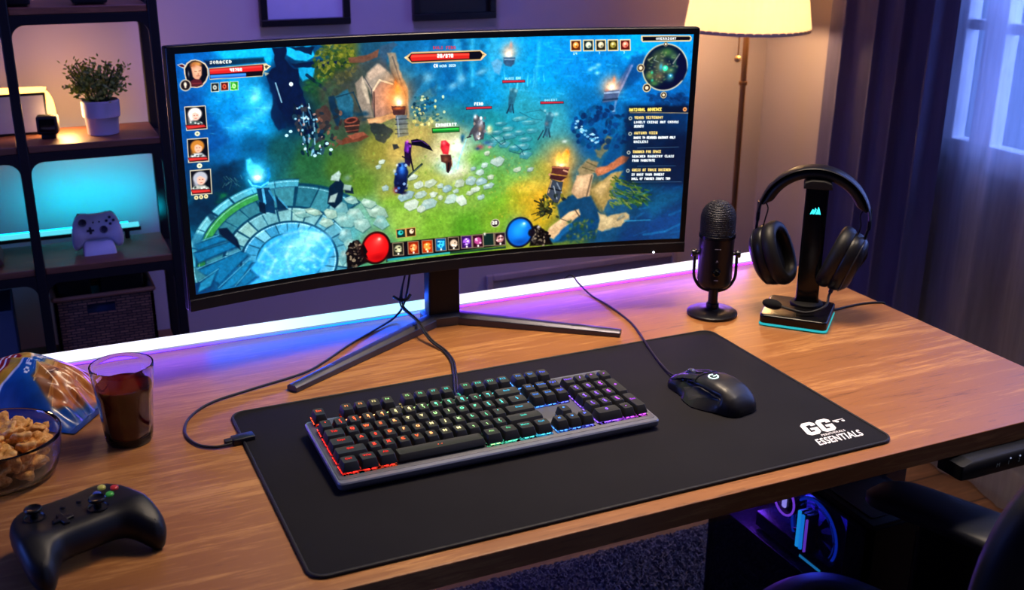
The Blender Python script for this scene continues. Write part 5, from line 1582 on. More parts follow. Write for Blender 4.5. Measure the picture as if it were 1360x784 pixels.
('P','#3f8f4a',(77.8,282.5,93.9,274.8,111,268.5,129.2,263.8,148.1,260.6,151.2,273.4,133.8,276.3,117.1,280.6,101.3,286.3,86.5,293.3),1.2,0.95),
('L','#a8dcea',(79.9,284.8,95.6,277.3,112.5,271.1,130.3,266.5,148.8,263.4),2,0.4,1.1),
('P','#123f58',(-13.3,383,-12.8,376.5,-12,370,-10.8,363.6,-9.3,357.3,-7.4,351.1,-5.2,344.9,-2.7,338.9,0.1,333,3.3,327.2,6.7,321.5,10.5,316,14.6,310.7,18.9,305.5,23.6,300.4,28.5,295.5,33.7,290.8,39.2,286.3,44.9,282,50.8,277.9,57.1,273.9,63.5,270.2,70.1,266.7,77,263.5,84.1,260.4,91.3,257.6,98.7,255,106.3,252.7,114.1,250.6,122,248.7,130,247.1,138.1,245.8,146.3,244.7,154.7,243.9,163.1,243.4,171.5,243.1,180,243.1,188.6,243.4,197.1,243.9,205.7,244.7,214.3,245.8,211.5,261.9,203.8,260.9,196.1,260.1,188.4,259.6,180.7,259.3,173,259.3,165.4,259.5,157.8,260,150.3,260.7,142.9,261.6,135.5,262.8,128.3,264.2,121.2,265.9,114.2,267.7,107.4,269.8,100.7,272.2,94.1,274.7,87.7,277.4,81.5,280.4,75.5,283.5,69.7,286.9,64.1,290.4,58.7,294.1,53.6,298,48.6,302.1,43.9,306.3,39.5,310.7,35.3,315.3,31.4,320,27.7,324.8,24.3,329.8,21.2,334.9,18.3,340.1,15.8,345.5,13.5,350.9,11.6,356.5,9.9,362.1,8.6,367.8,7.5,373.6,6.8,379.4,6.3,385.3),2,0.95),
('P','#4a98ac',(-11.3,383.3,-10.6,374.3,-9.1,365.5,-7.1,356.7,-4.3,348.2,10.8,352.8,8.3,360.6,6.4,368.7,5.1,376.9,4.4,385.2),1.2,0.95),
('L','#a8dcea',(-7.5,383.8,-6.8,374.9,-5.4,366.2,-3.4,357.7,-0.7,349.3),2,0.4,1.1),
('P','#6ab0bc',(-3.4,345.8,-0.1,337.8,3.9,330,8.4,322.4,13.5,315.1,27.2,322.3,22.5,329,18.3,336,14.7,343.2,11.6,350.5),1.2,0.95),
('L','#a8dcea',(0.2,346.9,3.5,339.1,7.4,331.4,11.8,324,16.8,316.8),2,0.4,1.1),
('P','#6ab0bc',(14.5,313.9,20.1,307,26.2,300.4,32.8,294.1,39.8,288.1,51.4,297.4,44.9,302.9,38.8,308.7,33.2,314.8,28,321.1),1.2,0.95),
('L','#a8dcea',(17.7,315.6,23.3,308.8,29.2,302.4,35.7,296.2,42.6,290.3),2,0.4,1.1),
('P','#5aa8b8',(43.6,285.2,51.1,279.9,58.9,274.9,67.1,270.2,75.7,265.9,84.5,277,76.6,281,69,285.2,61.8,289.8,54.9,294.7),1.2,0.95),
('L','#a8dcea',(46.3,287.4,53.7,282.2,61.3,277.3,69.4,272.8,77.8,268.6),2,0.4,1.1),
('P','#5aa8b8',(79.5,264.2,89.1,260.2,99,256.7,109.2,253.6,119.7,250.9,125,263.3,115.3,265.7,105.9,268.5,96.8,271.8,88,275.4),1.2,0.95),
('L','#a8dcea',(81.6,266.9,91,263,100.7,259.5,110.7,256.5,121,253.9),2,0.4,1.1),
('P','#5aa8b8',(120.1,250.8,131,248.6,142.1,246.9,153.4,245.6,164.8,244.9,166.5,257.9,156,258.5,145.6,259.6,135.4,261.2,125.4,263.2),1.2,0.95),
('L','#a8dcea',(121.4,253.7,132.1,251.6,142.9,249.9,154,248.7,165.2,248),2,0.4,1.1),
('P','#4a98ac',(166.4,244.8,178.2,244.7,190,245.1,201.9,246,213.8,247.4,211.6,260.3,200.7,258.9,189.7,258.1,178.9,257.7,168,257.8),1.2,0.95),
('L','#a8dcea',(166.8,247.9,178.3,247.8,190,248.1,201.6,249,213.2,250.5),2,0.4,1.2),
('P','#123f58',(56.2,397.2,56.4,386.9,57.8,376.8,60.4,367,64.2,357.5,69.1,348.5,75.1,339.9,82.2,332,90.2,324.7,99.1,318.2,108.9,312.4,119.4,307.4,130.5,303.3,142.2,300.1,154.3,297.8,166.8,296.5,179.5,296.2,192.4,296.9,205.2,298.5,217.9,301.2,230.4,304.8,242.5,309.4,254.1,314.9,265.1,321.3,275.4,328.6,285,336.6,293.6,345.3,301.2,354.6,307.7,364.4,313.1,374.7,317.3,385.4,320.1,396.3,321.7,407.3,322,418.3,320.9,429.3,318.5,440,314.8,450.4,309.8,460.4,303.6,469.8,296.2,478.6,287.7,486.6,258.1,461.7,264.1,456.2,269.4,450.1,273.8,443.5,277.4,436.6,280,429.3,281.8,421.9,282.6,414.2,282.5,406.5,281.4,398.8,279.4,391.1,276.5,383.6,272.8,376.3,268.2,369.4,262.8,362.7,256.7,356.6,250,350.9,242.6,345.7,234.8,341.1,226.5,337.1,217.9,333.8,209,331.1,199.9,329.1,190.7,327.9,181.5,327.3,172.3,327.5,163.3,328.4,154.6,329.9,146.2,332.2,138.1,335.1,130.6,338.6,123.5,342.7,117.1,347.4,111.3,352.6,106.2,358.3,101.9,364.4,98.4,370.8,95.7,377.6,93.8,384.7,92.8,391.9,92.7,399.2),2,0.95),
('P','#88b4b0',(59.8,396.9,59.8,391.3,60.1,385.7,60.9,380.3,62,374.8,90.6,381.8,89.8,385.9,89.3,390.1,89,394.4,89,398.7),1.2,0.95),
('L','#a8dcea',(62.3,397.1,62.3,391.6,62.6,386.1,63.3,380.7,64.4,375.4),2.1,0.4,1.2),
('P','#4f8ea0',(62.7,371.9,64.4,366.5,66.5,361.2,69,356,71.8,351,98.1,363.5,96,367.4,94.1,371.3,92.5,375.4,91.2,379.6),1.2,0.95),
('L','#a8dcea',(65.1,372.6,66.8,367.3,68.8,362,71.2,357,74,352),2,0.4,1.2),
('P','#7aacb0',(73.2,348.7,76.3,344.2,79.8,339.9,83.5,335.7,87.5,331.7,110.2,348.7,107.1,351.8,104.3,355,101.6,358.3,99.2,361.8),1.2,0.95),
('L','#a8dcea',(75.4,349.8,78.5,345.4,81.8,341.1,85.5,337,89.4,333.1),2,0.4,1.2),
('P','#88b4b0',(90.2,329.2,94.6,325.6,99.3,322.1,104.2,318.9,109.3,315.9,127.1,336.7,123.1,339,119.3,341.4,115.7,344,112.3,346.8),1.2,0.95),
('L','#a8dcea',(92.1,330.7,96.4,327.1,101,323.7,105.8,320.6,110.8,317.6),2,0.4,1.2),
('P','#6aa2ac',(112.1,314.4,117.9,311.6,124,309,130.3,306.7,136.7,304.8,148.2,328.2,143.2,329.7,138.4,331.4,133.7,333.4,129.2,335.5),1.2,0.95),
('L','#a8dcea',(113.5,316.2,119.2,313.4,125.2,310.9,131.4,308.6,137.7,306.7),2,0.4,1.2),
('P','#6aa2ac',(138.3,304.3,144.8,302.8,151.4,301.5,158.2,300.5,165.1,299.8,170,324.5,164.7,325,159.5,325.7,154.4,326.7,149.4,327.9),1.2,0.95),
('L','#a8dcea',(139.2,306.3,145.6,304.7,152.1,303.4,158.8,302.5,165.5,301.8),2.1,0.4,1.2),
('P','#7aacb0',(168.8,299.5,175.6,299.3,182.4,299.4,189.3,299.7,196.2,300.4,193.9,325.1,188.6,324.6,183.3,324.3,178.1,324.2,172.8,324.3),1.2,0.95),
('L','#a8dcea',(169.1,301.6,175.8,301.3,182.5,301.4,189.3,301.8,196,302.4),2.1,0.4,1.2),
('P','#88b4b0',(199.2,300.8,206.1,301.8,213,303.2,219.9,304.9,226.6,306.9,217.2,330.2,212,328.7,206.8,327.4,201.5,326.3,196.2,325.4),1.2,0.95),
('L','#a8dcea',(198.9,302.8,205.7,303.9,212.5,305.2,219.2,306.9,225.8,308.8),2.1,0.4,1.2),
('P','#7aacb0',(230,308,236.8,310.5,243.4,313.3,249.9,316.4,256.2,319.8,239.8,340.2,235,337.6,230.1,335.2,225,333,219.8,331.1),1.3,0.95),
('L','#a8dcea',(229.2,309.9,235.8,312.4,242.3,315.1,248.6,318.1,254.8,321.4),2.1,0.4,1.2),
('P','#5a98a8',(259.6,321.7,265.3,325.3,270.7,329.2,276,333.2,281,337.5,258.7,353.8,254.9,350.5,250.9,347.4,246.7,344.5,242.4,341.7),1.3,0.95),
('L','#a8dcea',(258.1,323.4,263.7,326.9,269.1,330.7,274.2,334.7,279.1,338.9),2.1,0.4,1.2),
('P','#5a98a8',(283.4,339.7,288,344.3,292.3,349.1,296.3,354,300.1,359.1,273.1,370.2,270.3,366.3,267.3,362.6,264,358.9,260.5,355.5),1.3,0.95),
('L','#a8dcea',(281.4,341,285.9,345.5,290.2,350.2,294.1,355,297.8,360),2.1,0.4,1.2),
('P','#4f8ea0',(302.2,362.4,305.5,367.8,308.3,373.3,310.9,379,313,384.8,282.9,389.6,281.3,385.3,279.4,381,277.2,376.8,274.7,372.7),1.3,0.95),
('L','#a8dcea',(299.9,363.2,303,368.5,305.9,374,308.4,379.5,310.5,385.2),2.2,0.4,1.2),
('P','#5a98a8',(313.6,386.5,315.4,392.7,316.7,399.1,317.6,405.4,318.1,411.8,286.6,410,286.3,405.2,285.6,400.4,284.6,395.7,283.3,390.9),1.3,0.95),
('L','#a8dcea',(311,386.8,312.8,393,314.1,399.2,314.9,405.4,315.4,411.7),2.2,0.4,1.2),
('P','#88b4b0',(318.1,414.1,317.9,420.1,317.4,426,316.4,431.8,315,437.6,284.2,429.4,285.2,425.1,286,420.7,286.4,416.2,286.6,411.7),1.3,0.95),
('L','#a8dcea',(315.4,413.9,315.2,419.7,314.7,425.5,313.7,431.3,312.4,437),2.2,0.4,1.3),
('P','#4f8ea0',(314,441,312.1,446.5,309.8,451.9,307.1,457.1,304,462.2,275.7,447.9,278.1,444,280.1,440.1,281.9,436.1,283.4,432),1.3,0.95),
('L','#a8dcea',(311.4,440.3,309.5,445.7,307.2,450.9,304.6,456.1,301.6,461),2.2,0.4,1.3),
('P','#5a98a8',(302.8,464.1,299.2,469.1,295.2,473.9,290.8,478.5,286.1,482.9,262.1,463.3,265.6,460,269,456.6,272,453,274.8,449.2),1.3,0.95),
('L','#a8dcea',(300.4,462.8,296.9,467.8,292.9,472.5,288.7,477,284.1,481.2),2.2,0.4,1.3),
('P','#123f58',(101.9,435.1,97,426.4,93.3,417.4,90.9,408.3,89.9,399.1,90.1,390,91.6,381.2,94.5,372.7,98.5,364.6,103.8,357,110.2,350.1,117.6,343.9,125.9,338.5,135.1,333.9,145,330.2,155.4,327.5,166.3,325.9,177.6,325.2,188.9,325.6,200.3,327.1,211.5,329.6,222.5,333.1,233,337.6,242.8,343.1,252,349.4,260.2,356.5,267.5,364.3,273.7,372.6,278.7,381.5,282.4,390.7,284.7,400.2,285.7,409.7,285.3,419.2,283.5,428.6,280.3,437.5,275.7,446,269.9,454,262.9,461.2,254.9,467.5,245.8,473,235.9,477.4,218.3,453,224.6,450.1,230.4,446.4,235.6,442.1,240,437.3,243.8,432,246.7,426.4,248.7,420.4,249.9,414.1,250.2,407.8,249.6,401.4,248.1,395,245.7,388.8,242.5,382.8,238.6,377.1,233.9,371.9,228.6,367,222.7,362.7,216.3,359,209.6,355.9,202.5,353.5,195.2,351.7,187.8,350.7,180.4,350.4,173.1,350.8,166,351.9,159.2,353.7,152.8,356.2,146.8,359.3,141.4,363,136.6,367.3,132.4,372,129,377.2,126.4,382.7,124.6,388.6,123.6,394.6,123.5,400.8,124.3,407,125.9,413.2,128.3,419.3,131.6,425.2),2.1,0.95),
('P','#74b8cc',(104.6,433.7,102,429.4,99.8,425.1,97.9,420.6,96.3,416.1,122.4,413,123.6,416.3,125,419.6,126.6,422.8,128.4,425.9),1.3,0.95),
('L','#bfe8f4',(106.2,433.1,103.7,428.9,101.5,424.6,99.6,420.3,98,415.9),2.1,0.4,1.2),
('P','#3f90b8',(95.7,414.2,94.6,409.7,93.7,405.1,93.3,400.5,93.1,395.9,120.1,398.2,120.2,401.5,120.6,404.9,121.2,408.3,122,411.6),1.2,0.95),
('L','#bfe8f4',(97.5,414,96.4,409.6,95.6,405.1,95.1,400.6,95,396.1),2.1,0.4,1.2),
('P','#4a9cc0',(93.2,394.2,93.5,389.8,94.2,385.4,95.1,381.1,96.4,376.9,122.3,384.1,121.4,387.2,120.8,390.4,120.3,393.6,120.1,396.9),1.2,0.95),
('L','#bfe8f4',(95,394.3,95.3,390,96,385.8,96.9,381.6,98.2,377.5),2.1,0.4,1.2),
('P','#3f90b8',(96.7,376.2,98.5,371.8,100.6,367.6,103,363.5,105.8,359.6,129,371.3,127,374.2,125.3,377.2,123.8,380.4,122.5,383.6),1.2,0.95),
('L','#bfe8f4',(98.4,376.7,100.2,372.4,102.3,368.3,104.7,364.3,107.4,360.4),2.1,0.4,1.2),
('P','#3f90b8',(107.1,358,109.9,354.7,113,351.6,116.3,348.7,119.8,345.9,138.9,361.2,136.4,363.2,134.1,365.4,131.9,367.7,129.9,370.1),1.2,0.95),
('L','#bfe8f4',(108.6,358.9,111.4,355.7,114.4,352.6,117.7,349.7,121.1,347),2.1,0.4,1.2),
('P','#74b8cc',(121.5,344.6,125.7,341.9,130.1,339.4,134.7,337.1,139.4,335,152.9,353.1,149.5,354.7,146.2,356.4,143.1,358.2,140.1,360.2),1.2,0.95),
('L','#bfe8f4',(122.8,345.8,126.9,343.1,131.2,340.6,135.7,338.4,140.4,336.4),2.1,0.4,1.2),
('P','#3f90b8',(140.7,334.5,145.7,332.8,150.9,331.3,156.1,330,161.5,329.1,168.6,348.8,164.7,349.5,161,350.4,157.3,351.5,153.8,352.8),1.2,0.95),
('L','#bfe8f4',(141.6,335.9,146.5,334.2,151.6,332.7,156.7,331.5,162,330.5),2.1,0.4,1.2),
('P','#4a9cc0',(163.8,328.7,169.1,328.1,174.5,327.8,179.9,327.7,185.4,327.9,185.5,348,181.6,347.8,177.8,347.9,174,348.1,170.2,348.5),1.2,0.95),
('L','#bfe8f4',(164.3,330.2,169.5,329.6,174.7,329.3,180,329.2,185.4,329.4),2.1,0.4,1.2),
('P','#4a9cc0',(187,328,192.6,328.5,198.3,329.3,203.9,330.3,209.4,331.7,202.5,350.8,198.6,349.8,194.6,349,190.6,348.5,186.6,348.1),1.3,0.95),
('L','#bfe8f4',(186.9,329.5,192.5,330,198,330.8,203.5,331.8,209,333.1),2.1,0.4,1.2),
('P','#74b8cc',(211.9,332.3,217.2,334,222.4,335.9,227.4,338,232.4,340.3,218.7,357.3,215.3,355.5,211.7,353.9,208,352.6,204.3,351.3),1.3,0.95),
('L','#bfe8f4',(211.4,333.8,216.6,335.4,221.6,337.2,226.6,339.3,231.4,341.6),2.1,0.4,1.2),
('P','#4a9cc0',(235.1,341.7,239.5,344.2,243.8,346.9,247.9,349.8,251.8,352.8,232.4,366.5,229.7,364.3,226.8,362.2,223.8,360.2,220.7,358.3),1.3,0.95),
('L','#bfe8f4',(234.1,343,238.4,345.4,242.6,348.1,246.6,350.9,250.5,353.9),2.1,0.4,1.2),
('P','#5aa8c8',(254.2,354.9,257.9,358.3,261.4,361.9,264.7,365.6,267.7,369.5,243.6,378.7,241.5,375.9,239.2,373.2,236.7,370.5,234.1,368),1.3,0.95),
('L','#bfe8f4',(252.8,355.8,256.4,359.2,259.9,362.7,263.1,366.4,266,370.2),2.1,0.4,1.2),
('P','#5aa8c8',(269,371.4,271.7,375.5,274.1,379.8,276.3,384.2,278.1,388.7,250.9,392.8,249.6,389.5,248.2,386.3,246.5,383.2,244.6,380.1),1.3,0.95),
('L','#bfe8f4',(267.4,372,270,376.1,272.4,380.3,274.4,384.6,276.2,389),2.2,0.4,1.2),
('P','#4a9cc0',(279,391.4,280.3,395.9,281.2,400.4,281.8,404.9,282.1,409.4,253.7,407.9,253.5,404.6,253.1,401.3,252.4,398,251.5,394.8),1.3,0.95),
('L','#bfe8f4',(277.1,391.7,278.3,396.1,279.3,400.5,279.9,404.9,280.2,409.3),2.2,0.4,1.2),
('P','#5aa8c8',(282.2,411.4,282,416.1,281.4,420.8,280.6,425.4,279.3,429.9,251.7,422.8,252.6,419.5,253.2,416.1,253.6,412.7,253.7,409.3),1.3,0.95),
('L','#bfe8f4',(280.2,411.3,280,415.9,279.5,420.4,278.6,424.9,277.4,429.4),2.2,0.4,1.2),
('P','#5aa8c8',(278.7,431.9,277,436.3,274.9,440.5,272.5,444.7,269.8,448.7,245,436.4,246.9,433.5,248.6,430.5,250.1,427.4,251.3,424.2),1.3,0.95),
('L','#bfe8f4',(276.8,431.3,275.1,435.6,273.1,439.8,270.7,443.8,268.1,447.8),2.2,0.4,1.3),
('P','#3f90b8',(268.8,450,265.7,453.7,262.4,457.2,258.8,460.4,255,463.5,234.6,447.1,237.3,444.9,239.8,442.5,242.2,440,244.3,437.3),1.3,0.95),
('L','#bfe8f4',(267.1,449.1,264.1,452.7,260.9,456.1,257.3,459.3,253.6,462.3),2.2,0.4,1.3),
('P','#4a9cc0',(253.4,464.7,249.2,467.5,244.9,470,240.3,472.3,235.6,474.4,221,455.1,224.4,453.5,227.6,451.9,230.6,450,233.5,448),1.3,0.95),
('L','#bfe8f4',(252,463.4,248,466.2,243.7,468.7,239.2,470.9,234.6,472.9),2.2,0.4,1.3),
('P','#2a5258',(311.1,324.4,298.9,327.8,284.2,323.4,272.4,314.5,277.1,301.6,295.5,300.2,307.8,308.4),1.7,0.7),
('P','#6a9ca0',(310.5,322.6,298.3,326.1,283.6,321.6,271.8,312.7,276.6,299.8,294.9,298.4,307.2,306.7),1.1,0.85),
('B','#dfe8dc',(287.3,307.6),10.7,5.1,0.45,0,0,0),
('P','#2a5258',(345,339.8,322.7,341.9,306.5,329.3,313.4,318.3,333,320),1.7,0.7),
('P','#8ab0a8',(344.4,338,322.1,340.1,305.9,327.5,312.8,316.5,332.4,318.2),1.1,0.85),
('B','#dfe8dc',(321.3,324.7),10.8,4.8,0.45,0,0,0),
('P','#2a5258',(325.3,351.6,315.4,356.3,294.1,352.1,279.3,333.6,287.4,323.2,302.3,324.4,326.1,340.7),1.7,0.7),
('P','#7aa8a4',(324.7,349.8,314.8,354.5,293.5,350.3,278.7,331.8,286.9,321.4,301.7,322.7,325.5,338.9),1.1,0.85),
('B','#dfe8dc',(298.3,334.3),12.9,5.4,0.45,0,0,0),
('P','#2a5258',(356.2,359.3,339.3,370.3,323.1,358.7,321.3,345,332.7,338.2,350.4,344.8),1.8,0.7),
('P','#8ab0a8',(355.5,357.4,338.7,368.5,322.5,356.9,320.7,343.2,332.1,336.4,349.8,343),1.1,0.85),
('B','#dfe8dc',(334,346.9),10,6.1,0.45,0,0,0),
('P','#2a5258',(393.2,343.1,379.7,348.9,355.5,338.5,346.4,320.6,369.4,316.2,386.6,326.3),1.8,0.7),
('P','#94b0a0',(392.6,341.3,379.1,347,354.9,336.7,345.8,318.8,368.8,314.4,386,324.5),1.1,0.85),
('B','#dfe8dc',(364.6,325),12.2,5.5,0.45,0,0,0),
('P','#2a5258',(369.1,316.3,357.4,323.1,344.4,317.6,337.4,307.7,343.8,300.6,367.4,310.3),1.7,0.7),
('P','#94b0a0',(368.5,314.5,356.8,321.3,343.8,315.8,336.8,305.9,343.2,298.9,366.8,308.5),1.1,0.85),
('B','#dfe8dc',(349,307.3),8.7,3.6,0.45,0,0,0),
('P','#2a5258',(395.5,361.1,380.3,369.5,361,355.3,370.8,338.7,383.9,340.9),1.8,0.7),
('P','#7aa8a4',(394.9,359.3,379.6,367.7,360.3,353.5,370.2,336.9,383.2,339.1),1.1,0.85),
('B','#dfe8dc',(374.2,347.8),8.8,5.5,0.45,0,0,0),
('P','#2a5258',(332.7,308.5,320.3,310,309.6,305.8,302.2,297.3,317.3,292.4,326.9,296.9),1.7,0.7),
('P','#8ab0a8',(332.1,306.7,319.7,308.3,309,304,301.6,295.5,316.7,290.6,326.4,295.1),1.1,0.85),
('B','#dfe8dc',(314.7,297.5),8.1,3,0.45,0,0,0),
('P','#2a5258',(317.2,380.6,301,386.5,288.2,374.8,297,355.3,313.4,360.2),1.8,0.7),
('P','#6a9ca0',(316.6,378.7,300.4,384.7,287.6,373,296.4,353.5,312.8,358.4),1.1,0.85),
('B','#dfe8dc',(298.9,364),8.7,6.1,0.45,0,0,0),
('P','#2a5258',(287.6,331.3,277.3,334.8,266.8,331,260.9,317.2,267.3,312.3,286,318.8),1.7,0.7),
('P','#94b0a0',(287.1,329.5,276.8,333,266.3,329.2,260.4,315.4,266.7,310.6,285.4,317),1.1,0.85),
('B','#dfe8dc',(270.5,319.1),8.5,3.9,0.45,0,0,0),
('P','#2a5258',(280.6,344.8,264.9,350.6,250.3,340.6,258.4,328.3,276,335.8),1.7,0.7),
('P','#94b0a0',(280.1,343.1,264.3,348.8,249.8,338.8,257.8,326.5,275.4,334),1.1,0.85),
('B','#dfe8dc',(261.1,335.1),8.5,3.6,0.45,0,0,0),
('P','#2a5258',(258.3,322.4,243,323.6,227.9,316.4,222.4,307.7,236.3,306.8,252.2,314),1.7,0.7),
('P','#94b0a0',(257.8,320.6,242.5,321.9,227.4,314.7,221.9,306,235.8,305.1,251.7,312.3),1.1,0.85),
('B','#dfe8dc',(235.8,311.3),10.5,2.7,0.45,0,0,0),
('P','#2a5258',(233.2,322.7,218,324.5,208.2,320.3,195.6,305.9,206,306.9,228.7,316.8),1.7,0.7),
('P','#7aa8a4',(232.6,320.9,217.4,322.7,207.7,318.5,195.1,304.2,205.4,305.1,228.1,315.1),1.1,0.85),
('B','#dfe8dc',(210.3,312.2),10.5,2.6,0.45,0,0,0),
('P','#2a5258',(312.5,416.5,294.7,432.2,287.4,415.3,293.2,403,308.6,398.1),1.8,0.7),
('P','#6a9ca0',(311.9,414.6,294.1,430.3,286.8,413.4,292.7,401.2,308,396.3),1.1,0.85),
('B','#dfe8dc',(298.1,406.9),6.6,6.8,0.45,0,0,0),
('P','#2a5258',(330,400.4,316.1,410.6,305.2,403.1,298.7,386.8,308,378.1,325.7,383.9),1.8,0.7),
('P','#7aa8a4',(329.4,398.6,315.5,408.8,304.6,401.3,298.1,385,307.4,376.3,325.1,382.1),1.1,0.85),
('B','#dfe8dc',(311.1,387.8),8.8,5.5,0.45,0,0,0),
('P','#2f9ad4',(108,407.4,144.3,363,196,341.4,238.4,345.2,271.7,369,277.1,395.7,260.6,423.7,229.1,445,189.6,455.9,96.9,447.7,94,430.2),4.2,0.95),
('B','#7fd0f4',(210.8,381.7),51.2,29.9,0.7,-0.3,0,0),
('B','#bfeaf8',(220,370.2),38.4,10.2,0.5,-0.1,0,0),
('B','#5ab8ec',(175.1,410.3),59.6,29.8,0.6,-0.3,0,0),
('B','#c8f0fa',(246.2,361.2),21.4,6,0.5,0.3,0,0),
('B','#4aa4e0',(136.2,425),33.8,16.9,0.5,0,0,0),
('L','#d8f6fc',(194.6,366.5,180.3,394,186.8,429.4),5.9,0.28,5.9),
('L','#d8f6fc',(212.2,356.4,245.8,369.7,266.3,394.1,251.9,422.4),5.9,0.28,5.9),
('L','#d8f6fc',(143.3,379.7,158.9,399.1,140.1,430),5.9,0.28,5.9),
('L','#d8f6fc',(213.7,407.8,235.5,402.6,252.3,413.8),6,0.28,6),
('L','#d8f6fc',(178.6,351.5,212.6,348,246.4,356.9),5.9,0.28,5.9),
('L','#d8f6fc',(192.5,404.5,214.4,395.1,228.1,380),6,0.28,6),
('L','#d8f6fc',(125.7,393.6,139.4,374.8,169.8,358.6),5.9,0.28,5.9),
('R',108,40,(116.3,408.8,195.6,349.8,254.9,358.1,271,386.1,233.4,445.7,114,442.4),"#9fe0f8 #5ab8f0 #3a94dc #d0f4fc".split(),(3.3,10.9),(1.7,4.2),0.35,0.6,0),
('P','#0d3a5c',(2.4,355.7,83.7,345.1,90.6,362.7,8.1,381.1),3.2,0.9),
('P','#1a6e98',(4,359.3,80.2,347.8,87.6,358.1,10.4,377.5),2,0.9),
('L','#6ab8d0',(2.4,355.7,83.7,345.1),2.4,0.45,1.1),
('P','#0d3a5c',(7.4,389.2,94.3,367.5,109.8,382.5,44.6,429.3),3.2,0.9),
('P','#1a6e98',(9.1,392.8,90.9,370.2,106.8,377.9,46.9,425.6),2,0.9),
('L','#6ab8d0',(7.4,389.2,94.3,367.5),2.4,0.45,1.1),
('P','#0d3a5c',(44.2,433.5,105.1,390.1,117.1,396.4,81.1,436.3),3.3,0.9),
('P','#1f7aa4',(46,437.2,101.6,392.9,114.1,391.6,83.4,432.5),2.1,0.9),
('L','#6ab8d0',(44.2,433.5,105.1,390.1),2.5,0.45,1.2),
('P','#0d3a5c',(5.7,340.2,52.3,331.9,71.3,347.2,10.2,357.1),3.2,0.9),
('P','#1a6e98',(7.4,343.7,48.9,334.6,68.4,342.6,12.5,353.5),2,0.9),
('L','#6ab8d0',(5.7,340.2,52.3,331.9),2.4,0.45,1.1),
('P','#0d3a5c',(9.3,414.2,47.2,396.5,32.2,431.1,3.3,437.8),3.2,0.9),
('P','#2a86ac',(11,417.8,43.7,399.2,29.3,426.4,5.6,434.1),2,0.9),
('L','#6ab8d0',(9.3,414.2,47.2,396.5),2.4,0.45,1.2),
('P','#0d3a5c',(77,435.5,108,407.4,123.4,427,93.1,442.8),3.3,0.9),
('P','#1a6e98',(78.8,439.2,104.5,410.2,120.4,422.3,95.4,439),2.1,0.9),
('L','#6ab8d0',(77,435.5,108,407.4),2.5,0.45,1.2),
('P','#0a2238',(53.2,319.9,69.3,320.4,87.7,345.8,92.3,367.1,71.3,347.2,54.4,330.2),1.6,1),
('P','#1d6080',(1.9,315.6,24.7,327.3,14.8,349.9,0.8,351.4),3.1,0.7),
('P','#0c2c44',(18.1,264.7,31.9,264.8,50.9,299.4,40.5,303.8),2,0.8),
('P','#12283a',(274,267.7,293.8,253.2,304,266.8,298.4,299.9,282.8,312.8,268.3,300.5),1.3,1),
('P','#9ab0a8',(279.2,247.5,294.4,238.7,298.4,245.4,293.6,259.4,276.7,255.5),1.3,1),
('P','#8ea4a0',(275.3,286.6,290.5,282.1,283.3,300.2,270.5,298.6),1.3,1),
('P','#1c2c3a',(301.8,268.7,320.9,275,322.6,287.8,305.5,283.8),1.3,1),
('P','#86a09a',(304,266.8,318.9,270.5,316.4,280.8,301.5,277),1.3,1),
('B','#6f8a80',(310.9,255),6.8,5.9,0.7,0,0,0),
('B','#18a8f0',(132.7,226.7),32.1,32.1,0.55,0,0,0),
('B','#40d0ff',(132.7,226.7),18.4,24.1,0.75,0,0,0),
('B','#d8fbff',(133.4,228.7),12,13.6,0.95,0,0,0),
('B','#ffffff',(134.3,232.8),7.2,7.2,0.9,0,0,0),
('P','#58dcff',(115.2,216.6,114.5,198.8,122.7,195.8,128,206.3,137.8,211.4,147.2,222.4,140.5,231.6,120.4,229.1),2.4,0.7),
('P','#1a86c0',(115.9,236.5,119.2,246.9,134.9,255,151.5,251,160,233.9,157.7,217.6,152.1,217,153.5,233.2,145.8,244.3,127.5,244),1.2,1),
('L','#6ae0ff',(116.7,236.6,123.2,247.5,139.2,252.3,153.9,245.3),3.2,0.7,1.1),
('P','#143a58',(130.9,254.5,155.3,255.6,162.4,274.7,164.5,307.8,144.2,300.9,133.6,275),1.2,1),
('L','#5ab4dc',(142.9,258,145.2,284.7),4.9,0.8,1.2),
('L','#3a8ab0',(155,261.6,173.5,296.7),4.1,0.8,1.2),
('P','#0c2438',(133.3,279,145.2,284.7,146,305.3,134,299.5),1.2,1),
('P','#0f2c44',(166.7,271.2,182.2,289.6,189.8,303,168.9,304.3),1.6,0.9),
('L','#4a9cc0',(172.5,278.1,188,298.6),3.3,0.7,1.2),
('M',0.13,9,3,None,(1,1)),
('M',0.12,4,8,None,(1,1)),
('P','#0a1626',(51.3,14.9,159.9,16.2,162.8,25.7,57.1,27.7),2.3,0.75),
('P','#e8d8c0',(3.4,18.8,12,17,17.6,19.9,18.8,25.7,12.9,25.3,6.5,21.5),0.4,0.75),
('P','#5a1a22',(5.3,19.5,11.8,18.3,16.3,21.4,14.7,24.1,9.8,22.6),0.4,1),
('P','#c8b8a0',(14.6,35.3,14.6,25.4,20.4,16.8,28.5,12.5,35.8,11.9,44.5,14.5,53.5,20,57.9,28.6,57.8,40.3,52.6,51.5,44.2,59.2,35.4,61,23.5,59.1,17.3,52),0.4,1),
('P','#14141c',(16.4,35.4,16.5,26.4,22,18.6,29.2,14.2,35.7,13.5,43.5,16,51.6,21.6,55.8,29.3,55.8,40.1,51,49.7,42.9,57.4,35.2,59.1,24.5,57.6,18.8,50.8),0.4,1),
('B','#a87440',(36.2,21.3),9.4,6,1,0,4,0),
('P','#c89478',(27.4,24.7,35.4,20.4,46.2,25.3,45,39.3,40.1,46.4,34.8,47.6,29.4,41.4),1,1),
('B','#e8b898',(37,32),5.7,7.4,0.8,0,0,0),
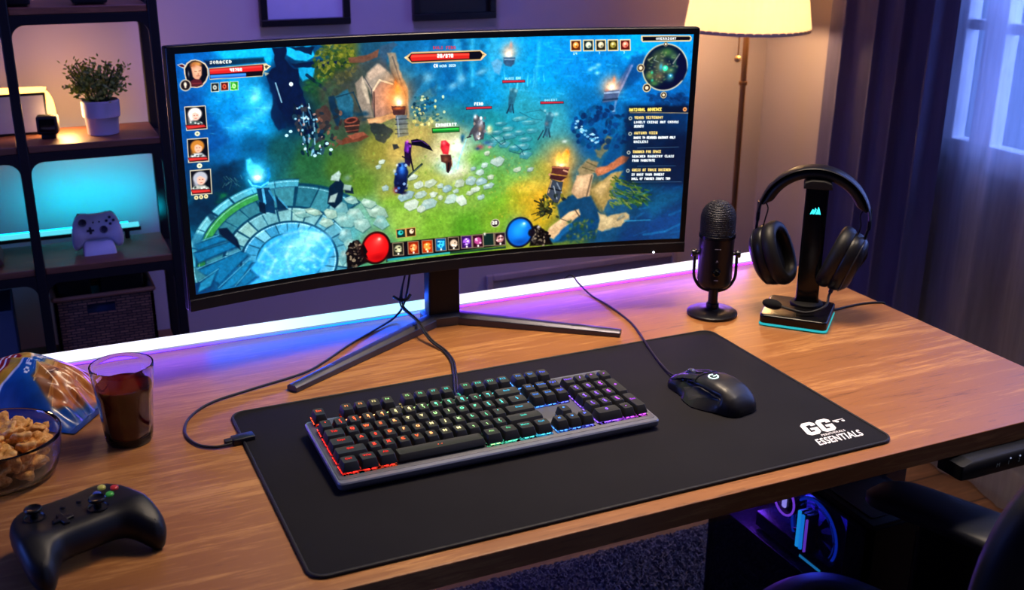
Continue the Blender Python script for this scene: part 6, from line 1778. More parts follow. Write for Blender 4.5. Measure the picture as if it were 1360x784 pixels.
('B','#a8643c',(31.9,21.8),5,3.7,0.85,0,0,0),
('B','#c88a4a',(40.6,19.9),5,2.3,0.9,0,0,0),
('L','#4a2a24',(33.1,32.1,36.9,32.9),1,0.9,1.1),
('L','#4a2a24',(40.4,32,43.9,31.7),1,0.9,1.1),
('L','#8a4a40',(36.3,40.3,40.9,40.3),1,0.9,1.1),
('B','#7a4a3a',(39.1,37.2),1.2,1.7,0.6,0,0,0),
('P','#54242a',(23.5,49.2,31.6,44.9,43.4,47.5,46.2,56,35.5,59.1,25,57.6),0.8,1),
('B','#c0c4cc',(22.2,35.8),1.3,5,0.5,0,0,0),
('L','#8a3a3a',(27.5,52.8,42.9,53.3),1.7,0.7,1.1),
('B','#d8c8b0',(14.9,54.7),10,10,1,0,2,0),
('B','#241c1c',(14.9,54.7),8.4,8.4,1,0,2,0),
('B','#e8dcc8',(14.7,53.1),2.5,3.7,0.95,0,2,0),
('B','#e8dcc8',(14.6,57.7),1.5,1.7,0.9,0,2,0),
('W','#f4f0e4','SORACED',(62.3,17),5.1,(1,0.028),1,0.764),
('P','#c8b48a',(58.8,28.7,158.2,27.5,164.5,27.2,168.7,32.1,159.1,41.7,155.9,50,58.9,48.7),0.4,0.95),
('P','#1a0c10',(59.7,29.6,157.6,28.8,162.4,31.7,157.4,40.7,155.6,48.8,59.7,47.4),0.4,1),
('P','#c42a28',(60.4,30.5,156.8,29.8,156.2,40,60.5,39.1),0.4,1),
('P','#e85a50',(60.3,31.8,156.7,31,156.6,33.5,60,34.6),0.8,0.6),
('P','#2a66b8',(60.4,40.8,125.7,41.9,125.2,48.7,60.4,47.1),0.4,1),
('P','#4a96e4',(60.3,41.5,125.6,42.6,125.4,45.6,60.5,44.1),0.5,0.8),
('P','#d8c8a0',(159,29.8,164.4,28.4,172.8,32.9,163.7,39.8,159.2,39.5),0.4,1),
('P','#5a4a3a',(160.6,31.6,164.7,30.6,168.6,32.9,163,37.4),0.5,1),
('P','#c8b896',(159,42.6,168.8,45.3,161.3,49.6),0.5,0.7),
('W','#ffffff','43760',(97.1,32.3),5.1,(0.999,0.034),1,0.618),
('P','#d8d0b0',(60.3,54.7,75.2,55,74.4,70.5,59.4,70.2),0.5,0.95),
('P','#1c2024',(61.3,55.6,74.1,55.9,73.4,69.5,60.5,69.3),0.5,1),
('B','#d8dcd0',(67,62.8),3.4,4.1,0.95,0,2,0),
('B','#1c2024',(67,62.8),1.4,1.7,0.8,0,2,0),
('P','#d8d0b0',(77.7,54.4,92.8,54.7,92,70.2,76.9,70),0.5,0.95),
('P','#5a1c18',(78.7,55.3,91.7,55.6,91,69.3,78,69.1),0.5,1),
('B','#e86a4a',(84.5,62.5),3.4,4.1,0.95,0,2,0),
('B','#5a1c18',(84.5,62.5),1.4,1.7,0.8,0,2,0),
('P','#d8d0b0',(95.2,54.9,110.4,55.2,109.6,70.8,94.4,70.6),0.5,0.95),
('P','#2a8a28',(96.2,55.8,109.3,56.1,108.6,69.9,95.5,69.7),0.5,1),
('B','#d8f0c0',(102,63.1),3.5,4.1,0.95,0,2,0),
('B','#2a8a28',(102,63.1),1.4,1.7,0.8,0,2,0),
('R',6433,14,(94.6,54.7,110.7,55.9,109.6,71.5,93.4,70.2),('#8aff60',),(0.9,1),(0.9,1),0.8,0,1),
('B','#4a2a20',(84.5,62.5),1.5,1.5,0.9,0,2,0),
('P','#cbbfa6',(9.4,91.3,47.7,92.8,47.9,134.8,9.2,133.9),0.4,1),
('P','#15161c',(10.7,92.9,46.2,94.1,46.6,133.2,10.8,132.6),0.4,1),
('B','#e8ddd8',(27.3,105.6),12.2,10.7,1,0,3,0),
('B','#e8ddd8',(20,114.2),5.7,10.7,0.9,0,0,0),
('B','#e4b8a8',(28.4,109.3),6.8,8.6,1,0,3,0),
('B','#6a4038',(26,108.4),1.4,0.9,0.9,0,0,0),
('B','#6a4038',(31.1,108.5),1.4,0.9,0.9,0,0,0),
('L','#a05a50',(26.6,113.8,29.9,113.7),1.1,0.9,1.1),
('L','#e8ddd8',(21.1,102.2,28.5,100.8,35.4,105),3.6,0.95,1.1),
('P','#4a5a58',(10.5,123,20.8,117.8,34.2,118.5,41.7,125.5),1.8,1),
('R',5787,12,(12.4,118.9,39.8,121.7,39.4,126.7,11.9,123.8),"#dfe4e0 #3a4440 #8fa098".split(),(1.4,2.1),(1.1,1.8),0.8,0,1),
('P','#5a1014',(8.3,123.4,43.2,125.6,46.3,132.1,11.2,131.9),0.4,1),
('P','#c03a34',(9.3,125,42,127,45.4,130.2,12.4,130.6),0.5,1),
('P','#cbbfa6',(9,148.2,47.4,149.9,46.1,193.3,7.8,191.1),0.4,1),
('P','#15161c',(10.3,149.8,45.8,151.2,44.7,191.7,9.4,189.8),0.4,1),
('B','#b87a34',(26.9,163.2),12.4,10.9,1,0,3,0),
('B','#b87a34',(19.6,171.8),5.8,10.9,0.9,0,0,0),
('B','#dcae94',(28.1,167),6.9,8.7,1,0,3,0),
('B','#6a4038',(25.6,166),1.5,0.9,0.9,0,0,0),
('B','#6a4038',(30.7,166.2),1.5,0.9,0.9,0,0,0),
('L','#a05a50',(26.2,171.5,29.5,171.5),1.1,0.9,1.1),
('L','#b87a34',(20.6,159.6,28.1,158.3,35.1,162.7),3.6,0.95,1.1),
('P','#c8ccd0',(10,180.8,20.4,175.5,33.9,176.4,41.5,183.9),1.8,1),
('R',5196,12,(11.8,176.7,39.6,180,39.1,185.1,11.4,181.7),"#dfe4e0 #3a4440 #8fa098".split(),(1.5,2.2),(1.1,1.8),0.8,0,1),
('P','#5a1014',(7.9,181.3,42.8,184.1,44.5,190.5,9.8,189.1),0.4,1),
('P','#c03a34',(8.9,182.8,41.5,185.4,43.5,188.6,11,187.8),0.5,1),
('P','#cbbfa6',(9.3,204.8,48.1,206.7,47,253.1,8,250.3),0.5,1),
('P','#15161c',(10.7,206.6,46.4,208.1,45.6,251.4,9.7,249),0.5,1),
('B','#a8aab4',(27.3,220.9),13.2,11.6,1,0,3,0),
('B','#a8aab4',(19.5,230),6.2,11.6,0.9,0,0,0),
('B','#dcae9c',(28.5,225),7.4,9.3,1,0,3,0),
('B','#6a4038',(25.9,223.8),1.5,1,0.9,0,0,0),
('B','#6a4038',(31.3,224.2),1.6,1,0.9,0,0,0),
('L','#a05a50',(26.6,229.8,30.1,229.8),1.2,0.9,1.1),
('L','#a8aab4',(20.7,216.9,28.6,215.7,36,220.5),3.9,0.95,1.1),
('P','#b0b0a8',(9.4,239.2,20.4,234,34.7,235.2,42.7,243.1),1.9,1),
('R',4387,12,(11.3,234.8,40.7,238.9,40.3,244.3,10.9,240.2),"#dfe4e0 #3a4440 #8fa098".split(),(1.5,2.3),(1.2,1.9),0.8,0,1),
('P','#5a1014',(8.2,239.8,43.1,243.2,45.3,250.1,10.2,248.3),0.5,1),
('P','#c03a34',(9.2,241.5,41.8,244.5,44.3,248,11.4,246.9),0.6,1),
('B','#e0d8b8',(27.7,198.8),4.2,3.5,0.95,0,1,0),
('B','#d8cc9c',(16.9,255.9),3.9,3.9,0.95,0,1,0),
('B','#7a6a44',(16.9,255.9),1.6,1.6,0.9,0,1,0),
('B','#d8cc9c',(25.9,256),3.9,3.9,0.95,0,1,0),
('B','#7a6a44',(25.9,256),1.6,1.6,0.9,0,1,0),
('B','#d8cc9c',(35,256.2),3.9,3.9,0.95,0,1,0),
('B','#7a6a44',(35,256.2),1.6,1.6,0.9,0,1,0),
('B','#e0d8b8',(28.7,141),4.7,4.3,0.95,0,1,0),
('B','#6a7a60',(28.7,141),2.2,1.8,0.8,0,1,0),
('B','#e0d8b8',(27.8,198.7),4.8,4.4,0.95,0,1,0),
('B','#6a7a60',(27.8,198.7),2.2,1.8,0.8,0,1,0),
('P','#c8a878',(432.3,31.6,443.6,24.8,448.1,21.9,588.6,23.5,601.3,32.5,589.8,43.4,447.7,43.2,438.9,37.1),0.4,1),
('P','#1a1014',(440.1,32,446.3,25,587.4,25.6,594.4,32.2,588.2,41,447.3,41.1),0.4,1),
('P','#c02c24',(444.6,31.8,447.6,26.5,565.2,28,565.2,38.9,447.4,39),0.4,1),
('P','#ec5a48',(446.9,28.1,565.2,29.3,565.2,32.5,446.1,31.8),0.9,0.7),
('P','#0e0e1c',(566.8,27.4,586.3,27.3,587.5,39.3,566.8,39.4),0.4,1),
('P','#e0c090',(588.6,24.8,601.3,32.5,589.1,42.3,593.2,32.8),0.6,0.9),
('B','#e8d8b0',(435.6,31.8),2.6,1.7,0.9,0,0,0),
('B','#8a6a40',(595.1,32.3),1.8,1.8,0.9,0,0,0),
('W','#ffffff','20/370',(500.2,28.7),6.6,(1,0.027),1,0.578),
('W','#c03a4a','BOLS FERN',(492,13.3),5.6,(1,0.027),0.9,0.633),
('W','#ffffff','CO',(492.8,47.6),6.1,(1,0),1,0.525),
('W','#d8f0f8','OCNN IEED',(504.5,49.2),4.4,(1,0.003),0.85,0.586),
('P','#12301c',(486.8,171.2,544.8,172.2,545.5,182.7,487.8,181.6),0.5,1),
('P','#3ab84a',(488.6,173,543.7,173.9,544,178.1,488.9,176.8),0.5,1),
('P','#1f7a34',(488.9,177.5,544,178.4,544,181.2,489.3,180),0.5,1),
('W','#e8f4f0','EXNUERTY',(495.9,163.6),6,(1,0.016),1,0.63),
('P','#3a1a24',(558.2,133.4,613.2,134.5,613.6,140.1,558.6,139.2),0.5,1),
('P','#b83444',(559.3,134.4,612.1,135.5,612.5,138.6,559.7,137.9),0.5,1),
('P','#3a1a24',(634.1,83.9,682.7,85.1,682.8,90.6,634.6,90),0.5,1),
('P','#b83444',(635.2,84.9,681.6,86,681.7,89.1,635.7,88.7),0.5,1),
('P','#3a1a24',(715.8,129.7,766.3,131.3,766.8,136.2,716.3,135.7),0.5,1),
('P','#b83444',(716.9,130.8,765.2,132.3,765.6,134.8,717.4,134.3),0.5,1),
('W','#e8f4f8','FEND',(576.7,126.4),5.7,(1,0.02),1,0.587),
('W','#bfe8f8','OLOSS ENE',(640.6,79.4),4.6,(1,-0.003),0.7,0.569),
('W','#bfe8f8','DOSERT',(726,126.3),4,(1,-0.004),0.6,0.791),
('P','#15121a',(392.6,398,396.4,397.3,646.4,400.1,646.8,429.2,514.1,432.4,393.6,433.7,386,436.4),1.1,1),
('P','#2aa0a8',(388.8,430,523.8,431.2,523.8,435,388,434.4),0.8,0.85),
('P','#0e2c34',(523.8,431.9,646.8,431.2,646.9,435.9,523.8,435.8),0.8,0.8),
('P','#8a7a64',(399.8,397.4,423.5,398.8,424.5,426.7,400.3,425.1),0.6,1),
('P','#2a2c24',(401.3,399.1,422,400.1,422.6,425,401.8,423.8),0.6,1),
('B','#b8b490',(411.9,411.6),7.5,7.5,0.95,1.9,3,0),
('R',9567,7,(405.3,404.8,418.8,406.5,418.6,419.9,405,418.2),"#e0dcb0 #2a2c24 #b8b490".split(),(1.9,2.6),(1.5,2.3),0.85,0,1),
('B','#e8e4d8',(412.4,422.2),1.9,2.3,0.9,0,1,0),
('P','#8a7a64',(432.2,398.7,456.1,400,457.3,428.1,432.9,426.6),0.6,1),
('P','#8a2c14',(433.7,400.4,454.6,401.3,455.4,426.3,434.4,425.3),0.6,1),
('B','#f08a50',(444.5,412.9),7.6,7.6,0.95,0.89,3,0),
('R',2450,7,(437.8,406.1,451.5,407.7,451.2,421.3,437.6,419.6),"#ffd090 #8a2c14 #f08a50".split(),(1.9,2.6),(1.5,2.3),0.85,0,1),
('B','#e8e4d8',(445.1,423.6),1.9,2.3,0.9,0,1,0),
('P','#8a7a64',(462.2,399.6,486.3,400.8,487.5,429,463,427.6),0.6,1),
('P','#a83a10',(463.7,401.2,484.7,402.1,485.6,427.2,464.6,426.3),0.6,1),
('B','#ff9a48',(474.7,413.8),7.6,7.6,0.95,2.06,3,0),
('R',9697,7,(467.9,407,481.6,408.6,481.5,422.2,467.7,420.6),"#ffe0a0 #a83a10 #ff9a48".split(),(1.9,2.7),(1.5,2.3),0.85,0,1),
('B','#e8e4d8',(475.3,424.5),1.9,2.3,0.9,0,1,0),
('P','#8a7a64',(491.3,398.7,515.5,399.7,516.9,428.1,492.2,426.9),0.6,1),
('P','#0c5a88',(492.8,400.3,513.9,401.1,514.9,426.4,493.7,425.5),0.6,1),
('B','#48c8f8',(503.8,412.9),7.7,7.7,0.95,1.75,3,0),
('R',3736,7,(497,406.1,510.8,407.6,510.7,421.3,496.9,419.8),"#c0f0ff #0c5a88 #48c8f8".split(),(1.9,2.7),(1.5,2.3),0.85,0,1),
('B','#e8e4d8',(504.5,423.7),1.9,2.3,0.9,0,1,0),
('P','#8a7a64',(518.9,399,543.2,400,544.7,428.5,520,427.3),0.6,1),
('P','#2a2220',(520.5,400.7,541.7,401.3,542.8,426.7,521.5,425.9),0.6,1),
('B','#d0b8a0',(531.6,413.3),7.7,7.7,0.95,2.73,3,0),
('R',9243,7,(524.7,406.4,538.6,407.9,538.5,421.7,524.6,420.2),"#f0e4d8 #2a2220 #d0b8a0".split(),(1.9,2.7),(1.5,2.3),0.85,0,1),
('B','#e8e4d8',(532.3,424.1),1.9,2.3,0.9,0,1,0),
('P','#8a7a64',(547.1,398.8,571.5,399.7,573.1,428.3,548.2,427.3),0.6,1),
('P','#3a1a5c',(548.6,400.5,570,401.1,571.2,426.6,549.8,425.9),0.6,1),
('B','#a868e0',(559.9,413.1),7.7,7.7,0.95,0.91,3,0),
('R',3742,7,(552.9,406.3,566.9,407.7,566.9,421.5,552.9,420.1),"#e8d0ff #3a1a5c #a868e0".split(),(1.9,2.7),(1.5,2.3),0.85,0,1),
('B','#e8e4d8',(560.7,424),1.9,2.3,0.9,0,1,0),
('P','#8a7a64',(571.9,399.4,596.4,400.2,598.1,428.9,573.1,427.9),0.6,1),
('P','#3a1428',(573.4,401.1,594.8,401.6,596.2,427.2,574.7,426.6),0.6,1),
('B','#b0508a',(584.8,413.7),7.8,7.8,0.95,0.71,3,0),
('R',6273,7,(577.7,406.9,591.8,408.2,591.8,422.1,577.8,420.7),"#f0c0d8 #3a1428 #b0508a".split(),(1.9,2.7),(1.5,2.3),0.85,0,1),
('B','#e8e4d8',(585.6,424.6),1.9,2.3,0.9,0,1,0),
('P','#8a7a64',(595.6,398.2,620.2,398.9,622,427.7,597,426.9),0.6,1),
('P','#16302c',(597.2,399.9,618.6,400.3,620,426,598.5,425.5),0.6,1),
('P','#8a7a64',(620.9,399.4,645.6,400,647.6,428.9,622.4,428.1),0.6,1),
('P','#2c1820',(622.5,401.1,644.1,401.4,645.6,427.2,624,426.7),0.6,1),
('B','#c08a88',(634,413.7),7.8,7.8,0.95,1.99,3,0),
('R',9573,7,(626.9,406.9,641,408.1,641.2,422.1,627.1,420.8),"#f0d0c8 #2c1820 #c08a88".split(),(2,2.7),(1.6,2.3),0.85,0,1),
('B','#e8e4d8',(634.9,424.7),2,2.4,0.9,0,1,0),
('B','#f0e8d8',(599.9,400.5),2.3,3.5,0.9,0,0,0),
('P','#b88a54',(407.6,370.1,449.8,370.1,450.6,389.2,409,389.2),0.6,1),
('P','#10322c',(409.4,371.8,427.1,372,427.9,388.5,410.5,388.3),0.6,1),
('P','#3a2414',(430.8,371.7,448.6,371.8,449.1,387.9,431.7,388.2),0.6,1),
('B','#3ac0b8',(417.9,378.4),5.6,4.9,0.95,0,2,0),
('B','#10322c',(419.4,377.8),2.2,2.2,0.9,0,2,0),
('B','#f0d8b8',(441.3,378.1),4.5,4.9,0.95,0,2,0),
('B','#3a2414',(442.8,376.8),1.5,1.5,0.9,0,1,0),
('B','#c8bcae',(622.7,378.8),9.7,8.9,1,0,2,0),
('B','#2a2224',(622.7,378.8),8.1,7.4,1,0,2,0),
('W','#f0e8e0','20',(617.2,375.3),6.6,(1,0.017),1,0.603),
('P','#120e12',(303.6,439.7,303.1,402.8,318.6,382.9,329.7,382.6,343.7,408.4,348.6,431.3,324.1,437.2),1.9,1),
('R',3567,90,(343.5,413.9,339.1,429.7,328.5,438.3,315.9,436.5,306.2,425,302.9,408.3,307.4,392.7,317.8,384.2,330.3,385.8,340.2,397.1),"#0e0c10 #1a161a #3c342e #120f14 #6a5e50 #221c1e #8a7c68".split(),(1.9,4.8),(1.5,3.3),0.9,3,1),
('B','#15080a',(365.5,403.8),31.3,34.3,1,0,2,0),
('B','#c01a1c',(365.5,403.8),26.8,29.8,1,0,3,0),
('B','#f03434',(362.7,397.9),20.8,22.3,0.8,0,0,0),
('B','#ff6a60',(370.4,389.6),9.7,8.9,0.7,0,0,0),
('B','#ffc8b8',(372.7,386.2),3.7,3.3,0.9,0,0,0),
('B','#8a0c12',(369.4,423.7),18.7,9,0.6,0,0,0),
('P','#120e12',(335.9,396.2,340.5,393.2,347.4,408.9,344.3,414,347.7,423.7,339.6,418.9),1.1,1),
('P','#120e12',(700.2,435.9,703.2,393.2,717,390.3,737.2,407.4,751.9,436.1,726,436),2,1),
('R',4615,70,(745.4,417.9,741.6,429.1,730.8,435.4,717.3,434.4,706.2,426.3,701.8,414.5,705.6,403.3,716.4,397.1,729.8,398.1,740.9,406),"#0e0c10 #1a161a #3c342e #120f14 #6a5e50 #221c1e #8a7c68".split(),(2,5.2),(1.6,3.6),0.9,3,1),
('B','#0a0e1c',(677.1,403.5),31.4,33.7,1,0,2,0),
('B','#0f5cb4',(677.1,403.5),26.7,29.4,1,0,3,0),
('B','#2a9cf0',(673.8,398.6),21.9,22.7,0.85,0,0,0),
('B','#6ac8ff',(685.4,387.1),8.6,7,0.7,0,0,0),
('B','#d8f4ff',(686.5,384.9),3.1,2.7,0.9,0,0,0),
('B','#0a3c88',(678.3,424.2),18.9,7.9,0.6,0,0,0),
('B','#1a1620',(703.9,406.4),7.9,8.7,0.95,0,3,0),
('B','#d8d4d0',(719,394.4),3.5,3.1,0.8,0,0,0),
('P','#d8c89c',(776,8.7,799.2,8.7,800.5,31.6,777.3,31.5),0.6,1),
('P','#5a2c10',(778.3,10.8,797,10.7,798.2,29.5,779.4,29.5),0.6,1),
('B','#f0a048',(788.4,19.3),6,6,0.95,0,2,0),
('B','#fff4d8',(787.5,17.6),3,2.6,0.8,0,0,0),
('B','#5a2c10',(790.3,21.8),2.2,2.2,0.7,0,0,0),
('P','#d8c89c',(802.8,8.9,826,8.9,827.4,31.9,804.1,31.9),0.6,1),
('P','#1c2c30',(805.1,11.1,823.8,11,825.1,29.8,806.3,29.8),0.6,1),
('B','#c8d0b8',(815.2,19.6),6.1,6.1,0.95,0,2,0),
('B','#fff4d8',(814.3,17.9),3,2.6,0.8,0,0,0),
('B','#1c2c30',(817.1,22.1),2.2,2.2,0.7,0,0,0),
('P','#d8c89c',(829.1,9.2,852.3,9.1,853.9,32.2,830.5,32.2),0.6,1),
('P','#2c2a24',(831.4,11.3,850.2,11.2,851.5,30,832.7,30.1),0.6,1),
('B','#d0c4a0',(841.6,19.8),6.1,6.1,0.95,0,2,0),
('B','#fff4d8',(840.7,18.1),3,2.6,0.8,0,0,0),
('B','#2c2a24',(843.6,22.3),2.2,2.2,0.7,0,0,0),
('P','#d8c89c',(855,9.3,878.3,9.3,879.9,32.4,856.6,32.4),0.6,1),
('P','#3a3414',(857.4,11.5,876.2,11.3,877.6,30.2,858.7,30.3),0.6,1),
('B','#a89a48',(867.6,20),6.1,6.1,0.95,0,2,0),
('B','#fff4d8',(866.7,18.3),3,2.6,0.8,0,0,0),
('B','#3a3414',(869.6,22.5),2.2,2.2,0.7,0,0,0),
('P','#d8c89c',(881,9.5,904.3,9.4,906,32.5,882.6,32.6),0.7,1),
('P','#5a1c18',(883.4,11.6,902.2,11.4,903.7,30.4,884.8,30.5),0.7,1),
('B','#f08a70',(893.7,20.1),6.1,6.1,0.95,0,2,0),
('B','#fff4d8',(892.7,18.5),3,2.6,0.8,0,0,0),
('B','#5a1c18',(895.6,22.7),2.2,2.2,0.7,0,0,0),
('W','#d8f0f8','14',(784.1,33.8),4.8,(1,0.022),0.7,0.634),
('W','#d8f0f8','7',(838.3,34.1),4.8,(1,0),0.6,0.439),
('W','#d8f0f8','7',(890.8,34.1),4.8,(1,0.028),0.6,0.508),
('P','#c8b890',(926.4,2.2,1031.6,3,1035.2,7.7,1034.1,12.9,1031,15.2,929.9,15.5,926.6,11.6),0.4,1),
('P','#10141e',(929.5,4.8,1029,5.1,1032.3,7.7,1030.4,12.5,930.7,13.1),0.4,1),
('W','#e8ecec','OVERNIGHT',(959.5,7.2),4.7,(1,0),1,0.699),
('B','#c8c0a8',(981.4,67.3),49.1,48.7,1,0,2.5,0),
('B','#0b1734',(981.4,67.3),46.5,46.2,1,0,2.5,0),
('B','#4f7a44',(984,36.6),15.9,10.1,0.9,0,0,0),
('B','#4a5a40',(964.1,45.1),13,13,0.9,0,0,0),
('B','#2a3830',(947.9,51.9),8.7,8.7,0.9,0,0,0),
('B','#6f7454',(972.9,66.3),16,14.5,0.9,0,0,0),
('B','#6f8a4a',(949.8,83.7),10.2,10.2,0.9,0,0,0),
('B','#5a5a44',(968.7,87.5),13.1,11.7,0.9,0,0,0),
('B','#4f7a58',(992.1,73.7),13.1,8.7,0.9,0,0,0),
('B','#3a6a70',(993.1,89.6),8.8,7.3,0.9,0,0,0),
('B','#5a7a58',(999.4,45.5),8.7,7.2,0.9,0,0,0),
('B','#4f7a48',(960.1,99.8),10.2,5.9,0.9,0,0,0),
('B','#6a5a4c',(970.3,84),7.3,6.4,0.9,0,0,0),
('B','#242e2c',(943.1,65.9),4.4,8.7,0.9,0,0,0),
('B','#3f6a50',(1004.1,59.7),5.8,7.3,0.9,0,0,0),
('P','#0a1738',(1013.6,35.1,1026,52.8,1030.3,74.1,1023.3,93.6,1003.1,98.7,1005.9,84.5,1012.3,70.4,1004.1,59.7),1.8,0.9),
('R',2271,70,(1009.3,66.8,1004.1,87.1,987.6,99.4,966.2,99.1,948.2,86.2,940.3,65.9,945.7,45.8,962.1,33.7,983.3,33.9,1001.3,46.5),"#8a9a6a #384a34 #a09a74 #2c3a34 #5f8a5a".split(),(1.5,3.6),(1.1,2.5),0.5,0,0),
('L','#8fa09a',(962.2,43.4,957.2,52.1,966.7,55.7),1.6,0.6,1.3),
('L','#c8c8a0',(946,51.9,953.1,46.8),1.8,0.6,1.3),
('L','#a8a8a0',(998.5,59.6,1011.1,40.4),2.5,0.6,1.3),
('B','#38e0b0',(982.4,69.1),5.5,5.5,0.95,0,3,0),
('B','#a8ffe0',(982,68.2),2.5,2.5,0.9,0,0,0),
('B','#2aa8d8',(972.9,66.3),4,7.3,0.7,0,0,0),
('B','#40c0f0',(994.6,84.3),5.1,4,0.8,0,0,0),
('B','#d8f4ff',(994.6,84.3),1.8,1.5,0.9,0,0,0),
('B','#38c898',(954.1,77.5),2.9,2.9,0.8,0,0,0),
('B','#38c898',(955.6,93.5),2.9,2.9,0.8,0,0,0),
('B','#cbb890',(929.3,67.8),8.3,8.3,1,0,2.5,0),
('B','#241c1c',(929.3,67.8),6.5,6.5,1,0,2.5,0),
('B','#e8d0b0',(929.3,67.8),4,4,0.95,0,2,0),
('B','#cbb890',(980.1,20),4.3,4.3,1,0,2.5,0),
('B','#241c1c',(980.1,20),3.4,3.4,1,0,2.5,0),
('B','#f0e8d0',(980.1,20),2.1,2.1,0.95,0,2,0),
('B','#cbb890',(944.8,108.7),8.9,8.9,1,0,1.5,0),
('B','#241c1c',(944.8,108.7),7,7,1,0,1.5,0),
('B','#e8d0b0',(944.8,108.7),3.7,3.7,0.95,0,1,0),
('B','#cbb890',(982.3,124.2),6.7,6.7,1,0,1.5,0),
('B','#241c1c',(982.3,124.2),5.2,5.2,1,0,1.5,0),
('B','#e8d0b0',(982.3,124.2),2.8,2.8,0.95,0,1,0),
('P','#071426',(899.4,144,1039.6,146.8,1043.7,316.3,905.5,311.6),6.9,0.55),
('P','#0a1220',(909,145.5,1038.3,148.1,1039.4,162.6,909,161.1),2.1,0.6),
('L','#c8a878',(911.1,159.4,1039.4,163.1),1.1,0.9,1.3),
('B','#e09a60',(1030.7,155.1),4.3,4.6,1,0,2,0),
('B','#5a2c1c',(1030.7,155.1),1.9,1.9,0.8,0,1.5,0),
('W','#f0d468','NATIONAL ADVENCE',(910.1,151),6.4,(1,0.008),1,0.472),
('W','#e8c878','YEARN YESTERDAY',(922.5,168),5.4,(1,0.016),1,0.525),
('B','#c8c8b8',(912.9,171.4),3.7,3.7,0.95,0,2,0),
('B','#10203a',(912.9,171.4),2.1,2.1,0.9,0,1.5,0),
('W','#f0f4f4','LOVELY CRINGE HAT CANONS',(921.9,178),4.8,(1,0.017),1,0.579),
('W','#f0f4f4','SECRETS',(922.4,186.6),4.8,(1,0.005),1,0.432),
('W','#e8c878','AUTUMN VIEW',(923.8,200.6),5.4,(1,0.017),1,0.588),
('B','#c8c8b8',(914.1,204.1),3.8,3.8,0.95,0,2,0),
('B','#10203a',(914.1,204.1),2.2,2.2,0.9,0,1.5,0),
('W','#f0f4f4','ROUTE TO MEANDER WASHOUT ONLY',(923.2,210.7),4.9,(1,0.02),1,0.437),
('W','#f0f4f4','WAILERS',(923.7,219.4),4.9,(1,0.015),1,0.645),
('W','#e8c878','THUNDER FOR SPACE',(922.7,240.5),5.4,(1,0.021),1,0.463),
('B','#c8c8b8',(913,243.9),3.8,3.8,0.95,0,2,0),
('B','#10203a',(913,243.9),2.2,2.2,0.9,0,1.5,0),
('W','#f0f4f4','REACHED MAGNETRY CLASS',(922.2,250.6),4.9,(1,0.024),1,0.583),
('W','#f0f4f4','FROM TOWNSTATE',(922.7,259.5),4.9,(1,0.022),1,0.498),
('W','#e8c878','GUESS AT THOSE BASEMEN',(923.2,279.7),5.5,(1,0.026),1,0.483),
('B','#c8c8b8',(913.4,283.1),3.8,3.8,0.95,0,2,0),
('B','#10203a',(913.4,283.1),2.2,2.2,0.9,0,1.5,0),
('W','#f0f4f4','IT WANT YOUR MOMENT',(922.7,290),5,(1,0.026),1,0.521),
('W','#f0f4f4','DOLL OF FARMER SHAPE TWO',(923.2,299),5,(1,0.027),1,0.489),
('L','#8a9ab0',(931.7,234.9,1022.7,235.2),0.8,0.55,1.3),
('L','#8a9ab0',(934,274.2,1018.6,275.7),0.8,0.55,1.3),
('L','#8a9ab0',(924.8,308.3,1034.1,311.1),0.8,0.55,1.3),
]

# colour field: smooth blend of the listed tones, then the drawn shapes over it
num = np.zeros_like(S.a)
den = np.zeros((440, 1040, 1), np.float32)
for fx, fy, fc in FIELD:
    wgt = (1 / (((S.xx - fx) ** 2 + (S.yy - fy) ** 2) / 400 + .35) ** 1.9)[..., None]
    num += Sheet.c(fc) * wgt
    den += wgt
S.a = num / den
edge_rng = random.Random(5)


def ragged(pts, amp, seg):
    """A polygon with its sides broken into small uneven steps."""
    out = []
    for (ax, ay), (bx, by) in zip(pts, pts[1:] + pts[:1]):
        m = max(1, int(math.hypot(bx - ax, by - ay) / seg))
        for i in range(m):
            out.append((ax + (bx - ax) * i / m + edge_rng.uniform(-amp, amp), ay + (by - ay) * i / m + edge_rng.uniform(-amp, amp)))
    return out


def strewn(reg, q):
    """A random point inside a polygon."""
    x0, x1 = min(p[0] for p in reg), max(p[0] for p in reg)
    y0, y1 = min(p[1] for p in reg), max(p[1] for p in reg)
    while True:
        x, y = q.uniform(x0, x1), q.uniform(y0, y1)
        ins = False
        for (ax, ay), (bx, by) in zip(reg, reg[1:] + reg[:1]):
            if (ay > y) != (by > y) and x < (bx - ax) * (y - ay) / (by - ay) + ax:
                ins = not ins
        if ins:
            return x, y


for op in ART:
    k = op[0]
    if k == 'P':
        pts = list(zip(op[2][::2], op[2][1::2]))
        S.poly(op[1], ragged(pts, op[5], op[6]) if len(op) > 5 else pts, op[3], op[4])
    elif k in 'RQ':                                    # many small dabs or strokes strewn over a region
        q = random.Random(op[1])
        reg = list(zip(op[3][::2], op[3][1::2]))
        for _ in range(op[2]):
            x, y = strewn(reg, q)
            if k == 'R':
                S.blob(q.choice(op[4]), x, y, q.uniform(*op[5]), q.uniform(*op[6]), op[7], q.uniform(0, op[8]), op[9])
            else:
                S.line(q.choice(op[4]), [(x, y), (x + q.uniform(*op[5]), y + q.uniform(*op[6]))], q.uniform(*op[7]), op[8], op[9])
    elif k == 'L':
        S.line(op[1], list(zip(op[2][::2], op[2][1::2])), op[3], op[4], op[5])
    elif k == 'B':
        S.blob(op[1], op[2][0], op[2][1], op[3], op[4], op[5], op[6], op[7], bool(op[8]))
    elif k == 'W':
        S.write(op[1], op[2], op[3][0], op[3][1], op[4], op[5], op[6], op[7])
    else:
        S.mottle(op[1], op[2], op[3], op[4], op[5])


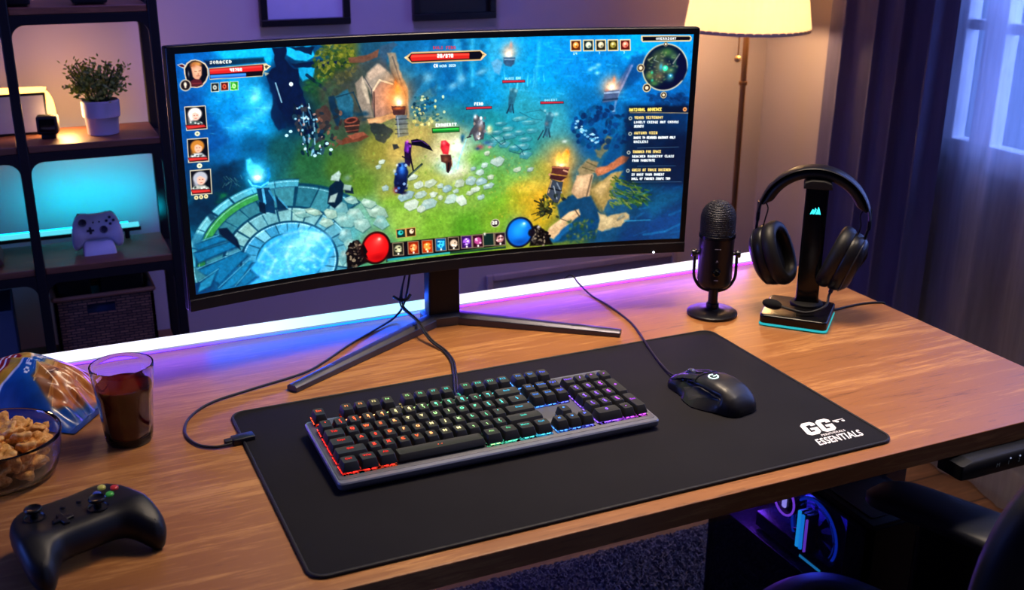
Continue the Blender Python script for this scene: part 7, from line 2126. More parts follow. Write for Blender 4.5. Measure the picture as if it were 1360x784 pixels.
S.a = np.clip((S.a - .42) * 1.2 + .41, 0, 1)


def on_screen(u, v):
    a = (u - .5) * WA / RC
    return np.stack([RC * np.sin(a), -RC * (1 - np.cos(a)), (.5 - v) * HA], 1)


SCREEN_GLOW = 1.42
scr = sheet_mesh('screen', 1040, 440, on_screen, painted('lit_screen', .35, glow=SCREEN_GLOW), mon)
S.on(scr.data)


# ------------------------------------------------------------------ mechanical keyboard
UX, UY_ = .0215, .0285
KX0, KY0 = .098, .197          # left edge of the key field and its front edge
KW = 22.5 * UX
kb = thing('mechanical_keyboard', 'black full-size mechanical keyboard with rainbow backlit keys on the desk mat', 'keyboard', (KX0, KY0, DT + MT), -.010)
CW, CD = KW + .022, .195
cx, cy = KW / 2, .080
Mk = T(0, 0, 0, rx=.030)
CASE = mat('keyboard_case', '#84889a', .36, .7, grain=.1, gscale=700)
g = G()
rings = [rrect(CW - .012, CD - .012, .006, 4, .0015, cx, cy), rrect(CW - .002, CD - .002, .007, 4, .006, cx, cy), rrect(CW, CD, .008, 4, .010, cx, cy),
         rrect(CW, CD, .008, 4, .0145, cx, cy), rrect(CW - .003, CD - .003, .007, 4, .0165, cx, cy)]
g.loft(rings, M=Mk)
g.build('case', CASE, kb, smooth=35)
G().rbox(CW - .007, CD - .016, .0160, .0172, .004, .0004, M=Mk @ T(cx, cy + .002, 0)).build('top_plate', mat('plate_grey', '#5c5e68', .45, .5, grain=.15, gscale=900), kb)
for x in (.06, KW - .06):
    G().rbox(.03, .012, 0, .0065, .004, .002, M=T(x, .158, 0)).build('foot', RUBBER, kb)
    G().rbox(.03, .010, 0, .0030, .004, .001, M=T(x, .0, 0)).build('foot', RUBBER, kb)

# the light that shows between the caps: short glowing bars along every key's front edge
HUES = ['#ff2a22', '#ff3b2a', '#ff5a30', '#ffa060', '#e8d890', '#9fe08a', '#5fe0a0', '#4fe0c8', '#45c8f0', '#4a90ff', '#5a6cff', '#8a58ff', '#c050ff', '#f050e0']


def hue(x, row):
    q = x / KW + (.04 * (row - 2) if x / KW < .5 else 0)
    return max(0, min(13, int(q * 13.2)))


LEGEND = [emit('legend_glow_%s' % 'abcdefghijklmn'[k], h, 3.4) for k, h in enumerate(HUES)]
LEGDIM = [emit('legend_soft_%s' % 'abcdefghijklmn'[k], h, 1.5) for k, h in enumerate(HUES)]
UNDER = [emit('under_glow_%s' % 'abcdefghijklmn'[k], h, 3.4) for k, h in enumerate(HUES)]
t = NT('keycap')
b = t.bsdf('#1d1d21', .45, 0, **{'Specular IOR Level': .4})
t.bump(b, t.noise(t.coords(), 1400, 2), .15, .0004)
CAP = t.m
ZB, ZT = .0200, .0330
keys = []        # (name, x in units, row y in units, w, h, legend)


def row(y, x, items):
    for it in items:
        if isinstance(it, (int, float)):
            x += it
            continue
        lab, w = it if isinstance(it, tuple) else (it, 1)
        keys.append([lab, x, y, w, 1])
        x += w


TOPY = 5.40
row(TOPY, 0, ['Esc', 1, 'F1', 'F2', 'F3', 'F4', .5, 'F5', 'F6', 'F7', 'F8', .5, 'F9', 'F10', 'F11', 'F12', .25, 'Prt', 'Scr', 'Pau'])
row(4, 0, list('`1234567890-=') + [('Back', 2), .25, 'Ins', 'Hom', 'PgU', .25, 'Num', '/', '*', '-'])
row(3, 0, [('Tab', 1.5)] + list('QWERTYUIOP[]') + [('\\', 1.5), .25, 'Del', 'End', 'PgD', .25, '7', '8', '9'])
row(2, 0, [('Caps', 1.75)] + list("ASDFGHJKL;'") + [('Enter', 2.25), 3.5, '4', '5', '6'])
row(1, 0, [('Shift', 2.25)] + list('ZXCVBNM,./') + [('Shift', 2.75), 1.25, '^', 1.25, '1', '2', '3'])
row(0, 0, [('Ctrl', 1.25), ('Win', 1.25), ('Alt', 1.25), (' ', 6.25), ('Alt', 1.25), ('Fn', 1.25), ('Menu', 1.25), ('Ctrl', 1.25), .25, '<', 'v', '>', .25, ('0', 2), '.'])
keys.append(['+', 21.5, 2, 1, 2])
keys.append(['Ent', 21.5, 0, 1, 2])
_protos = {}


def cap_mesh(w, h, low):
    k = (w, h, low)
    if k not in _protos:
        W, D = w * UX - .0016, h * UY_ - .0026
        zt = ZT - (.0035 if low else 0)
        g = G()
        rings = [rrect(W, D, .0016, 3, ZB), rrect(W - .0008, D - .0008, .0018, 3, ZB + .003), rrect(W - .0046, D - .0056, .0026, 3, zt - .0012, 0, .0006),
                 rrect(W - .0054, D - .0066, .0026, 3, zt - .0003, 0, .0006), rrect(W - .0070, D - .0084, .0024, 3, zt - .0004, 0, .0006),
                 rrect(max(W - .0125, .002), max(D - .0145, .002), .0012, 3, zt - .0010, 0, .0006)]
        g.loft(rings)
        _protos[k] = g
    return _protos[k]


ROWZ = {TOPY: .0030, 4: .0022, 3: .0010, 2: .0004, 1: .0004, 0: .0006}
for lab, x, y, w, h in keys:
    src = cap_mesh(w, h, lab == ' ')
    g = G()
    g.add(src.v, src.f)
    bright = len(lab) == 1
    xc, yc = (x + w / 2) * UX, (y + h / 2) * UY_
    hi = hue(xc, y)
    if lab == ' ':
        g.cur = 1
        g.text('-  -', .0060, frame((0, .001, ZT - .0040), (1, 0, 0), (0, 1, 0), (0, 0, 1)), .0001)
        g.cur = 2
        g.box(-.004, -.001, -.0118, -.0112, ZB + .002, ZB + .003).box(.001, .004, -.0118, -.0112, ZB + .002, ZB + .003)
    else:
        g.cur = 1
        sz = .0076 if bright else (.0058 if len(lab) > 3 else .0066)
        g.text(lab, sz, frame((0, .0022 if bright else .003, ZT - .00075 + .0004), (1, 0, 0), (0, 1.1, 0), (0, 0, 1)), .00026 if bright else .0001)
        if lab in '1234567890-=/;,.[]' and y in (4, 3, 2, 1) and x < 15 or lab in '123456789' and x > 18:
            g.text('=' if x > 18 else '!', .0062, frame((0.001, -.0030, ZT - .00045), (1, 0, 0), (0, 1, 0), (0, 0, 1)), .0001)
        g.cur = 2
        D2 = h * UY_ / 2 - .0004
        q = min(w * UX / 2 - .003, .006 * w)
        g.box(-q, -.0012, -D2, -D2 + .0005, ZB - .0016, ZB - .0006).box(.0012, q, -D2, -D2 + .0005, ZB - .0016, ZB - .0006)
        if x in (0, 15.25, 18.5):
            W2 = w * UX / 2
            for k in range(3):
                yy = -D2 + .003 + k * .0085
                g.box(-W2 - .0004, -W2 + .0002, yy, yy + .005, ZB - .0016, ZB - .0006)
    if lab == ' ':
        name = 'space_bar'
    elif lab in '^v<>':
        name = 'arrow_key'
    elif x >= 18.5:
        name = 'number_pad_key'
    elif y == TOPY:
        name = 'function_key'
    elif len(lab) > 1:
        name = 'modifier_key'
    else:
        name = 'letter_key'
    o = g.build(name, [CAP, (LEGEND if bright else LEGDIM)[hi], UNDER[hi]], kb, smooth=35)
    tilt = {TOPY: .10, 4: .07, 3: .02, 2: -.02, 1: -.06, 0: -.08}[y]
    o.matrix_local = Mk @ T(xc, yc, ROWZ[y], rx=tilt * .6)

# glow on the plate round the key blocks
t = NT('backlight_strip')
e = t.n('ShaderNodeEmission')
sx = t.n('ShaderNodeSeparateXYZ')
t.l(t.coords(), sx.inputs[0])
mr = t.n('ShaderNodeMapRange')
mr.inputs[1].default_value, mr.inputs[2].default_value = 0, KW
t.l(sx.outputs[0], mr.inputs[0])
t.l(t.ramp(mr.outputs[0], [(i / 13, h) for i, h in enumerate(HUES)]), e.inputs[0])
spots = t.noise(t.coords((1, 1, 1)), 260, 1)
t.l(t.math('MULTIPLY', t.math('SUBTRACT', spots, .40), 3.2), e.inputs[1])
t.l(e.outputs[0], t.out.inputs[0])
g = G()
zz = .0174
for (a, b_, c, d) in ((0, 15, 1, 5), (0, 3.75, 0, 1), (10, 15, 0, 1), (15.25, 18.25, 3, 5), (15.25, 18.25, 0, 1), (16.25, 17.25, 1, 2), (18.5, 22.5, 0, 5), (0, 1, TOPY, TOPY + 1), (2, 6, TOPY, TOPY + 1),
                      (6.5, 10.5, TOPY, TOPY + 1), (11, 15, TOPY, TOPY + 1), (15.25, 18.25, TOPY, TOPY + 1)):
    g.box(a * UX + .0008, b_ * UX - .0008, c * UY_ + .001, d * UY_ - .001, zz, zz + .0003, Mk)
g.build('backlight', t.m, kb, smooth=0)

# ------------------------------------------------------------------ gaming mouse
ms = thing('gaming_mouse', 'black gaming mouse with a lit logo lying on the right of the desk mat', 'mouse', (.728, .237, DT + MT), math.radians(12))
L0, L1 = -.078, .078
st = [(-.078, .016, .010, 0), (-.074, .025, .020, 0), (-.064, .0325, .030, 0), (-.048, .037, .0385, .0), (-.028, .0385, .0425, .002), (-.006, .037, .0425, .004),
      (.016, .035, .0385, .003), (.038, .033, .032, .001), (.056, .031, .0255, 0), (.070, .028, .0195, 0), (.078, .023, .0150, 0)]


def section(y, w, h, flare, n=20, lift=.0012):
    pts = []
    for k in range(n + 1):
        a = PI * k / n
        c, s = math.cos(a), math.sin(a)
        e = .62
        x = w * math.copysign(abs(c) ** e, c)
        z = lift + (h - lift) * abs(s) ** .72
        if x < 0:                                 # thumb side: pinched above, flared out to a rest below
            x -= flare * 4.2 * max(0, 1 - z / .016) * (1 if y < .03 else .5)
            x += .006 * math.exp(-((z - .022) / .007) ** 2) * (1 if -.05 < y < .05 else 0)
        pts.append((x, y, z))
    return pts


MSHELL = mat('mouse_shell', '#15151c', .33, grain=.06, gscale=900)
rings = []
ys = np.linspace(L0, L1, 40)
A = np.array(st)
for y in ys:
    rings.append(section(y, np.interp(y, A[:, 0], A[:, 1]), np.interp(y, A[:, 0], A[:, 2]), np.interp(y, A[:, 0], A[:, 3])))
G().loft(rings).build('shell', MSHELL, ms, smooth=70)


def skin(u, v, off=.0006):
    """Point on the shell: u along the body, v as the angle share from right (0) over the top to left (1)."""
    y = L0 + (L1 - L0) * u
    s = section(y, np.interp(y, A[:, 0], A[:, 1]) + off, np.interp(y, A[:, 0], A[:, 2]) + off, np.interp(y, A[:, 0], A[:, 3]), 40)
    k = v * 40
    i = min(int(k), 39)
    return Vector(s[i]).lerp(Vector(s[i + 1]), k - i)


def plate(name, poly, m, off=.0010, seg=7, rim=None):
    """Panel laid on the shell; poly is a quad in (u, v)."""
    g = G()

    def fn(a, b):
        p = (1 - a) * (1 - b), a * (1 - b), a * b, (1 - a) * b
        u = sum(k * q[0] for k, q in zip(p, poly))
        v = sum(k * q[1] for k, q in zip(p, poly))
        edge = min(a, 1 - a, b, 1 - b) * 8
        return tuple(skin(u, v, off * min(1, edge)))
    g.grid(seg * 2, seg, fn)
    return g.build(name, m, ms, smooth=60)


BTN = mat('mouse_button', '#1b1b24', .26)
plate('main_button', [(.60, .30), (.985, .22), (.99, .455), (.62, .47)], BTN, .0022)
plate('main_button', [(.62, .55), (.99, .545), (.985, .80), (.60, .72)], BTN, .0022)
plate('thumb_grip', [(.14, .84), (.50, .80), (.72, .90), (.55, .985)], mat('grip_rubber', '#202026', .5, grain=.5, gscale=1800), .0016)
plate('palm_panel', [(.10, .30), (.56, .33), (.56, .70), (.10, .74)], mat('palm_panel', '#1a1a22', .4, grain=.08), .0012)
for a in (.60, .72):
    plate('side_button', [(a, .755), (a + .105, .765), (a + .105, .825), (a, .80)], GLOSS, .0020, 5)
sp = G()
for v0 in (.28, .74):
    sp.tube([skin(.56 + .02 * k, v0 + .0 * k, .0008) for k in range(2)] + [skin(.585, v0 + (.5 - v0) * q / 6, .0006) for q in range(1, 7)], .0010, 6)
sp.build('seam', mat('seam_black', '#030304', .3), ms)
wp = skin(.80, .5, 0)
w = G()
Mw = frame((wp.x, wp.y, wp.z - .0035), (0, 1, 0), (0, 0, 1), (1, 0, 0))
w.lathe([(.0085, -.0042), (.0098, -.003), (.0098, .003), (.0085, .0042)], 28, Mw, wob=lambda a, r, z: .0005 * math.cos(14 * a))
w.build('scroll_wheel', mat('wheel_metal', '#8a8c96', .25, .9), ms)
wq = skin(.685, .5, 0)
G().rbox(.007, .014, -.001, .0022, .002, .001, M=frame((wq.x, wq.y, wq.z), (1, 0, 0), (0, .97, -.24), (0, .24, .97))).build('wheel_switch', GLOSS, ms)
lp = skin(.44, .53, 0)
ln = Vector((-.05, -.02, 1)).normalized()
g = G()
arcp = [(.0075 * math.cos(a), .0075 * math.sin(a), 0) for a in [math.radians(d) for d in range(50, 331, 20)]]
xa = Vector((1, 0, .05)).normalized()
ya = ln.cross(xa)
Ml = frame(lp + ln * .0016, xa, ya, ln)
g.tube(arcp, .0014, 6, Ml, flat=.3)
g.tube([(.0005, .0005, 0), (.0085, .0005, 0), (.0070, -.0042, 0)], .0014, 6, Ml, flat=.3)
g.build('lit_logo', emit('mouse_logo', '#d8fff0', 2.2), ms)

# ------------------------------------------------------------------ microphone
mic = thing('desk_microphone', 'black desktop microphone on a round foot between the monitor and the headset', 'microphone', (.959, .575, DT), math.radians(-30))
PAINT = mat('mic_paint', '#14131a', .34, .25, grain=.06, gscale=700)
G().lathe([(.044, 0), (.0485, .001), (.0495, .003), (.049, .0055), (.046, .0075), (.030, .0095), (.016, .0115), (.014, .013)], 56).build('base', PAINT, mic)
G().cyl(.0125, .012, .024, 28, .0015).build('collar', PAINT, mic)
G().cyl(.0095, .022, .060, 24).build('stem', PAINT, mic)
BR = .0335
G().lathe([(.004, .0545), (.016, .0550), (.026, .0585), (.0315, .065), (BR, .075), (BR, .158), (BR + .0003, .160)], 48).build('body', PAINT, mic, smooth=50)
G().lathe([(BR, .1585), (BR + .0018, .1595), (BR + .0018, .1655), (BR, .1668), (BR - .001, .1668)], 48).build('ring', mat('mic_ring', '#1a1a22', .25, .7), mic)
t = NT('mic_mesh')
b = t.bsdf('#131318', .45, .5)
v1 = t.n('ShaderNodeTexVoronoi')
v1.inputs['Scale'].default_value = 420
t.l(t.coords((1, 1, .8)), v1.inputs['Vector'])
t.l(t.ramp(v1.outputs['Distance'], [(.2, '#050507'), (.6, '#2c2c34')]), b.inputs['Base Color'])
t.bump(b, v1.outputs['Distance'], 1.0, .002)
prof = [(BR - .0005, .1665), (BR, .172), (BR, .196)] + [(BR * math.cos(a), .196 + .0355 * math.sin(a)) for a in [PI / 2 * k / 9 for k in range(1, 9)]] + [(.002, .2315)]
G().lathe(prof, 56).build('grille', t.m, mic, smooth=60)
# thin ribs of the grille
g = G()
for k in range(15):
    z = .170 + .0040 * k
    r = BR if z < .196 else BR * math.sqrt(max(0, 1 - ((z - .196) / .0355) ** 2))
    if r > .008:
        g.tube([(r * math.cos(a), r * math.sin(a), z) for a in [2 * PI * i / 40 for i in range(41)]], .0007, 5)
g.build('grille_rib', mat('rib_black', '#1d1d24', .35, .6), mic)
FR = (1, 0, 0), (0, 0, 1), (0, -1, 0)
g = G().lathe([(.0078, 0), (.0085, .002), (.0062, .003), (.0058, .009), (.005, .0098)], 28, frame((0, -BR + .0005, .097), *FR))
g.build('gain_knob', GLOSS, mic)
g = G().text('^', .010, frame((0, -BR - .0006, .117), *FR), .0003)
g.box(-.004, .004, -BR - .0007, -BR - .0002, .0795, .0815)
g.box(-.006, .006, -BR - .0007, -BR - .0002, .1425, .1433)
g.build('front_marks', mat('mic_marks', '#8a8a94', .5), mic, smooth=0)
for s in (-1, 1):
    kn = G().cyl(.0075, 0, .010, 24, .0015, frame((s * (BR + .0035), 0, .125), (0, s, 0), (0, 0, 1), (s, 0, 0)))
    kn.cyl(.0035, -.004, .0, 12, 0, frame((s * (BR + .0035), 0, .125), (0, s, 0), (0, 0, 1), (s, 0, 0)))
    kn.build('pivot_knob', mat('knob_steel', '#3a3a42', .25, .85), mic)
yk = [(-(BR + .0065), 0, .125), (-(BR + .0068), 0, .10), (-(BR + .0055), 0, .076), (-.028, 0, .057), (-.013, 0, .0495), (0, 0, .0482),
      (.013, 0, .0495), (.028, 0, .057), (BR + .0055, 0, .076), (BR + .0068, 0, .10), (BR + .0065, 0, .125)]
G().tube(spline(yk, 5), .0030, 10).build('yoke', PAINT, mic)

# ------------------------------------------------------------------ headset stand
HS = (1.094, .482, DT)
hs = thing('headset_stand', 'black headset stand with a teal light line round its square foot', 'headset stand', HS, math.radians(-47))
G().rbox(.127, .126, .0055, .023, .010, .003, 6).build('foot', mat('stand_gloss', '#0a090c', .22), hs)
G().rbox(.129, .128, .0022, .0048, .011, .0012, 6).build('light_line', emit('teal_line', '#38c8d0', .85), hs)
G().rbox(.120, .120, 0, .0025, .010, .001, 6).build('rubber_sole', RUBBER, hs)
Mc = T(.010, .040, 0, math.radians(8))
G().cyl(.031, .0225, .027, 40, .001, Mc @ T(0, -.004, 0)).build('collar', MATTE, hs)
G().loft([rrect(.047, .019, .004, 4, z) for z in (.023, .030)] + [rrect(.043, .018, .004, 4, z) for z in (.035, .250, .259)], M=Mc).build('column', GLOSS, hs, smooth=40)
G().loft([[(x, y, z) for x, z in ((-.027, .2585), (.027, .2585), (.0245, .2705), (.012, .2750), (-.012, .2750), (-.0245, .2705))] for y in (-.030, -.026, .026, .030)], M=Mc).build('cradle', MATTE, hs, bevel=.002)
# small sail-like glowing emblem on the column
Me = Mc @ frame((.0, -.0093, .212), (1, 0, 0), (0, 0, 1), (0, -1, 0))
g = G()


def sail(pts):
    g.prism(pts, 0, .0003, Me)


sail([(-.0098, -.0070), (-.0080, -.0020), (-.0052, .0035), (-.0032, .0015), (-.0045, -.0030), (-.0068, -.0062)])
sail([(-.0052, -.0068), (-.0028, -.0008), (-.0010, .0060), (.0015, .0032), (.0002, -.0020), (-.0022, -.0062)])
sail([(.0000, -.0068), (.0025, .0000), (.0048, .0085), (.0075, .0020), (.0098, -.0066), (.0050, -.0060)])
g.build('emblem', emit('teal_emblem', '#35e6f0', 2.2), hs, smooth=0)

# ------------------------------------------------------------------ headset
hd = thing('headset', 'black over-ear headset with a boom microphone hanging on the headset stand', 'headset', (HS[0] + .032, HS[1] + .020, DT), math.radians(-42))
PADM = mat('leatherette', '#101014', .48, grain=.3, gscale=500)
SHELLM = mat('headset_shell', '#131319', .36, .15, grain=.06)
AX, AZ, CZ = .1035, .1005, .1955         # the arch


def arch(a, k=1.0, dz=0.0):
    return Vector((AX * k * math.cos(a), 0, CZ + dz + AZ * k * math.sin(a)))


g = G()
rings = []
for i in range(49):
    a = math.radians(4 + 172 * i / 48)
    n = Vector((math.cos(a), 0, math.sin(a)))
    p = arch(a)
    w = .0165 + .004 * math.sin(a)
    rings.append([tuple(p + n * (.0035 * math.cos(q)) + Vector((0, w * math.sin(q), 0))) for q in [2 * PI * k / 16 for k in range(16)]])
g.loft(rings)
g.build('headband', SHELLM, hd, smooth=60)
g = G()
rings = []
for i in range(45):
    a = math.radians(14 + 152 * i / 44)
    n = Vector((math.cos(a), 0, math.sin(a)))
    th = .0098 * min(1, (1 - abs(i - 22) / 22.5) * 6 + .25)
    p = arch(a) - n * (.0015 + th)
    w = .0150 + .0035 * math.sin(a)
    rings.append([tuple(p + n * (th * math.cos(q)) + Vector((0, w * math.sin(q), 0))) for q in [2 * PI * k / 16 for k in range(16)]])
g.loft(rings)
g.build('headband_pad', PADM, hd, smooth=60)


def cup(s):
    c = Vector((s * (.0735 if s < 0 else .0665), -.002, .1165))
    tilt, toe = math.radians(21), math.radians(15 if s < 0 else -6)
    K = 1.16
    n = Vector((-s * math.cos(tilt) * math.cos(toe), -math.sin(toe) * 1.0, math.sin(tilt))).normalized()   # from the shell to the ear pad
    up = (Vector((s * .25, 0, 1)) - n * n.dot(Vector((s * .25, 0, 1)))).normalized()
    sd = up.cross(n)
    M = frame(c, sd, up, n)

    def ov(rx, ry, z, sq=2.3, m=40):
        out = []
        for i in range(m):
            a = 2 * PI * i / m
            ca, sa = math.cos(a), math.sin(a)
            out.append((K * rx * math.copysign(abs(ca) ** (2 / sq), ca), K * ry * math.copysign(abs(sa) ** (2 / sq), sa), z * 1.2))
        return out
    sh = G().loft([ov(.004, .005, -.0245), ov(.022, .030, -.0240), ov(.030, .040, -.0215), ov(.0355, .047, -.016), ov(.0395, .0515, -.006), ov(.0405, .0525, .002), ov(.039, .051, .0045)], M=M)
    shell = sh.build('ear_cup', SHELLM, hd, smooth=55)
    G().tube([M @ Vector(p) for p in ov(.0372, .0490, -.0130)] + [M @ Vector(ov(.0372, .0490, -.0130)[0])], .0013, 6).build('cup_trim', mat('cup_trim', '#3a3a44', .3, .6), shell)
    pr = [(.0385, .0505, .0045), (.0415, .0535, .008), (.0432, .0552, .014), (.0425, .0545, .020), (.0385, .0510, .0255), (.032, .044, .0275), (.0275, .0385, .0250), (.0262, .0370, .018), (.0262, .0370, .010)]
    G().loft([ov(*q) for q in pr], cap0=False, cap1=False, M=M).build('ear_pad', PADM, hd, smooth=70)
    G().loft([ov(.0275, .0382, .0095), ov(.0275, .0382, .0110)], M=M).build('speaker_cloth', mat('speaker_cloth', '#08080a', .9, grain=.6, gscale=1200), hd)
    # yoke: slider from the band, fork round the shell
    top = arch(math.radians(8 if s > 0 else 172))
    side = M @ Vector((0, .004, -.0285))
    G().tube(spline([top + Vector((0, 0, .012)), top + Vector((s * .001, 0, -.008)), top + Vector((s * .0015, 0, -.026))], 4), [.0085] * 9, 12, flat=.45).build('slider', mat('slider_steel', '#23232b', .28, .85), hd)
    yk = []
    f0 = top + Vector((s * .0015, 0, -.022))
    G().tube(spline([f0, M @ Vector((0, .055, -.014)), M @ Vector((0, .030, -.0295)), side], 6), .0055, 10, flat=.5).build('yoke', mat('yoke_steel', '#1f1f27', .3, .8), hd)
    # thin lead between band and cup
    a0 = arch(math.radians(16 if s > 0 else 164), .92)
    G().tube(spline([a0, a0 + Vector((-s * .006, -.004, -.012)), a0 + Vector((-s * .003, -.008, -.030)), M @ Vector((0, .0575, .002))], 6), .0014, 6).build('lead', RUBBER, hd)
    return M, shell


ML_, _ = cup(-1)
MR_, shellR = cup(1)
# boom microphone: from the right cup, bending down and to the left in front of the column
b0 = MR_ @ Vector((-.004, -.0575, -.004))
boom = [b0, b0 + Vector((-.006, -.012, -.016)), Vector((.040, -.058, .040)), Vector((.010, -.078, .031)), Vector((-.022, -.080, .034)), Vector((-.044, -.076, .038))]
bm_ = G().tube(spline(boom, 8), .0026, 10).build('boom', RUBBER, hd)
G().tube(spline([b0 + Vector((.001, .002, .006)), b0 + Vector((-.004, -.008, -.010))], 4), .0042, 10).build('boom_joint', STEEL, bm_)
G().tube([Vector((-.040, -.0765, .0372)) + Vector((-.0045 * k, .0006 * k, .0005 * k)) for k in range(9)], [.004, .0075, .0092, .0098, .0098, .0096, .009, .0072, .003], 14).build('foam_tip', mat('mic_foam', '#0c0c10', .95, grain=1.0, gscale=700), bm_)

# ------------------------------------------------------------------ drinking glass with cola
GLASS = glass('clear_glass', '#f6f7ff', 0.0, 1.42)
gl = thing('drinking_glass', 'faceted clear drinking glass half full of dark cola beside the crisp bag', 'glass', (-.152, .474, DT))
NF = 10
HG = .124


def r_out(z):
    return .0335 + .0115 * (z / HG) ** .9 + (.0010 if z > .082 else 0)


def facet(a, r, z):
    k = 1.0 if z < .074 else max(0, 1 - (z - .074) / .008)
    s = PI / NF
    return k * (r * math.cos(s) / math.cos((a % (2 * s)) - s) - r) * .6


prof = [(.004, .0), (.030, .0), (.0325, .001)] + [(r_out(z), z) for z in (.003, .010, .02, .035, .05, .065, .074, .078, .082, .086, .095, .105, .115, .1215)]
prof += [(r_out(HG) - .0006, HG - .0003), (r_out(HG) - .0016, HG), (r_out(HG) - .0026, HG - .0005)]
inner = [(r_out(z) - .0022, z) for z in (.118, .105, .095, .086, .08, .07, .055, .04, .025, .016)] + [(.031, .0115), (.024, .0100), (.002, .0096)]
G().lathe(prof + inner, 80, wob=facet).build('tumbler', GLASS, gl, smooth=30)
t = NT('cola')
t.bsdf('#520503', 0.08, 0, **{'Transmission Weight': .10, 'IOR': 1.33, 'Specular IOR Level': .2})
cola = [(.002, .0101), (.0235, .0105), (.0302, .0120)] + [(r_out(z) - .0025, z) for z in (.017, .025, .04, .055, .07, .08, .086, .091)] + [(r_out(.092) - .0030, .0922), (.03, .0916), (.002, .0915)]
G().lathe(cola, 80, wob=facet).build('cola', t.m, gl, smooth=30)
g = G()
r = random.Random(4)
for k in range(9):
    a = r.uniform(0, 2 * PI)
    g.ball((.0375 * math.cos(a), .0375 * math.sin(a), .0925), .0011, nu=8, nv=6)
g.build('bubbles', glass('bubble_glass', '#ffffff', 0, 1.2), gl)

# ------------------------------------------------------------------ glass bowl full of snacks
BW = (-.330, .434)
bowl = thing('glass_bowl', 'clear glass bowl full of golden snacks at the left edge of the desk', 'bowl', (BW[0], BW[1], DT))
po = [(.003, 0), (.060, 0), (.069, .0015), (.0745, .006), (.0785, .016), (.0825, .034), (.0855, .056), (.0868, .0625), (.0862, .0640), (.0848, .0643), (.0836, .0632)]
pi_ = [(.0825, .056), (.0795, .034), (.0755, .017), (.071, .0085), (.064, .0055), (.003, .0050)]
G().lathe(po + pi_, 80).build('bowl_wall', GLASS, bowl, smooth=50)


def snack_mesh(seed):
    q = random.Random(seed)
    a, b = q.uniform(.015, .019), q.uniform(.010, .0145)
    k1, k2, tw = q.uniform(-22, 22), q.uniform(8, 26), q.uniform(-14, 14)
    ph = [q.uniform(0, 6) for _ in range(6)]
    rings = []
    nr, nt = 7, 24
    top, bot = [], []
    for side in (1, -1):
        for i in (range(nr + 1) if side > 0 else range(nr, -1, -1)):
            t_ = max(i / nr, .02)
            ring = []
            for j in range(nt):
                th = 2 * PI * j / nt
                w = 1 + .13 * math.sin(3 * th + ph[0]) + .08 * math.sin(5 * th + ph[1])
                x, y = a * t_ * w * math.cos(th), b * t_ * w * math.sin(th)
                z = k1 * x * x + k2 * y * y + tw * x * y * 2
                z += .0016 * math.sin(300 * x + ph[2]) * math.sin(340 * y + ph[3]) + .0004 * math.sin(700 * x + 500 * y + ph[4])
                thick = .0044 * math.sqrt(max(0, 1 - t_ ** 4)) + .0003
                ring.append((x, y, z + side * thick))
            rings.append(ring)
    return G().loft(rings)


t = NT('snack')
b = t.bsdf('#c98a45', .6)
v = t.coords()
n = t.noise(v, 160, 4, .65)
oi = t.n('ShaderNodeObjectInfo')
c1 = t.ramp(n, [(.30, '#a85a18'), (.5, '#d8923c'), (.68, '#efb968')])
c2 = t.ramp(n, [(.30, '#b8701f'), (.5, '#e2a850'), (.68, '#f5cd88')])
t.l(t.mix(oi.outputs['Random'], c1, c2), b.inputs['Base Color'])
t.bump(b, t.noise(v, 420, 3), .5, .0012)
b.inputs['Subsurface Weight'].default_value = .08
b.inputs['Subsurface Radius'].default_value = (.01, .005, .002)
SN = t.m
r = random.Random(23)
protos = [snack_mesh(s).build('snack_piece', SN, smooth=70) for s in range(7)]
spots = []
for (rad, z, n_) in ((.020, .014, 4), (.051, .016, 12), (.020, .028, 5), (.056, .030, 14), (.0, .041, 1), (.032, .043, 8), (.061, .045, 15), (.004, .055, 1), (.030, .056, 7), (.053, .054, 11), (.018, .064, 3), (.040, .062, 5)):
    o_ = r.uniform(0, 6)
    for k in range(n_):
        a = o_ + 2 * PI * k / n_ + r.uniform(-.12, .12)
        spots.append((rad * math.cos(a), rad * math.sin(a), z + r.uniform(-.002, .002), a, rad))
for i, (x, y, z, a, rad) in enumerate(spots):
    o = protos[i] if i < len(protos) else protos[i % len(protos)].copy()
    if i >= len(protos):
        COL.objects.link(o)
    lean = .75 if rad > .048 else .35
    o.location = (BW[0] + x, BW[1] + y, DT + z)
    o.rotation_euler = (r.uniform(-.5, .5), r.uniform(-.5, .5) + (lean if z < .05 else .2), a + PI + r.uniform(-.4, .4))
    o.scale = (1.0 if rad < .055 else .9,) * 3
    tag(o, 'golden puffed snack piece heaped with others in the glass bowl', 'snack', 'golden snack pieces in the glass bowl')

# ------------------------------------------------------------------ crisp bag
BA_ = (-.226, .524)
bag = thing('crisp_bag', 'glossy blue crisp bag with a picture of golden chips lying behind the bowl', 'crisp bag', (BA_[0], BA_[1], DT), math.atan2(.83, .55))
BGW, BGL = .172, .250


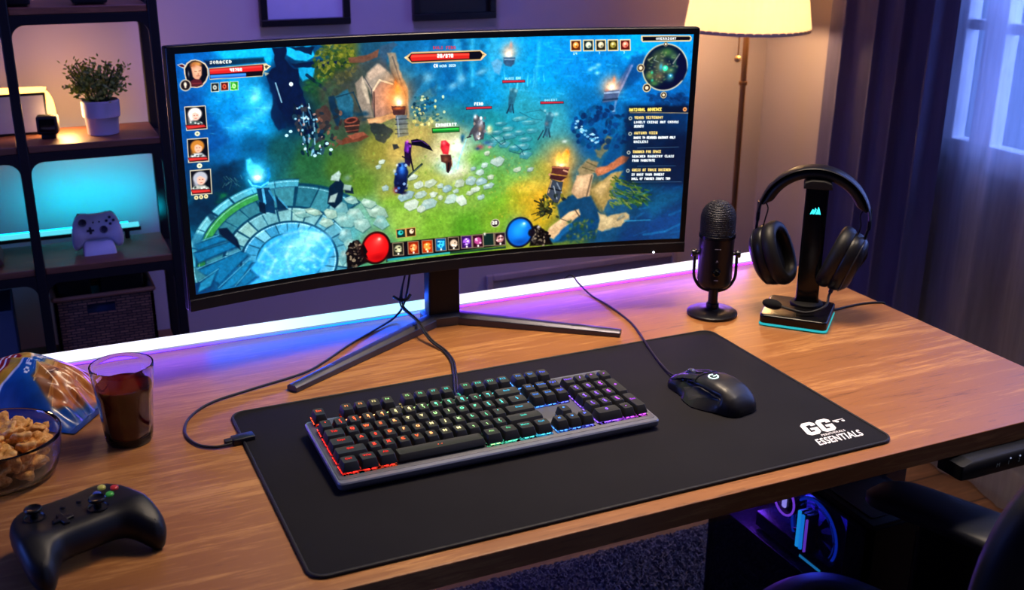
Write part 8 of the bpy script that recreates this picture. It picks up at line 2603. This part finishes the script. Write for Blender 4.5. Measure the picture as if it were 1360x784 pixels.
def bag_top(u, v):
    """u across the seal, v away from it (0..1); x, y, z in the bag's own axes."""
    s = np.sin(PI * np.clip(u, 0, 1))
    rise = np.clip((v - .045) / .42, 0, 1)
    fall = np.clip((1 - v - .045) / .42, 0, 1)
    f = np.minimum(rise * (2 - rise), fall * (2 - fall))
    z = .082 * s ** .58 * f
    pinch = 1 - .05 * f
    x = BGW * (.5 + (u - .5) * pinch)
    y = BGL * v
    near = np.exp(-((v - .12) / .11) ** 2) + np.exp(-((1 - v - .12) / .11) ** 2)
    z = z + s * (near * (.0042 * np.sin(u * 31 + 1.2 * np.sin(v * 20)) + .0026 * np.sin(u * 57 + 2 + v * 9)))
    z = z + s * f * (.0026 * np.sin(9 * u + 12 * v) + .0020 * np.sin(21 * v - 6 * u + 1) + .0012 * np.sin(34 * u + 19 * v))
    z = z + s * .006 * np.exp(-((u - .30 - .25 * v) / .035) ** 2) * f - s * .006 * np.exp(-((u - .62 + .2 * v) / .04) ** 2) * f
    crimp = (np.minimum(v, 1 - v) < .045)
    z = np.where(crimp, .0022 + .0004 * np.sin(v * 1200), z + .0022)
    return np.stack([x, y, np.maximum(z, .0012)], -1)


BW_, BH_ = 170, 300
s = Sheet(BW_, BH_, '#0f4f9c')
def at(u, v):
    return u * (BW_ - 1), (1 - 1.2 * v) * (BH_ - 1)


def bpoly(col, pts, f=1.0, a=1.0):
    s.poly(col, [at(*q) for q in pts], f, a)


s.blob('#1670c8', *at(.5, .38), 80, 60, .7)
s.blob('#0a2f6c', *at(.06, .3), 30, 90, .8)
s.blob('#1a86dc', *at(.85, .30), 40, 40, .6)
s.blob('#081f50', *at(.5, .0), 120, 26, .8)
# golden sweep and red name panel
bpoly('#e8e4f0', [(.0, .455), (.18, .435), (.32, .385), (.46, .375), (.60, .390), (.70, .425), (.74, .50), (.8, .58), (1, .7), (1, 1), (0, 1)], 1.2)
bpoly('#d89a28', [(.0, .47), (.18, .45), (.33, .400), (.46, .390), (.59, .405), (.67, .435), (.71, .51), (.78, .59), (1, .72), (1, 1), (0, 1)], 1.2)
s.blob('#f0c450', *at(.50, .43), 26, 12, .8)
s.blob('#a8641c', *at(.15, .485), 30, 7, .6)
bpoly('#a3141c', [(.0, .50), (.35, .475), (.58, .455), (.68, .54), (.80, .68), (.7, .80), (0, .82)], 1.5)
s.blob('#d02a2c', *at(.5, .62), 50, 24, .6)
for k, (u0, u1, v0) in enumerate(((.10, .58, .490), (.14, .64, .522), (.20, .68, .556), (.30, .70, .59))):
    s.line('#f4ecec', [at(u0, v0), at((u0 + u1) / 2, v0 + .006), at(u1, v0 + .002)], 4.5, .95)
s.write('#f4f6fa', 'ORABBETS', at(.29, .350)[0], at(.29, .350)[1], 10, (1.0, -.11), ratio=.82)
s.line('#b8c8e8', [at(.34, .312), at(.78, .345)], 1.0, .6)
bpoly('#a89a58', [(.76, .405), (.86, .42), (.92, .395), (.88, .37)], 1.5, .8)
# the pictured chips
bpoly('#8a4a16', [(.13, .15), (.28, .305), (.44, .285), (.77, .325), (.80, .27), (.97, .24), (.95, .10), (.72, .045), (.5, .05), (.25, .085)], 3, .95)


def chip(pts, c, hi):
    bpoly('#6a300c', [(u + .012, v - .008) for u, v in pts], 2.5, .7)
    bpoly(c, pts, 1.2)
    cu, cv = sum(q[0] for q in pts) / len(pts), sum(q[1] for q in pts) / len(pts)
    s.blob(hi, *at(cu + .02, cv + .012), 13, 8, .7)
    s.line(hi, [at(*pts[0]), at(*pts[1])], 1.6, .8)


chip([(.25, .285), (.42, .31), (.62, .322), (.84, .335), (.72, .29), (.52, .275), (.40, .27)], '#c9a050', '#e6c880')
chip([(.28, .295), (.44, .285), (.50, .25), (.42, .215), (.33, .235)], '#b8702a', '#e0a050')
chip([(.44, .262), (.60, .275), (.66, .245), (.54, .215)], '#d08a3c', '#f0b870')
chip([(.52, .255), (.70, .275), (.84, .27), (.78, .23), (.62, .215)], '#c87828', '#eaa650')
chip([(.80, .285), (.97, .25), (.96, .19), (.80, .20), (.72, .23)], '#b8601c', '#dc9040')
chip([(.20, .20), (.38, .215), (.72, .225), (.86, .19), (.60, .15), (.35, .14)], '#c27024', '#eaa548')
chip([(.15, .165), (.30, .20), (.44, .17), (.42, .11), (.25, .09)], '#a85a1c', '#d89040')
chip([(.42, .165), (.62, .19), (.82, .155), (.80, .09), (.55, .055), (.40, .09)], '#b8681f', '#e09c48')
chip([(.80, .19), (.95, .19), (.97, .11), (.84, .07), (.74, .11)], '#b05a20', '#d48a44')
s.blob('#2a1408', *at(.41, .24), 7, 5, .8)
s.blob('#2a1a14', *at(.78, .17), 6, 14, .7)
for (a, b) in (((.36, .25), (.47, .235)), ((.30, .225), (.33, .19)), ((.66, .20), (.78, .13)), ((.40, .14), (.48, .12)), ((.52, .155), (.60, .165))):
    s.line('#ffe8c8', [at(*a), at(*b)], 1.6, .7)
s.mottle(.16, 12, 6)
bpoly('#12347c', [(0, 0), (1, 0), (1, .045), (0, .045)], .6)
for k in range(9):
    s.line('#2a55a4', [at(0, .003 + .005 * k), at(1, .003 + .005 * k)], .8, .6)

art = painted('bag_print', .30, coat=.25)
# gridded skin: sheet rows run from the far end of the bag (top of the print) to the near seal
sheet_mesh('front_skin', BW_, BH_, lambda u, v: bag_top(u, 1 - v), art, bag)
s.on(bpy.data.objects['front_skin'].data)
g = G()


def under(a, b):
    p = bag_top(np.array([a]), np.array([b]))[0]
    lift = max(0.0, p[2] - .0022)
    return (float(p[0]), float(p[1]), max(.0006, .0022 - .0018 * min(1, lift / .01)))


g.grid(24, 40, under)
g.build('back_skin', mat('foil_back', '#1b2c5a', .3, .3), bag, smooth=60)

# ------------------------------------------------------------------ computer tower under the desk
PX0, PX1, PY0, PY1, PH = .974, 1.118, .096, .555, .52
pc = thing('computer_tower', 'black computer tower with a glass side and blue and pink lights standing under the desk', 'computer', (PX0, PY0, 0))
w, d = PX1 - PX0, PY1 - PY0
CASEB = mat('tower_black', '#0e0e14', .4, .3, grain=.08)
for (fx, fy) in ((.03, .04), (w - .03, .04), (.03, d - .04), (w - .03, d - .04)):
    G().cyl(.014, 0, .022, 20, .003, cx=fx, cy=fy).build('foot', RUBBER, pc)
g = G().box(0, w, 0, d, .02, .035).box(0, w, 0, d, PH - .022, PH).box(w - .006, w, 0, d, .035, PH - .022)
g.box(0, w, d - .012, d, .035, PH - .022).box(0, .008, 0, .062, .035, PH - .022).box(0, .008, d - .02, d, .035, PH - .022)
g.build('chassis', CASEB, pc, bevel=.002)
G().box(0, w, -.003, .012, .03, PH - .004).build('front_panel', mat('tower_front', '#020203', .6, **{'Specular IOR Level': .15}), pc, bevel=.004)
g = G()
g.rbox(w - .03, .16, 0, .0016, .006, .0006, M=T(w / 2, .10, PH))
g.build('top_vent', mat('tower_vent', '#101018', .6, grain=.8, gscale=1500), pc)
G().box(-.0045, 0, .010, d - .004, .03, PH - .01).build('glass_side', pane('smoked_glass', '#8c92b4', .06), pc)
G().box(.006, w - .012, .062, d - .014, .035, .322).box(.006, .009, .062, d - .014, .322, .326).build('power_shroud', mat('shroud', '#15101f', .4, grain=.1), pc, bevel=.002)
g = G()
for k in range(2):
    g.box(.0045, .0062, d - .17 - .005 * k, d - .10 - .012 * k, .225 - .028 * k, .240 - .028 * k)
g.build('shroud_vent', mat('vent_grey', '#3a3a44', .5), pc)
G().box(w - .016, w - .010, .07, d - .03, .33, PH - .03).build('mainboard', mat('board_navy', '#3a4684', .5, grain=.6, gscale=240), pc)
fan = G().lathe([(.062, -.010), (.068, -.010), (.068, .010), (.062, .010), (.062, -.010)], 48, frame((.055, .190, .392), (0, 1, 0), (0, 0, 1), (1, 0, 0)), cap0=False, cap1=False).build('cooler_fan', mat('fan_black', '#10142c', .35), pc)
Mf = frame((.044, .190, .392), (0, 1, 0), (0, 0, 1), (-1, 0, 0))
G().tube([(.0635 * math.cos(a), .0635 * math.sin(a), 0) for a in [2 * PI * k / 48 for k in range(49)]], .0028, 8, Mf).build('ring_light', emit('ring_blue', '#2052d8', 1.8), fan)
G().tube([(.055 * math.cos(a), .055 * math.sin(a), 0) for a in [2 * PI * k / 48 for k in range(49)]], .0012, 8, Mf).build('ring_light', emit('ring_blue_b', '#2a5ad8', .8), fan)
g = G().cyl(.018, -.004, .004, 24, M=Mf)
for k in range(9):
    a = 2 * PI * k / 9
    g.loft([[(r_ * math.cos(a + t0), r_ * math.sin(a + t0), z0) for (t0, z0) in ((0, -.004), (.34, .004), (.36, .0032), (.02, -.005))] for r_ in (.017, .058)], M=Mf)
g.build('fan_blades', mat('blade_smoke', '#141a38', .3), fan)
for k, (c, n_) in enumerate((('#35f0ff', 'stick_cyan'), ('#2ad0ff', 'stick_aqua'), ('#d070ff', 'stick_pink'))):
    y = .196 - .010 * k
    rs = G().box(.016, .040, y, y + .006, .362, .440).build('memory_stick', MATTE, pc)
    G().box(.012, .0165, y, y + (.0058 if k < 2 else .003), .364, .440 - .004 * k).build('light', emit(n_, c, 3.2 if k < 2 else 2.2), rs)
Mf2 = frame((.03, .262, .425), (0, 1, 0), (0, 0, 1), (-1, 0, 0))
pr = G().cyl(.030, -.03, -.001, 36, .003, Mf2).build('pump', mat('pump_black', '#120f20', .3), pc)
G().tube([(.029 * math.cos(a), .029 * math.sin(a), .002) for a in [2 * PI * k / 40 for k in range(41)]], .0022, 8, Mf2).build('ring_light', emit('ring_pink', '#e070ff', 3.0), pr)
G().rbox(.012, .030, .0, .003, .004, .001, M=Mf2).build('pump_light', emit('pump_white', '#ffe0ff', 4.0), pr)
gp = G().rbox(.09, .22, .330, .362, .004, .003, M=T(.07, .23, 0)).build('graphics_card', mat('card_black', '#16182c', .35, grain=.1), pc)
G().box(.0235, .026, .14, .20, .338, .343).build('light_strip', emit('card_teal', '#40e0e8', 2.0), gp)
li = bpy.data.lights.new('tower_glow', 'POINT')
li.energy, li.color, li.shadow_soft_size = 7.0, (.12, .16, 1.0), .03
lo = bpy.data.objects.new('tower_glow', li)
lo.location, lo.parent = (.05, .26, .47), pc
COL.objects.link(lo)
li = bpy.data.lights.new('tower_glow', 'POINT')
li.energy, li.color, li.shadow_soft_size = 4.0, (.55, .10, .9), .03
lo = bpy.data.objects.new('tower_glow', li)
lo.location, lo.parent = (.04, .38, .40), pc
COL.objects.link(lo)

# ------------------------------------------------------------------ office chair
chair = thing('office_chair', 'black padded office chair drawn up to the desk front, right armrest in view', 'chair', (.76, -.10, 0), math.radians(19.3))
LEATHER = mat('chair_leather', '#09090c', .52, grain=.25, gscale=350)
CHB = mat('chair_plastic', '#0b0b10', .42, grain=.06)


def seat_pt(u, v):
    a = u * 2 * PI
    r = v
    ca, sa = math.cos(a), math.sin(a)
    x = .235 * r * math.copysign(abs(ca) ** .62, ca)
    y = .235 * r * math.copysign(abs(sa) ** .66, sa)
    wing = .018 * math.exp(-((abs(x) - .165) / .06) ** 2) - .010 * math.exp(-(x / .06) ** 2)
    z = .445 + (wing - .030 * max(0, (y - .10) / .13) ** 2) * (1 if v < .9 else .6)
    return x, y, z


rings = []
for v in (.01, .2, .4, .6, .75, .87, .94, .975, 1.0):
    rings.append([(seat_pt(i / 56, v)[0], seat_pt(i / 56, v)[1], seat_pt(i / 56, v)[2] - (.028 * max(0, (v - .82) / .18) ** 2.2)) for i in range(56)])
rings.append([(seat_pt(i / 56, .99)[0], seat_pt(i / 56, .99)[1], seat_pt(i / 56, .99)[2] - .055) for i in range(56)])
rings.append([(seat_pt(i / 56, .94)[0], seat_pt(i / 56, .94)[1], .365) for i in range(56)])
G().loft(rings).build('seat', LEATHER, chair, smooth=60)


def back_ring(q):
    """Outline of the backrest inset by q."""
    pts = []
    for i in range(64):
        a = 2 * PI * i / 64
        ca, sa = math.cos(a), math.sin(a)
        pts.append(((.174 - q) * math.copysign(abs(ca) ** .55, ca), (.235 - q) * math.copysign(abs(sa) ** .55, sa)))
    return pts


rings = []
for q, dy in ((.22, -.032), (.06, -.034), (.02, -.028), (.004, -.014), (0, 0), (.004, .016), (.02, .032), (.05, .036), (.11, .028), (.22, .024)):
    rings.append([(x, -.262 + dy + .10 * (x / .23) ** 2 * .6 - .10 * (z - 0) * .9, .690 + z) for x, z in back_ring(q)])
G().loft(rings).build('backrest', LEATHER, chair, smooth=60)
G().tube(spline([(0, -.08, .34), (0, -.25, .33), (0, -.335, .42), (0, -.325, .60)], 6), .022, 12, flat=.6).build('back_support', CHB, chair)
G().rbox(.22, .22, .335, .366, .02, .006, M=T(0, -.02, 0)).build('seat_plate', CHB, chair)
G().cyl(.028, .10, .336, 24).build('gas_column', STEEL, chair)
for k in range(5):
    a = 2 * PI * k / 5 + .3
    M = T(0, 0, 0, a)
    lg = G().loft([[(x, y * .022 * s_, z + h * s_) for y, h in ((-1, 0), (1, 0), (.8, .035), (-.8, .035))] for x, s_, z in ((.02, 1.3, .085), (.16, 1.0, .080), (.29, .75, .07))], M=M).build('base_arm', CHB, chair, bevel=.004)
    cs = G().cyl(.028, -.022, -.004, 20, .004, M @ frame((.285, 0, .029), (1, 0, 0), (0, 0, 1), (0, 1, 0)))
    cs.cyl(.028, .004, .022, 20, .004, M @ frame((.285, 0, .029), (1, 0, 0), (0, 0, 1), (0, 1, 0)))
    cs.cyl(.008, .03, .085, 12, M=M @ T(.285, 0, 0))
    cs.build('caster', CHB, lg)
for s_ in (-1, 1):
    rings = []
    for k in range(25):
        q = k / 24
        y = -.165 + .305 * q
        e = math.sqrt(max(.02, 1 - abs(2 * q - 1) ** 7))
        wv = .056 * e * (1 - .12 * q)
        hz = .018 * e
        zc = .582 - .010 * (q - .3) ** 2 - .006 * max(0, q - .8) / .2
        rings.append([(s_ * .285 + wv * math.copysign(abs(math.cos(a)) ** .7, math.cos(a)), y, zc + hz * math.copysign(abs(math.sin(a)) ** .75, math.sin(a)) + (.003 * math.cos(a) ** 2)) for a in [2 * PI * j / 24 for j in range(24)]])
    ar = G().loft(rings).build('armrest', mat('armrest_pad', '#30323c', .46, grain=.2, gscale=500), chair, smooth=60)
    G().loft([rrect(.045, .115, .016, 4, z_, s_ * .285 + dx, -.012) for z_, dx in ((.30, -s_ * .02), (.36, 0), (.50, 0), (.568, 0))]).build('armrest_post', CHB, ar)
    G().rbox(.20, .06, .338, .362, .01, .006, M=T(s_ * .19, -.012, 0)).build('armrest_bracket', CHB, ar)

# ------------------------------------------------------------------ cables on the desk
def cable(name, label, pts, r=.0022, m=None, twin=0.0, k=8):
    P = spline([(x, y, DT + z) for x, y, z in pts], k)
    if not twin:
        o = G().tube(P, r, 10).build(name, m or RUBBER)
    else:
        g = G()
        for s_ in (-1, 1):
            q = []
            for i, p in enumerate(P):
                tdir = (P[min(i + 1, len(P) - 1)] - P[max(i - 1, 0)]).normalized()
                n = tdir.cross(Vector((0, 0, 1)))
                n = n.normalized() if n.length > .05 else Vector((1, 0, 0))
                q.append(p + n * s_ * twin)
            g.tube(q, r, 8)
        o = g.build(name, m or RUBBER)
    return tag(o, label, 'cable')


BRAID = mat('braided_cable', '#15141c', .5, grain=.8, gscale=1600)
cable('keyboard_cable', 'black twin-strand keyboard cable running from the monitor neck to the keyboard', [(.400, .775, .16), (.396, .778, .11), (.386, .782, .06), (.384, .775, .035), (.387, .735, .030), (.388, .695, .029), (.394, .648, .010), (.404, .604, .0036),
      (.400, .556, .0036), (.389, .518, .0046), (.374, .475, .0075), (.356, .425, .0085), (.345, .3865, .0125)], .0019, BRAID, .0021)
cable('usb_cable', 'black looped cable lying on the desk left of the mat, plugged into its edge', [(-.0085, .394, .0052), (-.022, .391, .0040), (-.042, .393, .0030), (-.064, .413, .0026), (-.074, .456, .0026), (-.060, .508, .0026), (-.019, .551, .0026), (.047, .576, .0026),
      (.144, .607, .0026), (.191, .640, .0026), (.255, .700, .0026), (.318, .750, .0026), (.372, .786, .009), (.392, .786, .035), (.404, .784, .09), (.408, .780, .16)], .0022, BRAID)
plug = bpy.data.objects['usb_cable']
Mp = T(.0015, .3985, DT + .0055, .10)
G().rbox(.034, .019, -.0046, .0050, .0030, .0018, M=Mp).build('plug', mat('plug_black', '#15151d', .38), plug)
G().rbox(.012, .011, -.0036, .0036, .002, .001, M=Mp @ T(-.022, 0, 0)).build('strain_relief', RUBBER, plug)
cable('cable_tie', 'black hook-and-loop strap binding the cables beside the monitor neck', [(.372, .790, .050), (.380, .779, .0465), (.394, .776, .046), (.404, .782, .052)], .0030, BLACK)
cable('mouse_cable', 'thin black mouse cable curving from the back of the desk to the mouse', [(.765, .855, -.02), (.770, .846, .012), (.778, .829, .0262), (.783, .806, .015), (.789, .760, .0024), (.792, .690, .0022), (.786, .600, .0022), (.770, .535, .0030), (.757, .500, .0062),
      (.743, .455, .0065), (.728, .400, .0065), (.716, .350, .008), (.7125, .318, .0125)], .0019, RUBBER)
cable('headset_cable', 'black headset cable crossing the desk corner and dropping over its right edge', [(1.150, .520, .0265), (1.172, .500, .0100), (1.190, .490, .0026), (1.228, .494, .0024), (1.272, .495, .0024), (1.303, .487, .0024), (1.3155, .482, -.004), (1.3175, .480, -.05), (1.318, .484, -.20), (1.316, .50, -.34)], .0022, RUBBER)

# ------------------------------------------------------------------ light
def area(name, loc, target, size, power, color, size_y=None, spread=None):
    l = bpy.data.lights.new(name, 'AREA')
    l.energy, l.color, l.size = power, color, size
    if size_y:
        l.shape, l.size_y = 'RECTANGLE', size_y
    if spread:
        l.spread = spread
    o = bpy.data.objects.new(name, l)
    o.location = loc
    d = Vector(target) - Vector(loc)
    o.rotation_euler = d.to_track_quat('-Z', 'Y').to_euler()
    COL.objects.link(o)
    return o


def point(name, loc, power, color, r=.03):
    l = bpy.data.lights.new(name, 'POINT')
    l.energy, l.color, l.shadow_soft_size = power, color, r
    o = bpy.data.objects.new(name, l)
    o.location = loc
    COL.objects.link(o)
    return o


area('ceiling_light', (.80, .50, 2.30), (.66, .30, DT), .50, 12.5, (1.0, .78, .55), spread=1.45)
area('chair_fill_light', (1.50, -.08, 2.30), (1.15, -.12, .5), .35, 3.4, (1.0, .86, .74), spread=1.6)  # added fill that brightens the chair and floor, not a ceiling fixture
area('blue_side_light', (-1.7, .55, 1.25), (.0, .25, DT + .1), .5, 12, (.10, .20, 1.0))
area('violet_wall_fill', (.45, 1.0, 2.45), (.50, 1.9, 1.30), .5, 6.8, (.26, .19, 1.0), spread=1.7)  # added violet wash to colour the back wall, no fixture of the room
area('window_light', (2.45, .42, 1.5), (1.2, .5, 1.0), 1.3, 48, (.30, .42, 1.0), 1.3)
point('lamp_bulb_light', (1.745, 1.6, DT + .452), 9.5, (1.0, .60, .26), .04)
point('shelf_lamp_light', (-.135, 1.70, LEV[2] + .05), 2.4, (1.0, .55, .20), .03)

# the coloured throw of the light bar and of the shelf's cyan bar
for x0, x1, c, w in ((-.55, .02, (.20, .06, 1.0), .55), (.02, .46, (.01, .09, 1.0), .70), (.50, .86, (.20, .035, 1.0), .46), (.86, 1.22, (.24, .04, 1.0), .38)):
    area('bar_throw', ((x0 + x1) / 2, .815, DT + .030), ((x0 + x1) / 2, .60, DT - .04), x1 - x0, w, c, .012)
area('cyan_throw', (-.10, 1.70, LEV[1] + .06), (-.10, 1.9, LEV[1] + .10), .34, 1.0, (.0, .36, .50), .02, 1.4)

wd = bpy.data.worlds.new('dusk')
scene.world = wd
wd.use_nodes = True
nt = wd.node_tree
nt.nodes.clear()
out = nt.nodes.new('ShaderNodeOutputWorld')
bg = nt.nodes.new('ShaderNodeBackground')
tc = nt.nodes.new('ShaderNodeTexCoord')
sx = nt.nodes.new('ShaderNodeSeparateXYZ')
nt.links.new(tc.outputs['Generated'], sx.inputs[0])
rp = nt.nodes.new('ShaderNodeValToRGB')
els = rp.color_ramp.elements
els[0].position, els[0].color = .55, (.012, .010, .034, 1)
els[1].position, els[1].color = .85, (.13, .28, .82, 1)
mr = nt.nodes.new('ShaderNodeMapRange')
mr.inputs[1].default_value, mr.inputs[2].default_value = -1, 1
nt.links.new(sx.outputs[0], mr.inputs[0])
nt.links.new(mr.outputs[0], rp.inputs[0])
nt.links.new(rp.outputs[0], bg.inputs[0])
bg.inputs[1].default_value = 1.0
nt.links.new(bg.outputs[0], out.inputs[0])

# ------------------------------------------------------------------ camera
cam = bpy.data.cameras.new('camera')
co = bpy.data.objects.new('camera', cam)
COL.objects.link(co)
scene.camera = co
yaw, pitch, roll = .4287, .3418, .0048
cam.sensor_width = 36.0
cam.lens = 1466.34 / 1360 * 36.0
fw = Vector((math.sin(yaw) * math.cos(pitch), math.cos(yaw) * math.cos(pitch), -math.sin(pitch)))
rt = Vector((math.cos(yaw), -math.sin(yaw), 0))
up = rt.cross(fw)
r2, u2 = rt * math.cos(roll) + up * math.sin(roll), up * math.cos(roll) - rt * math.sin(roll)
co.matrix_world = frame((-.2505, -1.1205, .7647 + DT), r2, u2, -fw)
cam.clip_start = .05
cam.dof.use_dof = True
cam.dof.focus_distance = 1.80
cam.dof.aperture_fstop = 5.6

scene.view_settings.view_transform = 'Standard'
scene.view_settings.look = 'None'
scene.view_settings.exposure = 0.0
scene.cycles.use_denoising = True
scene.cycles.max_bounces = 10
scene.cycles.transmission_bounces = 8
scene.cycles.sample_clamp_indirect = 6.0
